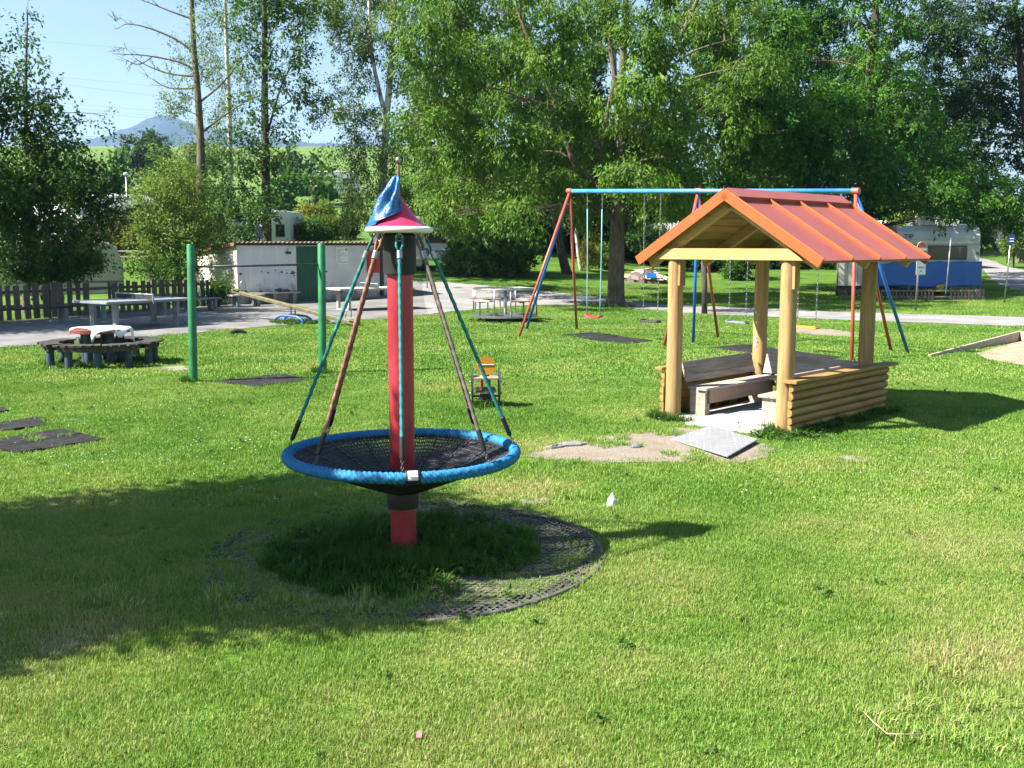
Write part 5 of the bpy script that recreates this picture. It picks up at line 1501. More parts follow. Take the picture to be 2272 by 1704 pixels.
def tarp_caravan():
    Y = 42.6
    xl, xr = at(1990, 600, Y).x, at(2170, 600, Y).x
    g = tz((xl + xr) / 2, Y)
    t = thing('caravan', 'caravan with dark window and blue tarpaulin covering its lower front', 'caravan', Vector(((xl + xr) / 2, Y, g)), R(-4))
    w = (xr - xl)
    zt = at(2080, 500, Y).z - g
    # body, rounded nose towards the playground
    prof = [(0.05, 0.45), (0.0, 0.8), (0.0, 1.55), (0.02, zt * 0.83), (0.10, zt * 0.92), (0.35, zt - 0.02), (1.0, zt), (5.2, zt), (5.2, 0.45)]
    n = len(prof); vs = [(-w / 2, y, z) for y, z in prof] + [(w / 2, y, z) for y, z in prof]
    mb = MB(); mb.add(vs, [tuple(range(n)), tuple(range(2 * n - 1, n - 1, -1))] + [(i, n + i, n + (i + 1) % n, (i + 1) % n) for i in range(n)]); obj('body', mb, M['caravan_shaded'], t, bev=0.05)
    zw0, zw1 = at(2080, 576, Y).z - g, at(2080, 545, Y).z - g
    mb = MB(); mb.box(-w / 2 + 0.05, w / 2 - 0.05, -0.06, -0.002, at(2080, 541, Y).z - g, at(2080, 534, Y).z - g); obj('trim_rail', mb, M['steel'], t)
    mb = MB(); mb.box(-w * 0.36, w * 0.34, -0.05, -0.003, zw0, zw1); f = obj('window', mb, M['plastic_dark'], t, bev=0.03)
    mb = MB(); mb.box(-w * 0.34, w * 0.32, -0.062, -0.051, zw0 + 0.05, zw1 - 0.05); obj('pane', mb, M['glass'], f)
    mb = MB(); mb.box(-0.6, 0.35, 0.9, 1.7, zt, zt + 0.42); obj('roof_box', mb, M['white_paint'], t, bev=0.08)
    mb = MB(); mb.box(0.9, 1.2, 0.4, 0.7, zt, zt + 0.07); obj('roof_vent', mb, M['white_paint'], t, bev=0.02)
    mb = MB(); mb.box(w / 2 - 0.16, w / 2 - 0.06, -0.03, -0.002, 1.75, 1.87); obj('lamp', mb, M['plastic_dark'], t)
    # creased tarpaulin
    nn, mm = 50, 18; vs = []
    z1, z0 = at(2080, 579, Y).z - g, at(2080, 636, Y).z - g
    for j in range(mm + 1):
        for i in range(nn + 1):
            u, v = i / nn, j / mm
            x = -w / 2 - 0.75 + (w + 0.8) * u
            sag = 0.05 * math.sin(PI * u * 3) * (v) * 0.6
            y = -0.10 - 0.03 * math.sin(9 * u + 1.5 * v) - 0.012 * math.sin(27 * u - 3 * v) - 0.10 * v
            zz = z1 + (z0 - z1) * v - sag * 0.5 + 0.05 * math.sin(9 * u) * v - 0.04 * abs(math.sin(5 * PI * u)) * (1 - v)
            if u < 0.2: zz -= (0.2 - u) * 0.6 * (1 - v)
            vs.append((x, y, zz))
    mb = MB(); mb.add(vs, [(j * (nn + 1) + i, (j + 1) * (nn + 1) + i, (j + 1) * (nn + 1) + i + 1, j * (nn + 1) + i + 1) for j in range(mm) for i in range(nn)])
    o = obj('tarpaulin', mb, M['blue_tarp'], t, True); s = o.modifiers.new('thickness', 'SOLIDIFY'); s.thickness = 0.01
    for x in (-1.2, 0.1, 1.4):
        mb = MB(); mb.cyl((x, -0.2, z0 + 0.05), (x + 0.1, -0.75, 0.02), 0.008, 0.008, 5); obj('guy_rope', mb, M['rope_light'], t)
    text('lettering', '-TIP', 0.27, M['black'], t, (-w * 0.38, -0.012, zt * 0.845), (R(90 - 9), 0, 0))
    mb = MB(); mb.bar((0, -0.2, 0.5), (0, -1.1, 0.47), 0.1, 0.1); mb.cyl((0, -1.0, 0), (0, -1.0, 0.5), 0.04, 0.04, 8); obj('drawbar', mb, M['steel_dark'], t)
    # awning pole leaning in front
    p, q = at(2110, 528, Y - 1.3), at(2098, 652, Y - 1.3)
    mb = MB(); mb.cyl(p, q, 0.025, 0.025, 8); po = obj('awning_pole', mb, M['white_paint'], None, True)
    tag(po, 'thin white awning pole standing before the blue tarpaulin', 'pole')
    # spare yellow gas cover on the drawbar
    mb = MB(); b = at(2087, 640, Y - 0.9); mb.lathe([(0.05, -0.16), (0.17, -0.12), (0.19, 0.0), (0.15, 0.13), (0.04, 0.17)], 16, c=b)
    po = obj('yellow_cover', mb, mat('dull_yellow_plastic', (0.30, 0.22, 0.03), 0.6), None, True); tag(po, 'dull yellow rounded hitch cover under the blue tarpaulin', 'cover')
    return t
tarp_caravan()
def awning():
    Y = 43.2
    xl, xr = at(1858, 600, Y).x, at(1998, 600, Y).x; g = tz((xl + xr) / 2, Y)
    t = thing('awning_tent', 'brown roofed awning tent with cream sides beside the blue tarpaulin', 'awning', Vector(((xl + xr) / 2, Y, g)))
    w = xr - xl; z1 = at(1950, 507, Y).z - g; z2 = at(1950, 545, Y).z - g
    mb = MB(); vs = [(-w / 2, 0, z2), (w / 2, 0, z2), (w / 2, 2.5, z1 + 0.1), (-w / 2, 2.5, z1 + 0.1), (-w / 2, 0.02, z2 + 0.28), (w / 2, 0.02, z2 + 0.45)]
    mb.add([(-w / 2, 0, z2), (w / 2, 0, z2), (w / 2, 0.05, z1), (-w / 2, 0.05, z1), (-w / 2, 2.6, z1 + 0.15), (w / 2, 2.6, z1 + 0.15)], [(0, 1, 2, 3), (3, 2, 5, 4)]); o = obj('roof_cloth', mb, M['brown_awning'], t); s = o.modifiers.new('thickness', 'SOLIDIFY'); s.thickness = 0.02
    n = 6
    for k in range(n):
        a_, b_ = -w / 2 + w * k / n + 0.01, -w / 2 + w * (k + 1) / n - 0.01
        mb = MB(); mb.box(a_, b_, 0.06, 0.09, 0.45, z2); obj('side_panel', mb, M['cream_panel'], t)
    mb = MB()
    mb.box(-w / 2, w / 2, 0.10, 0.14, 0.0, 0.45); obj('skirt', mb, M['wood_dark'], t)
    for x in (-w / 2, w / 2): 
        mb = MB(); mb.cyl((x, -0.05, 0), (x, -0.05, z1), 0.025, 0.025, 8); obj('tent_pole', mb, M['steel'], t, True)
awning()
def pickets():
    rg = random.Random(31)
    Y = 41.3
    xl, xr = at(1955, 640, Y).x, at(2185, 640, Y).x
    t = thing('picket_fence', 'low weathered picket fence along the foot of the tarpaulin caravan', 'fence', Vector((xl, Y, tz(xl, Y))))
    x = 0
    while x < xr - xl:
        if not (2.05 < x < 2.75):
            h = 0.48 + rg.uniform(-.03, .03); mb = MB()
            vs = [(x, 0, 0), (x + .075, 0, 0), (x + .075, 0, h - .04), (x + .0375, 0, h), (x, 0, h - .04)]
            vs += [(a_, .02, c) for a_, b_, c in vs]
            mb.add(vs, [(0, 1, 2, 3, 4), (9, 8, 7, 6, 5)] + [(i, 5 + i, 5 + (i + 1) % 5, (i + 1) % 5) for i in range(5)]); obj('picket', mb, M['wood_fence'], t)
        x += 0.145
    for z in (0.12, 0.36):
        mb = MB(); mb.box(0, xr - xl, 0.024, 0.05, z, z + 0.05); obj('rail', mb, M['wood_grey'], t)
pickets()

# ---------------------------------------------------------------- signs
def no_entry():
    b = gnd(2031, 690)
    t = thing('no_entry_sign', 'round red no entry sign with white bar on a grey post', 'traffic sign', b, R(28))
    Y = b.y; zc = at(2040, 553, Y).z - b.z
    mb = MB(); mb.cyl((0, 0, -0.2), (0.05, 0, zc + 0.22), 0.033, 0.033, 12); obj('post', mb, M['steel'], t, True)
    disc = Matrix.Translation((0.11, -0.05, zc)) @ Matrix.Rotation(R(90), 4, 'X')
    rr = 0.265
    mb = MB(); mb.lathe([(rr, -0.004), (rr, 0.004)], 40); d = obj('sign_plate', mb, M['white_paint'], t); d.matrix_basis = disc
    mb = MB(); mb.lathe([(rr - 0.018, 0.0045), (rr - 0.018, 0.007)], 40); obj('red_face', mb, M['sign_red'], d)
    mb = MB(); mb.box(-rr * 0.80, rr * 0.80, -0.05, 0.05, 0.0075, 0.010); obj('white_bar', mb, M['white_paint'], d)
    zp = at(2040, 592, Y).z - b.z
    mb = MB(); mb.box(-0.12, 0.34, -0.055, -0.045, zp - 0.27, zp + 0.27); p = obj('text_plate', mb, M['white_paint'], t, bev=0.004)
    mb = MB()
    for (a0, a1, c0, c1) in ((-0.095, 0.315, zp - 0.250, zp - 0.243), (-0.095, 0.315, zp + 0.243, zp + 0.250), (-0.10, -0.093, zp - 0.25, zp + 0.25), (0.313, 0.32, zp - 0.25, zp + 0.25)): mb.box(a0, a1, -0.058, -0.0555, c0, c1)
    obj('plate_border', mb, M['black'], p)
    text('lettering', 'Parkplatz', 0.085, M['black'], p, (0.11, -0.0575, zp - 0.02), (R(90), 0, 0))
    text('lettering', 'frei', 0.085, M['black'], p, (0.11, -0.0575, zp - 0.145), (R(90), 0, 0))
no_entry()
def blue_sign():
    b = gnd(2228, 673); Y = b.y
    t = thing('blue_sign', 'tall thin post with a small dark blue sign at the right edge', 'sign', b, R(-10))
    zt = at(2232, 520, Y).z - b.z; zb_ = at(2232, 542, Y).z - b.z
    mb = MB(); mb.cyl((0, 0, -0.2), (0.1, 0, zt), 0.03, 0.03, 10); obj('post', mb, M['steel'], t, True)
    mb = MB(); mb.box(0.0, 0.23, -0.045, -0.035, zb_, zt); p = obj('sign_plate', mb, M['sign_blue'], t, bev=0.003)
    mb = MB()
    for k in range(2): mb.box(0.04, 0.19, -0.0475, -0.0455, zb_ + 0.10 + 0.10 * k, zb_ + 0.13 + 0.10 * k)
    obj('sign_print', mb, M['plate_white'], p)
blue_sign()
def lamp_pole():
    p = atv(275, 440, 62); b = Vector((p.x, p.y, tz(p.x, p.y))); top = atv(273, 378, 62)
    t = thing('lamp_post', 'slim pale lamp post rising from the shrubs on the left', 'lamp post', b)
    mb = MB(); mb.tube([(0, 0, -0.2), (0, 0, top.z - b.z)], [0.06, 0.045], 10); obj('pole', mb, M['steel'], t, True, bev=0)
    mb = MB(); mb.lathe([(0.05, 0), (0.14, 0.03), (0.13, 0.14), (0.03, 0.18)], 14, c=(0, 0, top.z - b.z - 0.02)); obj('lamp_head', mb, M['white_paint'], t, True)
lamp_pole()
def marker_post():
    b = gnd(948, 640); Y = b.y
    t = thing('round_sign', 'small round sign on a thin post by the road bend', 'sign', b)
    mb = MB(); z = at(948, 560, Y).z - b.z; mb.cyl((0, 0, -0.2), (0, 0, z + 0.1), 0.028, 0.028, 8); obj('post', mb, M['steel'], t, True)
    mb = MB(); mb.lathe([(0.2, -0.004), (0.2, 0.004)], 28); d = obj('sign_plate', mb, M['steel_dark'], t); d.matrix_basis = Matrix.Translation((-0.02, -0.04, z)) @ Matrix.Rotation(R(90), 4, 'X') @ Matrix.Rotation(R(55), 4, 'Y')
marker_post()

# wires of a power line crossing high above the fields
def wires():
    Y0 = 260
    t = thing('power_line', 'faint overhead power line of thin wires sloping across the sky', 'power line', (-110, Y0, tz(-110, Y0)))
    for (x0, y0, x1, y1) in [(-30, 46, 330, 105), (100, 138, 700, 205), (100, 152, 700, 238), (100, 194, 700, 255), (95, 202, 700, 272), (95, 207, 700, 279)]:
        p, q = atv(x0 - (x1 - x0) * 1.2, y0 - (y1 - y0) * 1.2, Y0), atv(x1, y1, Y0 + 40)
        n = 30; mb = MB()
        mb.tube([p + (q - p) * (k / n) - Vector((0, 0, 3.0 * 4 * (k / n) * (1 - k / n))) for k in range(n + 1)], 0.02, 4)
        obj('wire', mb, M['steel_dark'], t, True, wc=True)
wires()

# camping table behind the fence
def camp_table():
    b = atv(285, 590, 40.5); b.z = tz(b.x, b.y)
    t = thing('camping_table', 'pale wooden garden table set with benches behind the board fence', 'garden table', b, R(4))
    z1 = atv(285, 541, 40.5).z - b.z; z2 = atv(285, 553, 40.5).z - b.z
    mb = MB(); mb.box(-0.9, 1.0, 0.2, 0.9, z1 - 0.05, z1); obj('table_top', mb, M['cream_panel'], t)
    mb = MB(); mb.box(-1.05, 0.9, -0.35, -0.05, z2 - 0.05, z2); obj('bench_top', mb, M['cream_panel'], t)
    for x in (-0.7, 0.7):
        mb = MB(); mb.bar((x, -0.2, 0), (x, -0.2, z2 - 0.05), 0.07, 0.07); mb.bar((x, 0.5, 0), (x, 0.5, z1 - 0.05), 0.08, 0.08); obj('trestle', mb, M['wood_grey'], t)
camp_table()

# heap of scrap wood and sheets behind the central tree
def scrap():
    rg = random.Random(17)
    c = atv(1392, 596, 50.0); c.z = tz(c.x, c.y)
    t = thing('scrap_heap', 'heap of scrap boards, white sheets and a blue sheet behind the big trunk', 'scrap heap', c)
    mb = MB(); mb.lathe([(1.15, -0.05), (0.95, 0.25), (0.6, 0.5), (0.1, 0.66)], 18); o = obj('rubble_core', mb, M['wood_fence'], t); o.scale = (1, 0.7, 1)
    for k in range(26):
        a_ = rg.uniform(0, 2 * PI); r_ = rg.uniform(0.05, 1.0)
        z = 0.66 * (1 - r_ / 1.15) + rg.uniform(0.02, 0.10)
        d = Vector((math.cos(rg.uniform(-.5, .5)), math.sin(rg.uniform(-.7, .7)), -0.2 * math.cos(a_) * 0.6)).normalized(); l = rg.uniform(0.25, 0.6)
        p = Vector((r_ * math.cos(a_), r_ * math.sin(a_) * 0.7, z))
        mb = MB(); mb.bar(p - d * l, p + d * l, rg.uniform(.06, .16), 0.025, up=(rg.uniform(-.3, .3), rg.uniform(-.6, -.1), 1)); obj('scrap_board', mb, M['chipwood'] if k % 3 else M['wood_grey'], t)
    for k in range(16):
        a_ = rg.uniform(PI * 1.02, PI * 1.98); r_ = rg.uniform(0.35, 1.05)
        z = 0.62 * (1 - r_ / 1.2) + rg.uniform(0.08, 0.16)
        p = Vector((r_ * math.cos(a_), r_ * math.sin(a_) * 0.72, z)); w = rg.uniform(.12, .30); h = rg.uniform(.05, .13)
        m_ = rg.choice(['white_paint', 'cream_panel', 'chipwood', 'white_paint', 'wood_grey', 'cream_panel'])
        if k == 5: m_ = 'blue_tarp'; p = Vector((0.25, -0.66, 0.34)); w, h = 0.24, 0.14
        yaw, rl = rg.uniform(-.7, .7), rg.uniform(-.35, .35); ct = math.cos(yaw); st_ = math.sin(yaw)
        mb = MB(); mb.obox(p, (w * ct, w * st_, w * rl), (-st_ * h * .5 - rl * .05, ct * h * .6, h * .8), (0, -0.008, 0.006)); obj('sheet', mb, M[m_], t)
scrap()
def frame_pole():
    # dark forked stake and lying pole beside the middle swing legs
    b = gnd(1563, 697); 
    mb = MB(); top = at(1560, 572, b.y)
    mb.tube([b - Vector((0, 0, .1)), (b + top) / 2 + Vector((0.03, 0, 0)), top], [0.10, 0.09, 0.08], 10)
    o = obj('dark_stake', mb, M['bark_dark'], None, True); tag(o, 'dark upright wooden stake between the hut posts and the road', 'stake')
frame_pole()
def stump():
    b = gnd(2268, 583)
    t = thing('tree_stump', 'brown sawn tree stump on the grass at the right edge', 'stump', b)
    mb = MB(); mb.lathe([(0.5, -0.1), (0.38, 0.1), (0.33, 0.45), (0.31, 0.62)], 16); obj('trunk', mb, M['bark'], t, 'auto')
    mb = MB(); mb.lathe([(0.30, 0.62), (0.02, 0.63)], 16); obj('cut_face', mb, M['chipwood'], t)
stump()

# ---------------------------------------------------------------- trees and shrubs
FV = FPX / VS
TREES = []
LSC, LAY = 1.32, 2.5
def unit(a): return a / np.maximum(np.linalg.norm(a, axis=-1, keepdims=True), 1e-9)

def leaf_arrays(P, A, L, W, rg, up=0.9, fold=0.12, nrm=None):
    n = len(P)
    A = unit(A)
    q = np.array([0, 0, 1.0]) * up + rg.normal(0, 0.6, (n, 3)) if nrm is None else nrm + rg.normal(0, 0.42, (n, 3))
    s = unit(np.cross(A, q)); nn = np.cross(s, A)
    L = L[:, None]; W = W[:, None]
    v = np.empty((n, 4, 3))
    v[:, 0] = P
    v[:, 1] = P + A * L * 0.45 + s * W * 0.5 - nn * L * fold
    v[:, 2] = P + A * L
    v[:, 3] = P + A * L * 0.45 - s * W * 0.5 - nn * L * fold
    b = (np.arange(n) * 4)[:, None]
    f = np.concatenate([b + np.array([0, 1, 2]), b + np.array([0, 2, 3])], 1).reshape(-1, 3)
    return v.reshape(-1, 3), f

def bez(p, c, q, n=7):
    return [p * (1 - t) ** 2 + c * 2 * t * (1 - t) + q * t * t for t in np.linspace(0, 1, n)]

def tree(name, label, cat, D, trunk, blobs, leaf, bark, L=0.11, asp=0.42, droop=0.35, layers=2.2, depth=1.0, limbs=(), group=None, seed=1, hole=-0.15, base=None, limb_bark=None, sub=7, limb_r=0.06, clump=22, Lt=0.5, up=0.9, twigs=0):
    """trunk: (x, y, radius) in picture pixels at distance D; blobs: (x, y, rx, ry, density[, depth offset])"""
    L *= LSC; layers *= LAY; hole -= 0.12
    rg = np.random.default_rng(seed); rr = random.Random(seed)
    tp = [atv(x, y, D + (w[0] if w else 0)) for x, y, r, *w in trunk]; tr = [t[2] for t in trunk]
    foot = tp[0].copy(); gz = tz(foot.x, foot.y)
    if foot.z > gz: tp.insert(0, Vector((foot.x, foot.y, gz - 0.15))); tr.insert(0, tr[0] * 1.25)
    elif foot.z > gz - 1.5: tp[0] = Vector((foot.x, foot.y, gz - 0.15))
    root = thing(name, label, cat, Vector((tp[0].x, tp[0].y, gz)), 0, group)
    # smooth the trunk with a little sway
    path, rad = [], []
    for i in range(len(tp) - 1):
        for k in range(4):
            t = k / 4
            p0, p1, p2, p3 = tp[max(i - 1, 0)], tp[i], tp[i + 1], tp[min(i + 2, len(tp) - 1)]
            path.append(0.5 * ((2 * p1) + (p2 - p0) * t + (2 * p0 - 5 * p1 + 4 * p2 - p3) * t * t + (3 * p1 - p0 - 3 * p2 + p3) * t ** 3)); rad.append(tr[i] + (tr[i + 1] - tr[i]) * t)
    path.append(tp[-1]); rad.append(tr[-1])
    if rad[0] > 0.1: rad[0] *= 1.35; rad[1] *= 1.08
    mb = MB(); mb.tube(path, rad, 12)
    limb_mb = MB() if limb_bark else mb
    for lm in limbs:
        pts = [atv(x, y, D + (w[0] if w else 0)) for x, y, r, *w in lm]; rs = [l[2] for l in lm]
        pp, rs2 = [], []
        for i in range(len(pts) - 1):
            for k in range(4):
                t = k / 4; p0, p1, p2, p3 = pts[max(i - 1, 0)], pts[i], pts[i + 1], pts[min(i + 2, len(pts) - 1)]
                pp.append(0.5 * ((2 * p1) + (p2 - p0) * t + (2 * p0 - 5 * p1 + 4 * p2 - p3) * t * t + (3 * p1 - p0 - 3 * p2 + p3) * t ** 3)); rs2.append(rs[i] + (rs[i + 1] - rs[i]) * t)
        pp.append(pts[-1]); rs2.append(rs[-1])
        limb_mb.tube(pp, rs2, 8)
        path = path + pp[2:]
        for k in range(twigs):
            i_ = rr.randrange(len(pp) // 3, len(pp)); q0 = pp[i_]; dr = (pp[-1] - pp[0]).normalized()
            e_ = q0 + dr * rr.uniform(.15, .5) + Vector((rr.uniform(-.2, .2), rr.uniform(-.4, .4), rr.uniform(-.35, .4)))
            limb_mb.tube(bez(q0, (q0 + e_) / 2 + Vector((0, 0, rr.uniform(-.08, .08))), e_, 4), [.014, .011, .008, .005], 4)
            for k2 in range(2):
                f_ = q0 + (e_ - q0) * rr.uniform(.4, .9); limb_mb.tube([f_, f_ + Vector((rr.uniform(-.18, .1), rr.uniform(-.2, .2), rr.uniform(-.18, .2)))], [.008, .004], 4)
    anchors = np.array([list(p) for p in path])
    VV, FF, RN = [], [], []; off = 0
    for bl in blobs:
        x, y, rx, ry, dens = bl[:5]; dy = bl[5] if len(bl) > 5 else rr.uniform(-1, 1) * depth
        c = atv(x, y, D + dy); sx_, sz_ = rx / FV * (D + dy), ry / FV * (D + dy); sy_ = (sx_ + sz_) / 2
        Lp = L * FV / D
        N = int(dens * layers * PI * rx * ry / (Lp * Lp * asp * 0.55))
        nc = max(3, N // clump)
        u = unit(rg.normal(0, 1, (nc, 3))); r_ = rg.random(nc) ** 0.42
        wob = 1 + 0.22 * np.sin(3.1 * u[:, 0] + 2.3 * u[:, 2] + x * .7) + 0.12 * np.sin(7 * u[:, 2] - 5 * u[:, 0] + y)
        loc = u * (r_ * wob)[:, None] * np.array([sx_, sy_, sz_])
        C = np.array(c) + loc
        nz = np.sin(C[:, 0] * 2.1 + 1.3 * np.sin(C[:, 2] * 1.7)) * np.sin(C[:, 2] * 2.4 + 0.8 * C[:, 1]) + 0.5 * np.sin(C[:, 0] * 5.1 + C[:, 2] * 4.3)
        keep = nz > hole
        keep |= rg.random(nc) < 0.25
        C = C[keep]; loc = loc[keep]; nc = len(C)
        if nc == 0: continue
        C[:, 2] = np.maximum(C[:, 2], terrain(C[:, 0], C[:, 1]) + 0.05)
        ow = unit(loc / np.array([sx_, sy_, sz_]) + rg.normal(0, 0.5, (nc, 3))); ow[:, 2] -= droop; ow = unit(ow)
        m = clump
        t = rg.random((nc, m))
        P = C[:, None, :] + ow[:, None, :] * (t * Lt)[..., None] + rg.normal(0, 0.20 * Lt, (nc, m, 3))
        A = ow[:, None, :] * 0.6 + rg.normal(0, 0.6, (nc, m, 3)); A[..., 2] -= droop
        nv = unit(unit(loc / np.array([sx_, sy_, sz_])) * 0.75 + np.array([0, 0, 0.55 * up]) + rg.normal(0, 0.25, (nc, 3))); nv = np.repeat(nv, m, axis=0)
        cl = rg.normal(0, 0.22, nc)
        rn = np.clip(rg.random((nc, m)) * 0.5 + 0.25 + cl[:, None], 0, 1).ravel()
        P = P.reshape(-1, 3); A = A.reshape(-1, 3)
        LL = L * rg.uniform(0.65, 1.25, len(P)) * np.repeat(rg.uniform(.65, 1.3, nc), m)
        v, f = leaf_arrays(P, A, LL, LL * asp, rg, up, nrm=nv)
        VV.append(v); FF.append(f + off); RN.append(np.repeat(rn, 2)); off += len(v)
        # limb to this part of the crown and branchlets inside it
        cv = np.array(c)
        below = anchors[:, 2] < cv[2] - 0.1
        cand = anchors[below] if below.any() else anchors
        dd = np.linalg.norm((cand - cv) * np.array([1, 1, 0.75]), axis=1)
        a_ = Vector(cand[np.argmin(dd)])
        mid = (a_ + Vector(c)) / 2 + Vector((rr.uniform(-.2, .2), rr.uniform(-.2, .2), 0.12 * (Vector(c) - a_).length))
        lr = limb_r * min(1.0, 0.45 + 0.10 * sx_ * 2)
        bz = bez(a_, mid, Vector(c))
        limb_mb.tube(bz, list(np.linspace(lr, lr * 0.45, len(bz))), 6, caps=False)
        for k in rr.sample(range(nc), min(sub, nc)):
            st = bz[rr.choice([3, 4, 5, 6])]; en = Vector(C[k])
            md = (st + en) / 2 + Vector((rr.uniform(-.1, .1), rr.uniform(-.1, .1), rr.uniform(0, .2)))
            b2 = bez(st, md, en, 5)
            limb_mb.tube(b2, list(np.linspace(lr * 0.4, lr * 0.12, 5)), 5, caps=False)
    obj('trunk', mb, M[bark], root, True, wc=True)
    if limb_bark: obj('limbs', limb_mb, M[limb_bark], root, True, wc=True)
    if VV:
        me = bigmesh('crown', np.concatenate(VV), np.concatenate(FF), M[leaf], np.concatenate(RN))
        o = bpy.data.objects.new('crown', me); link(o, root, True)
        TREES.append((name, sum(len(f) for f in FF)))
    return root

G_BACK = 'trees along the far side of the playground'
# left edge: young leafy tree with an upright leader
tree('young_tree', 'dense young tree with a tall thin leader at the left picture edge', 'tree', 34.0,
     [(56, 640, .11), (70, 560, .10), (66, 470, .09), (58, 330, .07), (56, 180, .045), (60, 20, .015)],
     [(60, 515, 80, 55, 1.10), (150, 500, 75, 55, 1.10), (215, 450, 45, 45, 0.80), (20, 430, 70, 70, 1.00), (110, 400, 90, 60, 0.88), (175, 385, 70, 50, 0.72), (80, 320, 75, 60, 0.55), (20, 330, 50, 60, 0.50), (120, 300, 50, 45, 0.39), (25, 240, 45, 55, 0.44), (75, 235, 45, 50, 0.44), (110, 200, 22, 40, 0.28), (48, 170, 30, 45, 0.39), (58, 115, 22, 45, 0.33), (85, 130, 14, 35, 0.28), (58, 55, 16, 38, 0.33), (58, 15, 9, 22, 0.33), (190, 262, 40, 28, 0.21), (225, 250, 18, 14, 0.19), (200, 300, 30, 20, 0.22), (-60, 380, 70, 140, 0.80), (-50, 200, 45, 80, 0.44), (160, 560, 60, 30, 0.70), (40, 580, 60, 25, 0.50)],
     'leaf_alder', 'bark', L=0.115, asp=0.5, depth=1.2, layers=2.6, seed=11, hole=-0.45, group=None, sub=6, limb_r=0.035,
     limbs=[[(66, 560, .05), (90, 500, .045), (100, 430, .03)], [(64, 570, .05), (52, 500, .04), (45, 440, .03)]])
tree('shrub', 'reddish brown shrub behind the board fence', 'shrub', 42, [(255, 560, .05), (258, 500, .03)],
     [(255, 490, 55, 45, 1), (225, 520, 40, 35, .8), (300, 510, 40, 40, .9), (265, 540, 60, 25, .7)], 'leaf_brown', 'bark_dark', L=0.10, seed=12, depth=.8)
tree('shrub', 'light green airy shrub between the fence and the green post', 'shrub', 40, [(385, 600, .05), (378, 520, .04), (380, 430, .025), (382, 370, .012)],
     [(380, 400, 60, 55, .8), (345, 460, 60, 55, .8), (420, 450, 55, 50, .8), (380, 500, 75, 45, .7), (330, 520, 45, 40, .7), (450, 500, 45, 40, .8), (380, 345, 40, 30, .6), (370, 560, 70, 30, .45), (300, 440, 30, 30, .6)], 'leaf_shrub', 'bark', L=0.095, asp=.45, seed=13, depth=.9, hole=-.3, limb_r=.03,
     limbs=[[(385, 590, .03), (420, 540, .025), (440, 470, .012)], [(380, 590, .03), (350, 540, .025), (330, 470, .012)]])
tree('bare_tree', 'tall thin tree with bare branches reaching left against the sky', 'tree', 48,
     [(430, 560, .24), (434, 380, .20), (433, 300, .17), (427, 200, .15), (418, 90, .12), (412, -60, .09)],
     [(385, 200, 38, 45, .38), (440, 150, 55, 60, .30), (395, 130, 25, 35, .22), (450, 50, 40, 60, .30), (470, 230, 35, 40, .35), (370, 235, 28, 22, .35), (420, 290, 40, 25, .3), (395, 330, 40, 28, .35), (430, -30, 50, 50, .3)], 'leaf_birch', 'bark', L=0.075, asp=.55, seed=14, depth=1.5, hole=0, layers=1.6, sub=9, limb_r=.035,
     limbs=[[(420, 115, .06), (380, 85, .05), (320, 60, .035), (275, 52, .02), (255, 62, .008)], [(424, 155, .06), (390, 135, .05), (330, 122, .035), (290, 118, .025), (240, 116, .008)], [(330, 122, .025), (300, 140, .02), (275, 130, .007)], [(424, 165, .05), (370, 160, .04), (325, 145, .025), (298, 130, .008)], [(413, 40, .05), (370, 25, .035), (320, 5, .02), (290, -5, .008)], [(433, 220, .05), (480, 180, .04), (530, 120, .02), (560, 95, .008)], [(433, 290, .05), (470, 260, .04), (530, 220, .02), (570, 205, .008)], [(425, 190, .045), (365, 190, .03), (320, 165, .008)], [(275, 52, .012), (262, 40, .009), (250, 46, .005)], [(290, 118, .012), (268, 104, .008), (252, 108, .005)]], limb_bark='bark', twigs=7)
tree('birch_tree', 'slender pale birch with thin foliage behind the bare branched tree', 'tree', 54, [(497, 520, .15), (496, 280, .13), (490, 120, .10), (484, -60, .07)],
     [(495, 60, 45, 60, .4), (470, 150, 35, 50, .35), (520, 150, 30, 60, .4), (500, 250, 40, 40, .45), (480, 320, 45, 35, .6), (520, -10, 50, 40, .4)], 'leaf_birch', 'bark_birch', L=0.075, asp=.55, seed=15, depth=1.5, hole=-.05, layers=1.8, limb_r=.03)
tree('alder_tree', 'dark leaved alder with straight trunk rising behind the shed', 'tree', 47,
     [(578, 560, .22), (575, 420, .19), (572, 250, .16), (572, 100, .13), (570, -60, .09)],
     [(600, 50, 65, 40, .75), (545, 25, 50, 38, .75), (640, 100, 40, 32, .6), (540, 120, 45, 40, .65), (615, 165, 55, 35, .6), (555, 215, 45, 35, .6), (640, 215, 38, 30, .55), (610, 265, 45, 28, .55), (535, 285, 40, 28, .55), (520, 335, 50, 40, .8), (490, 375, 45, 45, .8), (560, 350, 40, 35, .7), (610, 330, 28, 25, .5), (500, 430, 55, 45, .9), (545, 465, 60, 45, .9), (580, -20, 70, 40, .8), (650, 20, 40, 35, .6), (480, 480, 60, 40, .9), (450, 545, 45, 35, .9), (510, 510, 50, 25, .8)],
     'leaf_alder', 'bark_dark', L=0.115, asp=.6, seed=16, depth=1.3, hole=-.1, limb_r=.045, limbs=[[(575, 300, .06), (610, 180, .04), (660, 95, .015)], [(575, 500, .05), (545, 430, .04), (515, 380, .015)]])
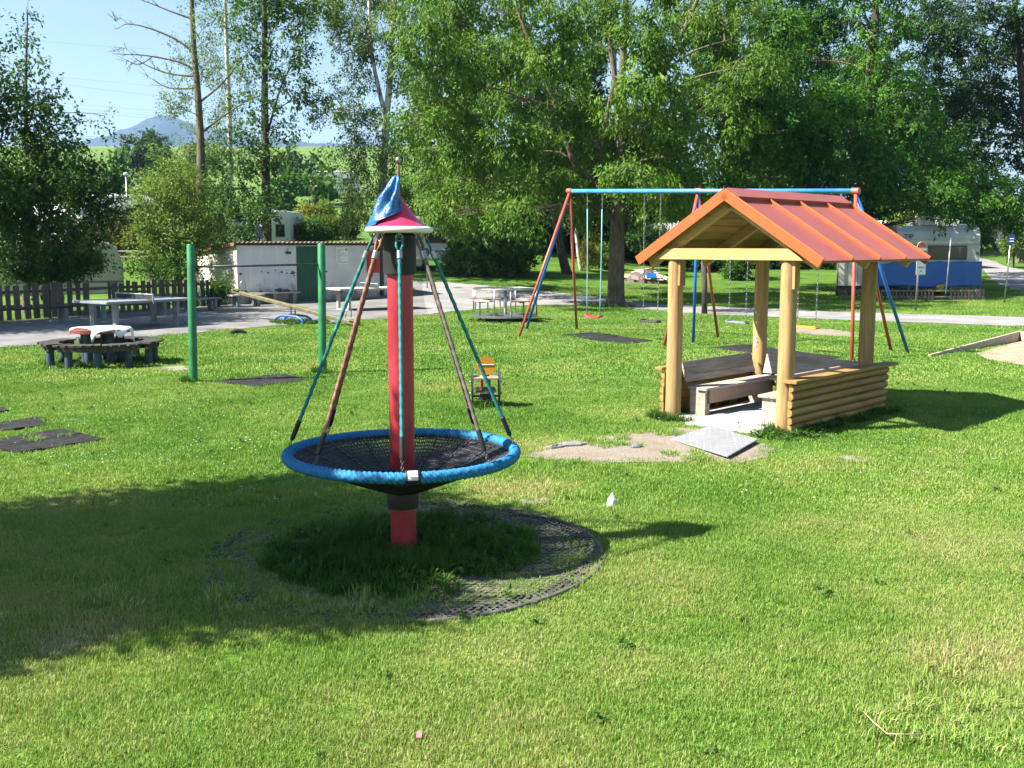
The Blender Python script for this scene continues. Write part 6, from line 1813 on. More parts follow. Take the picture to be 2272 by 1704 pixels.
tree('birch_tree', 'white barked forked birch with drooping foliage behind the spinner cap', 'tree', 49,
     [(824, 520, .20), (827, 400, .18), (832, 300, .17), (836, 240, .155), (843, 160, .14), (848, 60, .12), (850, -60, .09)],
     [(735, 30, 50, 42, .75), (790, 80, 55, 60, .8), (720, 95, 28, 30, .4), (860, 40, 45, 60, .8), (770, 165, 40, 35, .6), (710, 200, 42, 26, .6), (745, 235, 45, 28, .65), (690, 245, 22, 20, .45), (790, 250, 35, 35, .6), (770, 305, 50, 35, .8), (740, 330, 30, 25, .6), (800, 360, 50, 40, .85), (765, 400, 38, 38, .8), (870, 150, 35, 60, .8), (870, 300, 40, 60, .9), (840, 430, 45, 40, .8), (780, 455, 35, 25, .8), (810, -20, 80, 40, .9), (700, 5, 40, 40, .7), (870, 400, 45, 45, .9)],
     'leaf_birch', 'bark_birch', L=0.085, asp=.6, droop=.8, seed=17, depth=1.5, hole=-.1, limb_r=.04, limbs=[[(834, 255, .12), (820, 200, .10), (803, 110, .08), (795, -40, .06)], [(815, 170, .06), (795, 90, .05), (785, 20, .03)], [(832, 262, .04), (790, 245, .03), (745, 240, .012)]])
# the big ash in the middle
cb = []
rb = random.Random(77)
for (x, y) in [(905, 60), (985, 30), (1070, 20), (1160, 10), (1250, 20), (1330, 40), (1560, 20), (1630, 40), (930, 150), (1010, 130), (1100, 110), (1190, 110), (1280, 120), (1395, 170), (1545, 110), (1615, 140), (905, 240), (980, 230), (1060, 210), (1150, 220), (1250, 220), (1340, 210), (1440, 180), (1510, 220), (1590, 240), (935, 320), (1020, 320), (1110, 310), (1200, 310), (1290, 300), (1400, 290), (1470, 290), (1560, 320), (950, 400), (1040, 400), (1130, 395), (1215, 400), (1290, 390), (1390, 380), (1460, 380), (960, 460), (1050, 455), (1130, 455), (1240, 450), (1400, 440), (1450, 430), (1100, -50), (1250, -50), (1430, -60), (1580, -60), (950, -40), (1390, 80), (1350, 280), (1430, 240), (1500, 40), (1480, 330), (1370, 340), (1530, 380)]:
    cb.append((x + rb.uniform(-12, 12), y + rb.uniform(-12, 12), rb.uniform(54, 76), rb.uniform(40, 56), rb.uniform(0.6, 0.95)))
cb += [(1420, 30, 22, 40, .25), (1470, 45, 25, 40, .3)]
tree('ash_tree', 'big spreading ash with thick forked limbs beside the swings', 'tree', 39.5,
     [(1330, 668, .36), (1331, 600, .31), (1334, 480, .28), (1340, 400, .26), (1343, 335, .24), (1340, 250, .15), (1346, 130, .13), (1352, 10, .11), (1352, -90, .08)],
     cb, 'leaf_ash', 'bark', L=0.135, asp=.36, droop=.75, seed=18, depth=5.5, hole=-.25, layers=2.7, limb_bark='bark_limb', limb_r=.055, sub=9,
     limbs=[[(1343, 350, .17), (1360, 290, .15), (1395, 220, .13), (1440, 140, .11), (1475, 70, .09), (1520, -30, .06)], [(1331, 430, .15), (1290, 400, .13), (1245, 360, .11), (1222, 300, .10), (1195, 215, .09), (1160, 130, .075), (1125, 40, .06), (1100, -40, .04)], [(1342, 360, .14), (1333, 240, .12), (1322, 120, .10), (1300, 20, .08), (1290, -60, .05)], [(1333, 450, .10), (1300, 330, .09), (1328, 160, .08), (1315, 60, .06), (1300, -30, .04)], [(1440, 150, .06), (1500, 110, .04), (1580, 85, .02)], [(1200, 230, .06), (1140, 215, .045), (1060, 190, .03), (1000, 200, .012)], [(1330, 470, .07), (1240, 425, .05), (1150, 395, .035), (1090, 390, .012)], [(1350, 330, .06), (1420, 250, .05), (1490, 160, .025)], [(1260, 380, .05), (1210, 330, .04), (1120, 330, .015)]])
# the big walnut on the right
wb = []
for (x, y) in [(1650, -20), (1740, -30), (1830, -30), (1930, -30), (1690, 50), (1770, 50), (1860, 40), (1950, 60), (1660, 130), (1740, 140), (1820, 130), (1910, 140), (1640, 210), (1710, 220), (1790, 220), (1860, 220), (1940, 210), (1640, 290), (1700, 300), (1760, 290), (1830, 300), (1920, 290), (1975, 260), (1640, 360), (1700, 370), (1770, 370), (1940, 330), (2000, 310), (1975, 370), (2040, 350), (1900, 400), (1830, 430), (1990, 420), (1560, 390), (1620, 420), (1545, 440), (2060, 420), (1690, 430), (1870, 360)]:
    wb.append((x + rb.uniform(-12, 12), y + rb.uniform(-10, 10), rb.uniform(48, 66), rb.uniform(36, 48), rb.uniform(0.6, 0.95)))
wb += [(2090, 445, 50, 28, .8, -3), (2130, 470, 45, 22, .7, -2.5), (2180, 440, 50, 30, .8, -3), (2210, 480, 40, 20, .6, -2.5), (2040, 400, 50, 30, .8, -3), (2130, 400, 55, 35, .8, -2), (1960, 430, 45, 24, .7, -3)]
wb += [(1780, 300, 60, 45, 1, -4.6), (1720, 330, 55, 40, 1, -4.8), (1850, 290, 55, 42, 1, -4.4), (1700, 240, 60, 45, 1, -5), (1800, 230, 60, 45, 1, -4.8), (1640, 300, 50, 40, .9, -5.2), (1760, 370, 50, 32, .9, -4.5), (1900, 350, 50, 35, .9, -4.2), (1640, 190, 55, 42, .9, -5.5), (1560, 260, 50, 40, .8, -6)]
wb += [(2045, 425, 24, 22, .5, -3.5), (2050, 452, 16, 22, .45, -3.5), (2040, 475, 20, 8, .4, -3.5)]
tree('walnut_tree', 'massive dark walnut overhanging the tarpaulin caravan', 'tree', 46,
     [(1862, 648, .47), (1864, 560, .42), (1868, 440, .36), (1874, 350, .30), (1882, 260, .24), (1890, 120, .18), (1892, -40, .12)],
     wb, 'leaf_right', 'bark_dark', L=0.145, asp=.40, droop=.5, seed=19, depth=5.8, hole=-.25, layers=2.7, limb_bark='bark', limb_r=.06, sub=8,
     limbs=[[(1868, 440, .17), (1820, 400, .14), (1795, 350, .12), (1760, 290, .07)], [(1872, 380, .16), (1895, 330, .14), (1890, 250, .12), (1875, 180, .09), (1880, 60, .06)], [(1868, 470, .12), (1920, 460, .09), (1990, 440, .05), (2060, 430, .02)], [(1868, 430, .10), (1950, 360, .07), (2040, 320, .03)]])
rbk = []
for (x, y) in [(2030, 20), (2120, 10), (2200, 20), (2260, 60), (2010, 120), (2090, 190), (2230, 150), (2040, 230), (2120, 270), (2200, 250), (2260, 270), (2080, 340), (2160, 340), (2240, 360), (2120, 400), (2200, 420), (2260, 440), (2100, 450), (2170, 180), (2180, 100), (2060, 90), (1990, 30), (2080, 60), (2150, 60), (2230, 90), (2020, 180), (2140, 230), (2060, 300), (2180, 300), (2000, 80), (2100, 130)]:
    rbk.append((x + rb.uniform(-10, 10), y + rb.uniform(-10, 10), rb.uniform(42, 58), rb.uniform(34, 46), rb.uniform(0.55, 0.9)))
tree('dark_tree', 'dark broad tree filling the upper right corner', 'tree', 52, [(2240, 600, .35), (2235, 450, .30), (2220, 300, .22), (2200, 100, .14), (2190, -40, .08)], rbk, 'leaf_dark', 'bark_dark', L=0.145, asp=.42, seed=20, depth=3.5, hole=-.15, layers=2.6, limb_r=.06, sub=8)
# backdrop behind the canopy
def backdrop(name, label, x, D, top, w, leaf, seed, n=16, bot=560):
    r2 = random.Random(seed); bl = []
    for i in range(n):
        yy = top + (bot - top) * (i + .5) / n
        k = math.sin(PI * min(0.98, (i + 1.2) / (n + 1))) ** .55
        bl.append((x + r2.uniform(-.62, .62) * w * k, yy + r2.uniform(-8, 8), w * .42 * r2.uniform(.8, 1.1), (bot - top) / n * 2.3, r2.uniform(.7, 1)))
    tree(name, label, 'tree', D, [(x, 600, .22), (x + 4, (top + bot) / 2, .16), (x, top + 20, .05)], bl, leaf, 'bark_dark', L=0.19, asp=.5, seed=seed, depth=1.5, hole=-.4, layers=1.8, group=G_BACK, sub=4)
backdrop('backdrop_tree', 'leafy tree behind the left half of the ash crown', 985, 60, 20, 130, 'leaf_birch', 41)
backdrop('backdrop_tree', 'dark tree behind the merry-go-round bush', 1120, 64, 60, 130, 'leaf_alder', 42, bot=590)
backdrop('backdrop_tree', 'dark tree behind the forks of the ash', 1260, 66, 120, 130, 'leaf_dark', 43, bot=590)
backdrop('backdrop_tree', 'dark tree behind the swing beam and gable', 1430, 64, 250, 130, 'leaf_dark', 44, bot=590)
backdrop('backdrop_tree', 'tall dark tree behind the ridge of the hut roof', 1580, 66, 60, 150, 'leaf_alder', 45, bot=590)
backdrop('backdrop_tree', 'dark tree behind the walnut\'s left boughs', 1720, 68, 40, 140, 'leaf_dark', 46, bot=590)
backdrop('backdrop_tree', 'leafy tree behind the walnut trunk', 1900, 72, 120, 130, 'leaf_dark', 47, bot=480)
backdrop('backdrop_tree', 'leafy tree behind the right end of the walnut', 2060, 74, 200, 110, 'leaf_alder', 48, bot=470)
# hedge plants and shrubs under the canopy
def shrub(label, x, y, rx, ry, D, leaf, seed, L=0.10, dens=1.0, cat='shrub', name='shrub', n=9, group=None, asp=.5, layers=2.4, up=.9, droop=.2):
    r2 = random.Random(seed); bl = []
    for i in range(n):
        a_ = r2.uniform(0, 2 * PI); q = math.sqrt(r2.random()) * .6
        bl.append((x + q * rx * math.cos(a_), y + q * ry * math.sin(a_), rx * r2.uniform(.38, .6), ry * r2.uniform(.38, .6), dens, r2.uniform(-.5, .5) * rx / FV * D))
    return tree(name, label, cat, D, [(x, y + ry * 1.05, .05), (x, y, .03)], bl, leaf, 'bark_dark', L=L, asp=asp, seed=seed, hole=-.5, layers=layers, group=group, sub=5, limb_r=.025, up=up, droop=droop, Lt=.35)
shrub('wide rounded green bush behind the merry-go-round', 1080, 545, 95, 62, 50, 'leaf_bush', 51, n=16)
shrub('bright leafy bush right of the spinner rope', 985, 560, 38, 38, 50, 'leaf_shrub', 52)
shrub('dark bush below the left side of the ash', 985, 500, 60, 45, 54, 'leaf_bush', 53)
shrub('golden yellow upright conifer seen between the swing ropes', 1268, 545, 15, 42, 54, 'leaf_yellow', 54, L=.08, cat='conifer', name='conifer', n=12, asp=.35, up=.2, droop=-.5)
shrub('light green bush beside the golden conifer', 1305, 550, 26, 32, 56, 'leaf_shrub', 55)
shrub('dark bush behind the scrap heap', 1410, 530, 60, 50, 58, 'leaf_dark', 56)
shrub('dark hedge bush seen between the front posts of the hut', 1525, 560, 60, 50, 58, 'leaf_dark', 57, n=12)
shrub('leafy green bush behind the grey swing seat', 1595, 575, 35, 40, 52, 'leaf_bush', 58)
shrub('dark hedge bush behind the hut\'s rear post', 1680, 555, 65, 50, 60, 'leaf_dark', 59, n=12)
shrub('dark hedge bush left of the walnut trunk', 1790, 540, 60, 55, 60, 'leaf_dark', 60, n=12)
shrub('light green young tree above the tarpaulin caravan roof', 1950, 455, 45, 32, 54, 'leaf_shrub', 61, dens=.6)
shrub('white flowering bush by the blue sign', 2190, 520, 30, 34, 60, 'leaf_birch', 63)
shrub('reddish brown bush above the side road', 2180, 475, 40, 22, 64, 'leaf_brown', 64)
shrub('bright bush at the far end of the side road', 2120, 500, 30, 40, 74, 'leaf_shrub', 65)
shrub('dark columnar thuja behind the shed roof', 757, 475, 17, 50, 54, 'leaf_thuja', 66, L=.09, cat='conifer', name='conifer', n=14, asp=.35, up=.2, droop=-.6)
shrub('small dark bush behind the shed by the white caravan', 672, 500, 32, 32, 56, 'leaf_bush', 67)
shrub('golden bush on the slope behind the shed', 668, 462, 22, 16, 66, 'leaf_yellow', 68)
shrub('grey green bush on the slope behind the shed', 700, 458, 22, 22, 66, 'leaf_shrub', 69)
shrub('tall grassy weeds and flowers behind the shed', 700, 498, 55, 22, 58, 'leaf_shrub', 70, L=.16, asp=.16, up=.1, droop=-.8, dens=.8, n=14)
shrub('weedy low shrubs in front of the white shed corner', 470, 625, 28, 22, 37.6, 'leaf_bush', 71, L=.07)
shrub('leafy weeds around the walnut trunk foot', 1868, 645, 45, 14, 44.5, 'leaf_shrub', 72, L=.14, asp=.18, up=.1, droop=-.8, dens=.6)
shrub('low dark ground shrub under the left tree', 110, 575, 110, 28, 33.2, 'leaf_dark', 73, L=.08, n=16)
shrub('green shrub behind the gap in the board fence', 350, 585, 70, 26, 38.6, 'leaf_bush', 74, L=.08, dens=.6)
shrub('pale green shrub left of the alder', 430, 400, 45, 35, 52, 'leaf_shrub', 75, dens=.8)
for k, (x, y, rx, ry, lab) in enumerate([(905, 490, 55, 60, 'dark hedge bush behind the spinner cap'), (1010, 530, 75, 60, 'dark hedge bush behind the leafy roadside bush'), (1170, 520, 70, 60, 'dark hedge bush behind the left swing legs'), (1345, 520, 75, 50, 'dark hedge bush behind the ash trunk'), (1470, 500, 70, 50, 'dark hedge bush over the scrap heap'), (1620, 520, 80, 60, 'dark hedge bush behind the hut gable'), (1755, 500, 70, 60, 'dark hedge bush behind the hut roof'), (1850, 500, 60, 50, 'dark hedge bush behind the walnut trunk')]):
    shrub(lab, x, y, rx, ry, 63 + k % 2, 'leaf_dark', 120 + k, L=.14, n=10)
# crooked thin trunks on the lawn behind the swings
tree('crooked_tree', 'dark leaning trunk behind the left swing legs', 'tree', 52, [(1226, 606, .26), (1212, 540, .22), (1200, 470, .18), (1196, 380, .14), (1190, 260, .08)], [(1190, 330, 50, 40, .7), (1210, 410, 45, 35, .6), (1170, 260, 50, 40, .7)], 'leaf_alder', 'bark_dark', L=.13, seed=81)
tree('thin_tree', 'thin grey trunk beside the dark leaning one', 'tree', 54, [(1255, 592, .10), (1246, 520, .09), (1238, 430, .07), (1236, 340, .04)], [(1240, 360, 35, 30, .6), (1235, 320, 30, 25, .6)], 'leaf_bush', 'bark_birch', L=.12, seed=82)
# far trees on the field edge
FARG = 'far trees at the edge of the field'
def fartree(label, x, y, rx, ry, D, leaf, seed):
    r2 = random.Random(seed); bl = []
    for i in range(14):
        a_ = r2.uniform(0, 2 * PI); q = math.sqrt(r2.random()) * .62
        bl.append((x + q * rx * math.cos(a_), y + q * ry * math.sin(a_), rx * r2.uniform(.35, .5), ry * r2.uniform(.35, .5), 1.0))
    tree('far_tree', label, 'tree', D, [(x, y + ry * 1.1, .3), (x, y, .2)], bl, leaf, 'bark_dark', L=0.42, asp=.6, seed=seed, depth=2.0, hole=-.5, layers=2.0, group=FARG, sub=3, Lt=1.3)
fartree('round dark tree standing alone before the mountain', 316, 325, 50, 46, 150, 'leaf_far', 91)
fartree('dark rounded tree below the field right of the alder', 645, 385, 45, 55, 110, 'leaf_far', 92)
fartree('bright green tree in front of the field edge', 680, 400, 36, 40, 95, 'leaf_bush', 93)
fartree('dark tree at the right end of the field edge', 705, 400, 30, 42, 120, 'leaf_far', 94)
fartree('pale green tree low on the field slope', 745, 420, 40, 40, 115, 'leaf_shrub', 95)
fartree('wide green tree on the slope left of the bare tree', 350, 400, 70, 40, 90, 'leaf_bush', 96)
fartree('green tree on the slope behind the alder', 600, 420, 35, 45, 92, 'leaf_bush', 97)
fartree('green tree on the slope at the lamp post', 255, 395, 45, 40, 100, 'leaf_bush', 98)
fartree('low olive tree on the slope behind the bare tree', 440, 350, 45, 35, 120, 'leaf_far', 99)
fartree('bushy tree behind the left young tree', 150, 400, 70, 50, 95, 'leaf_far', 100)
# tree outside the left picture edge whose shade falls across the lawn
def offtree(label, base, blobs, n, L, seed, th):
    r2 = np.random.default_rng(seed); base = Vector(base)
    t = thing('garden_tree', label, 'tree', base)
    top = max(b[2] for b in blobs)
    mb = MB(); mb.tube([(0, 0, -.2), (0.03, 0, top * .28), (0.05, 0.02, top * .6), (0, 0, top)], [th, th * .8, th * .65, th * .25], 12)
    VV, FF, RN = [], [], []; off = 0
    for (x, y, z, r_) in blobs:
        u = unit(r2.normal(0, 1, (n, 3))); C = np.array([x, y, z]) + u * (r2.random(n) ** .42)[:, None] * r_
        m = 26
        P = (C[:, None, :] + r2.normal(0, L * 1.6, (n, m, 3))).reshape(-1, 3); A = r2.normal(0, 1, (n * m, 3)); A[:, 2] -= .4
        LL = L * r2.uniform(.7, 1.2, len(P)); v, f = leaf_arrays(P, A, LL, LL * .6, r2)
        VV.append(v); FF.append(f + off); RN.append(np.repeat(r2.random(len(P)), 2)); off += len(v)
        for k in range(6):
            e = Vector(C[k]); s = Vector((0.03, 0, top * (.42 + .06 * k))); mb.tube(bez(s, (s + e) / 2 + Vector((0, 0, .3)), e, 5), [th * q for q in (.3, .22, .15, .1, .05)], 5)
    obj('trunk', mb, M['bark'], t, True)
    me = bigmesh('crown', np.concatenate(VV), np.concatenate(FF), M['leaf_dark'], np.concatenate(RN)); o = bpy.data.objects.new('crown', me); link(o, t)
offtree('leafy garden tree outside the left edge shading the near lawn', (-7.05, 6.45, 0), [(2.3, 0.5, 4.9, 0.28), (2.2, -0.6, 4.4, 0.25), (1.9, 1.3, 4.5, 0.3), (1.2, 2.0, 4.4, 0.3), (0.3, -1.9, 4.3, 0.3), (2.0, -1.4, 4.6, 0.3), (0, 0, 4.3, 1.0), (0.9, 0.3, 3.9, 0.8), (-0.9, 0.2, 4.0, 1.0), (0.2, 1.0, 3.9, 0.9), (0.1, -0.9, 4.0, 0.85), (1.35, 0.9, 3.8, 0.6), (1.15, -0.75, 4.1, 0.7), (0.7, 0.7, 4.7, 0.7), (0.5, -0.3, 5.1, 0.75), (-0.6, 0.8, 4.8, 0.8), (-0.9, -0.7, 4.5, 0.8), (1.75, 0.15, 4.1, 0.55), (0.9, 1.5, 4.2, 0.6), (1.9, 0.7, 4.4, 0.5), (2.1, -0.1, 4.7, 0.5), (1.6, -1.2, 4.2, 0.6), (0.8, -1.5, 4.3, 0.6)], 85, .105, 3, .15)
offtree('big leafy tree outside the left edge shading the paved yard', (-18.6, 27.2, 0), [(0, 0, 7, 2.0), (1.8, 0.3, 6.2, 1.6), (-1.6, 0.6, 6.2, 1.6), (0.6, 2.0, 6.2, 1.7), (0.5, -1.6, 5.8, 1.4), (1.6, 2.6, 5.6, 1.4), (2.6, 1.6, 7.0, 1.4), (1.2, 1.0, 8.3, 1.6), (3.0, 0.4, 5.4, 1.1), (0.4, 3.8, 6.4, 1.4), (2.4, 3.6, 7.2, 1.4), (3.6, 2.6, 6.0, 1.2), (1.0, -0.6, 4.6, 1.2)], 90, .15, 4, .22)

# ---------------------------------------------------------------- grass, weeds, daisies (geometry-node scatter of small tufts)
def blade_mesh(name, n, half, h0, h1, w, lean, rg, mat_, curl=0.5):
    x = rg.uniform(-half, half, n); y = rg.uniform(-half, half, n)
    h = rg.uniform(h0, h1, n); th = rg.uniform(0, 2 * PI, n); le = rg.uniform(0.1, lean, n) * h
    dx, dy = np.cos(th), np.sin(th); ph = th + PI / 2 + rg.normal(0, .5, n); sx_, sy_ = np.cos(ph), np.sin(ph)
    ww = w * rg.uniform(.7, 1.3, n) / 2
    v = np.zeros((n, 5, 3))
    v[:, 0] = np.stack([x - sx_ * ww, y - sy_ * ww, np.full(n, -0.01)], -1)
    v[:, 1] = np.stack([x + sx_ * ww, y + sy_ * ww, np.full(n, -0.01)], -1)
    mx, my = x + dx * le * .35, y + dy * le * .35
    v[:, 2] = np.stack([mx + sx_ * ww * .9, my + sy_ * ww * .9, h * .55], -1)
    v[:, 3] = np.stack([mx - sx_ * ww * .9, my - sy_ * ww * .9, h * .55], -1)
    v[:, 4] = np.stack([x + dx * le, y + dy * le, h * (1 - curl * le / np.maximum(h, 1e-6) * .5)], -1)
    b = (np.arange(n) * 5)[:, None]
    f = np.concatenate([b + np.array([0, 1, 2]), b + np.array([0, 2, 3]), b + np.array([3, 2, 4])], 1).reshape(-1, 3)
    return bigmesh(name, v.reshape(-1, 3), f, mat_, np.repeat(rg.random(n), 3))

def scatter(name, meshes, P, rotz, scl, idx, label, cat, uniform=False):
    col = bpy.data.collections.new(name + '_tufts')
    for k, me in enumerate(meshes):
        o = bpy.data.objects.new('%s_tuft_%02d' % (name, k), me); col.objects.link(o)
    me = bpy.data.meshes.new(name); me.vertices.add(len(P)); me.vertices.foreach_set('co', np.asarray(P, np.float32).ravel())
    for nm, ty, val in (('rotz', 'FLOAT', rotz), ('scl', 'FLOAT', scl)):
        a_ = me.attributes.new(nm, ty, 'POINT'); a_.data.foreach_set('value', np.asarray(val, np.float32))
    a_ = me.attributes.new('idx', 'INT', 'POINT'); a_.data.foreach_set('value', np.asarray(idx, np.int32))
    o = bpy.data.objects.new(name, me); COL.objects.link(o)
    ng = bpy.data.node_groups.new(name + '_nodes', 'GeometryNodeTree')
    ng.interface.new_socket('Geometry', in_out='INPUT', socket_type='NodeSocketGeometry'); ng.interface.new_socket('Geometry', in_out='OUTPUT', socket_type='NodeSocketGeometry')
    N = ng.nodes; Lk = ng.links
    gi = N.new('NodeGroupInput'); go = N.new('NodeGroupOutput')
    iop = N.new('GeometryNodeInstanceOnPoints'); iop.inputs['Pick Instance'].default_value = True
    ci = N.new('GeometryNodeCollectionInfo'); ci.inputs['Collection'].default_value = col; ci.inputs['Separate Children'].default_value = True; ci.inputs['Reset Children'].default_value = True
    def na(nm, ty):
        q = N.new('GeometryNodeInputNamedAttribute'); q.data_type = ty; q.inputs['Name'].default_value = nm
        return q.outputs[0]
    cx = N.new('ShaderNodeCombineXYZ'); Lk.new(na('rotz', 'FLOAT'), cx.inputs[2])
    m2p = N.new('GeometryNodeMeshToPoints')
    Lk.new(gi.outputs[0], m2p.inputs['Mesh']); Lk.new(m2p.outputs[0], iop.inputs['Points']); Lk.new(ci.outputs[0], iop.inputs['Instance'])
    Lk.new(na('idx', 'INT'), iop.inputs['Instance Index']); Lk.new(cx.outputs[0], iop.inputs['Rotation'])
    cs = N.new('ShaderNodeCombineXYZ'); s_ = na('scl', 'FLOAT'); cs.inputs[0].default_value = 1; cs.inputs[1].default_value = 1; Lk.new(s_, cs.inputs[2])
    if uniform: Lk.new(s_, cs.inputs[0]); Lk.new(s_, cs.inputs[1])
    Lk.new(cs.outputs[0], iop.inputs['Scale']); Lk.new(iop.outputs[0], go.inputs[0])
    md = o.modifiers.new('scatter', 'NODES'); md.node_group = ng
    tag(o, label, cat, kind='stuff')
    return o

def inpoly(x, y, poly):
    poly = np.array(poly); ins = np.zeros(len(x), bool); j = len(poly) - 1
    for i in range(len(poly)):
        xi, yi = poly[i]; xj, yj = poly[j]
        c = ((yi > y) != (yj > y)) & (x < (xj - xi) * (y - yi) / (yj - yi + 1e-12) + xi)
        ins ^= c; j = i
    return ins

def grow(poly, d):
    p = np.array(poly); c = p.mean(0); v = p - c; l = np.linalg.norm(v, axis=1, keepdims=True)
    return c + v * (1 + d / np.maximum(l, .05))

HP = [hl(x, y) for x, y in ((-0.75, -0.02), (0.68, -0.02), (0.68, 2.05), (-0.75, 2.05))]
RP = [gnd(1489, 973), gnd(1576, 944), gnd(1681, 974), gnd(1614, 1012)]
HARD = [[(p.x, p.y) for p in HP], [(p.x, p.y) for p in RP]]

def lawn_mask(x, y, half, rg):
    low = np.interp(x, LOWX, LOWY); up = np.interp(x, UPX, UPY)
    ok = (y < low - half * .6 + rg.normal(0, .10, len(x))) | ((y > up + half * .6) & (x > -3.5))
    for p in HARD: ok &= ~inpoly(x, y, grow(p, half * .5))
    for p in MATPOLY: ok &= ~(inpoly(x, y, grow(p, half * .15)))
    for p in GRITPOLY: ok &= ~(inpoly(x, y, grow(p, half * .45)) & (rg.random(len(x)) > .035))
    d = np.hypot(x - SPIN.x, y - SPIN.y)
    edge = 1.40 + rg.normal(0, .05, len(x)) - np.where((y < SPIN.y - .2) | (x < SPIN.x - .4), .42 * rg.random(len(x)), 0)
    ok &= ~((d < edge))
    ok &= np.hypot(x - SPIN.x, y - SPIN.y) > .12
    return ok

def lawn():
    rg = np.random.default_rng(42)
    mats_ = M['grass']
    meshes = []
    NEAR, MID, FAR = 8, 6, 6
    for k in range(NEAR): meshes.append(blade_mesh('blades_near', 1000, .16, .012, .038, .0032, .8, rg, mats_))
    for k in range(MID): meshes.append(blade_mesh('blades_mid', 560, .20, .014, .040, .0052, .8, rg, mats_))
    for k in range(FAR): meshes.append(blade_mesh('blades_far', 520, .42, .018, .048, .013, .9, rg, mats_))
    P, I = [], []
    for (y0, y1, st, half, k0, kn) in ((2.2, 8.5, .20, .16, 0, NEAR), (8.5, 17, .27, .20, NEAR, MID), (17, 47, .55, .42, NEAR + MID, FAR)):
        X, Y = np.meshgrid(np.arange(-26, 26, st), np.arange(y0, y1, st))
        x = X.ravel() + rg.uniform(-.5, .5, X.size) * st; y = Y.ravel() + rg.uniform(-.5, .5, X.size) * st
        k = np.abs(x) < .55 * y + 1.6
        x, y = x[k], y[k]
        k = lawn_mask(x, y, half, rg); x, y = x[k], y[k]
        P.append(np.stack([x, y, terrain(x, y)], -1)); I.append(rg.integers(k0, k0 + kn, len(x)))
    P = np.concatenate(P); I = np.concatenate(I)
    n = len(P)
    wave = 1 + .24 * np.sin(P[:, 0] * 1.7 + 2 * np.sin(P[:, 1] * .9)) * np.sin(P[:, 1] * 1.3)
    scatter('grass', meshes, P, rg.uniform(0, 2 * PI, n), wave * rg.uniform(.75, 1.25, n), I, 'short mown lawn grass with dry patches', 'grass')
    a_ = np.concatenate([rg.uniform(0, 2 * PI, 60), rg.uniform(.5 * PI, 1.55 * PI, 220)]); r_ = np.sqrt(rg.uniform(.4, 2.1, 280)); mx_, my_ = SPIN.x + r_ * np.cos(a_), SPIN.y + r_ * np.sin(a_)
    ex, ey = [mx_], [my_]
    for poly in GRITPOLY + MATPOLY:                      # ragged fringe of thin grass along bare patches and mats
        n_ = len(poly)
        for q in range(n_):
            p0, p1 = np.array(poly[q]), np.array(poly[(q + 1) % n_]); ln = np.linalg.norm(p1 - p0); kk = max(1, int(ln / .14))
            tt = rg.random(kk)[:, None]; pp = p0 + (p1 - p0) * tt + rg.normal(0, .045, (kk, 2)); ex.append(pp[:, 0]); ey.append(pp[:, 1])
    mx_, my_ = np.concatenate(ex), np.concatenate(ey); n_ = len(mx_)
    scatter('mat_grass', [blade_mesh('mat_blades', 70, .11, .012, .042, .0045, .9, rg, mats_) for k in range(6)], np.stack([mx_, my_, np.full(n_, .004)], -1), rg.uniform(0, 6, n_), rg.uniform(.5, 1.2, n_), rg.integers(0, 6, n_), 'thin grass creeping over mats and bare patches', 'grass')
    # longer unmown tufts: edges of things, spinner middle, road verge
    tm = [blade_mesh('tall_blades', 70, .07, .06, .16, .0060, 1.0, rg, M['tall_grass']) for k in range(5)] + [blade_mesh('tuft_blades', 60, .08, .04, .10, .0055, 1.0, rg, mats_) for k in range(4)]
    pts = []
    def ring(c, r0, r1, n):
        a_ = rg.uniform(0, 2 * PI, n); r_ = np.sqrt(rg.uniform(r0 ** 2, r1 ** 2, n)); pts.append(np.stack([c.x + r_ * np.cos(a_), c.y + r_ * np.sin(a_)], -1))
    ring(SPIN, .12, .62, 300)
    ring(SPIN, .55, 1.0, 130)
    for p in (hl(-.79, 0), hl(.79, 0)): ring(p, .10, .28, 26)
    a_, b_ = hl(.98, -.05), hl(.98, 2.5)
    t = rg.random(90); pts.append(np.stack([a_.x + (b_.x - a_.x) * t + rg.normal(0, .05, 90), a_.y + (b_.y - a_.y) * t + rg.normal(0, .05, 90)], -1))
    a_, b_ = hl(-1.0, -.05), hl(-1.0, 2.3); pts.append(np.stack([a_.x + (b_.x - a_.x) * t + rg.normal(0, .06, 90), a_.y + (b_.y - a_.y) * t + rg.normal(0, .06, 90)], -1))
    ring(PIC, .1, 1.0, 70); ring(gnd(662, 716), .2, .9, 60); ring(gnd(429, 848), .07, .16, 10); ring(gnd(716, 828), .07, .16, 10); ring(gnd(1340, 680), .3, 1.2, 50)
    ring(gnd(1078, 903), .0, .2, 16)
    tuft = [gnd(x, y) for x, y in ((430, 1330), (600, 1345), (760, 1340), (1500, 1010), (1380, 985), (1560, 1020), (1460, 960), (300, 1330), (860, 1330), (1980, 1600), (2100, 1560), (2150, 1480), (1200, 1040), (1260, 1100), (1330, 975), (105, 975), (2180, 1610), (2060, 1660))]
    n0 = sum(len(q) for q in pts)
    for p in tuft: ring(p, 0, .25, 7)
    Q = np.concatenate(pts); n = len(Q)
    scatter('tall_grass', tm, np.stack([Q[:, 0], Q[:, 1], np.zeros(n)], -1), rg.uniform(0, 2 * PI, n), rg.uniform(.5, 1.15, n), np.where(np.arange(n) < n0, rg.integers(0, 5, n), rg.integers(5, 9, n)), 'longer unmown grass tufts around posts and the spinner foot', 'grass')
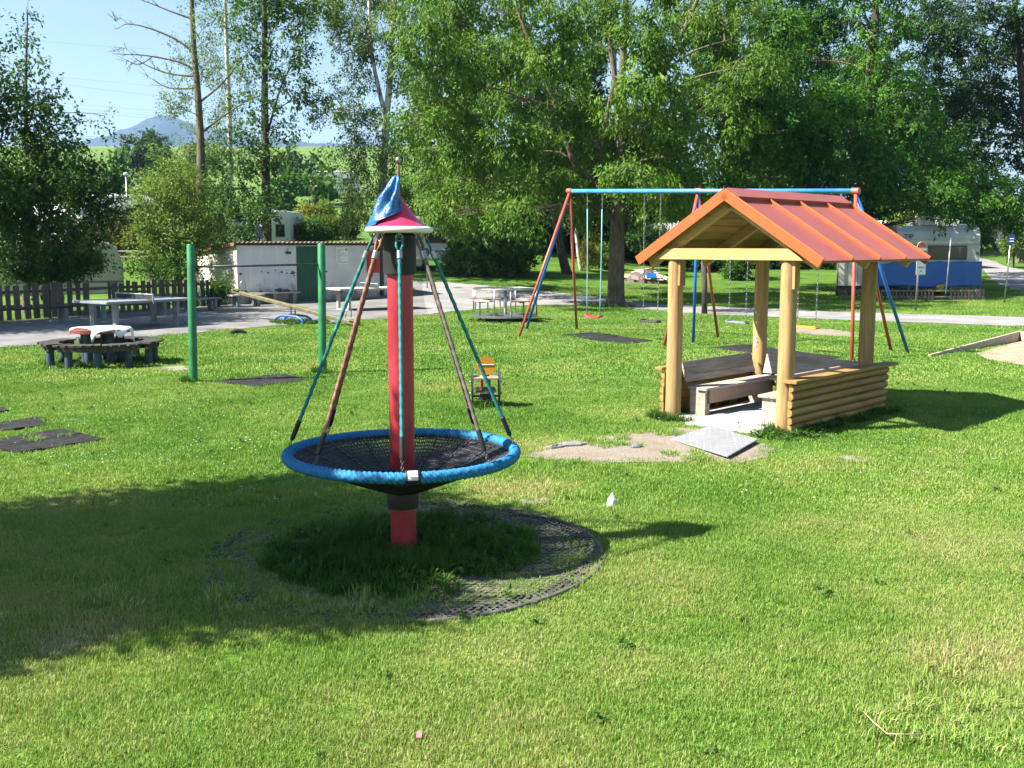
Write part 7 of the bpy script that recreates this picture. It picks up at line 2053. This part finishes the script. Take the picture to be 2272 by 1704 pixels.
    # broad leaved weeds
    def weed_mesh(n=16):
        A = rg.normal(0, 1, (n, 3)); A[:, 2] = np.abs(A[:, 2]) * .55; Pz = np.stack([rg.normal(0, .03, n), rg.normal(0, .03, n), rg.uniform(0, .07, n)], -1)
        LL = rg.uniform(.04, .085, n); v, f = leaf_arrays(Pz, A, LL, LL * .55, rg, 1.2)
        return bigmesh('weed', v, f, M['weed'], np.repeat(rg.random(n), 2))
    wm = [weed_mesh() for k in range(6)]
    pts.clear(); ring(SPIN, .12, .9, 110); ring(PIC, .1, .95, 60); ring(gnd(1121, 714), .5, 1.15, 60)
    ring(hl(.85, -.1), 0, .45, 50)
    t = rg.random(70); a_, b_ = hl(1.02, -.1), hl(1.05, 2.5); pts.append(np.stack([a_.x + (b_.x - a_.x) * t + rg.normal(0, .08, 70), a_.y + (b_.y - a_.y) * t + rg.normal(0, .08, 70)], -1))
    x = rg.uniform(-9, 9, 200); y = rg.uniform(4.2, 17, 200); k = (np.abs(x) < .55 * y + 1) & lawn_mask(x, y, .1, rg); wx = x[k]; wy = y[k]
    Q = np.concatenate(pts); sc1 = rg.uniform(.5, 1.0, len(Q)); sc2 = rg.uniform(.35, .75, len(wx))
    Q = np.concatenate([Q, np.stack([wx, wy], -1)]); n = len(Q)
    scatter('weeds', wm, np.stack([Q[:, 0], Q[:, 1], np.full(n, .01)], -1), rg.uniform(0, 2 * PI, n), np.concatenate([sc1, sc2]), rg.integers(0, 6, n), 'broad leaved weeds under the spinner and beside the hut', 'weeds', True)
    # daisies
    def daisy_mesh():
        mb_v = []; mb_f = []
        for k in range(9):
            cx_, cy_ = rg.uniform(-.6, .6, 2); z = rg.uniform(.045, .07); r_ = rg.uniform(.006, .010); o_ = len(mb_v)
            mb_v += [(cx_, cy_, z)] + [(cx_ + r_ * math.cos(a_), cy_ + r_ * math.sin(a_), z + .004) for a_ in np.linspace(0, 2 * PI, 7)[:-1]]
            mb_f += [(o_, o_ + 1 + i, o_ + 1 + (i + 1) % 6) for i in range(6)]
        return bigmesh('daisy', np.array(mb_v), np.array(mb_f), M['daisy'])
    dm = [daisy_mesh() for k in range(4)]
    x = rg.uniform(-15, 15, 420); y = rg.uniform(9, 34, 420); k = (np.abs(x) < .55 * y) & lawn_mask(x, y, .6, rg); x, y = x[k], y[k]; n = len(x)
    scatter('daisies', dm, np.stack([x, y, terrain(x, y)], -1), rg.uniform(0, 2 * PI, n), np.ones(n), rg.integers(0, 4, n), 'tiny white daisies sprinkled over the lawn', 'daisies')
lawn()

# ---------------------------------------------------------------- haze: one closed box of thin air round everything
def haze():
    m = bpy.data.materials.new('haze_air'); m.use_nodes = True; nt = m.node_tree
    nt.nodes.remove(nt.nodes['Principled BSDF'])
    pv = nt.nodes.new('ShaderNodeVolumePrincipled'); pv.inputs['Color'].default_value = (0.36, 0.60, 1.0, 1); pv.inputs['Density'].default_value = HAZE_DENSITY; pv.inputs['Anisotropy'].default_value = 0.2
    nt.links.new(pv.outputs[0], nt.nodes['Material Output'].inputs['Volume'])
    mb = MB(); mb.box(-6500, 6500, -400, 7400, -1.5, 470)
    o = obj('haze', mb, m); o['kind'] = 'stuff'
    o['label'] = 'thin blue summer haze lying over the far fields and mountain'
HAZE_DENSITY = 1.5e-4
haze()
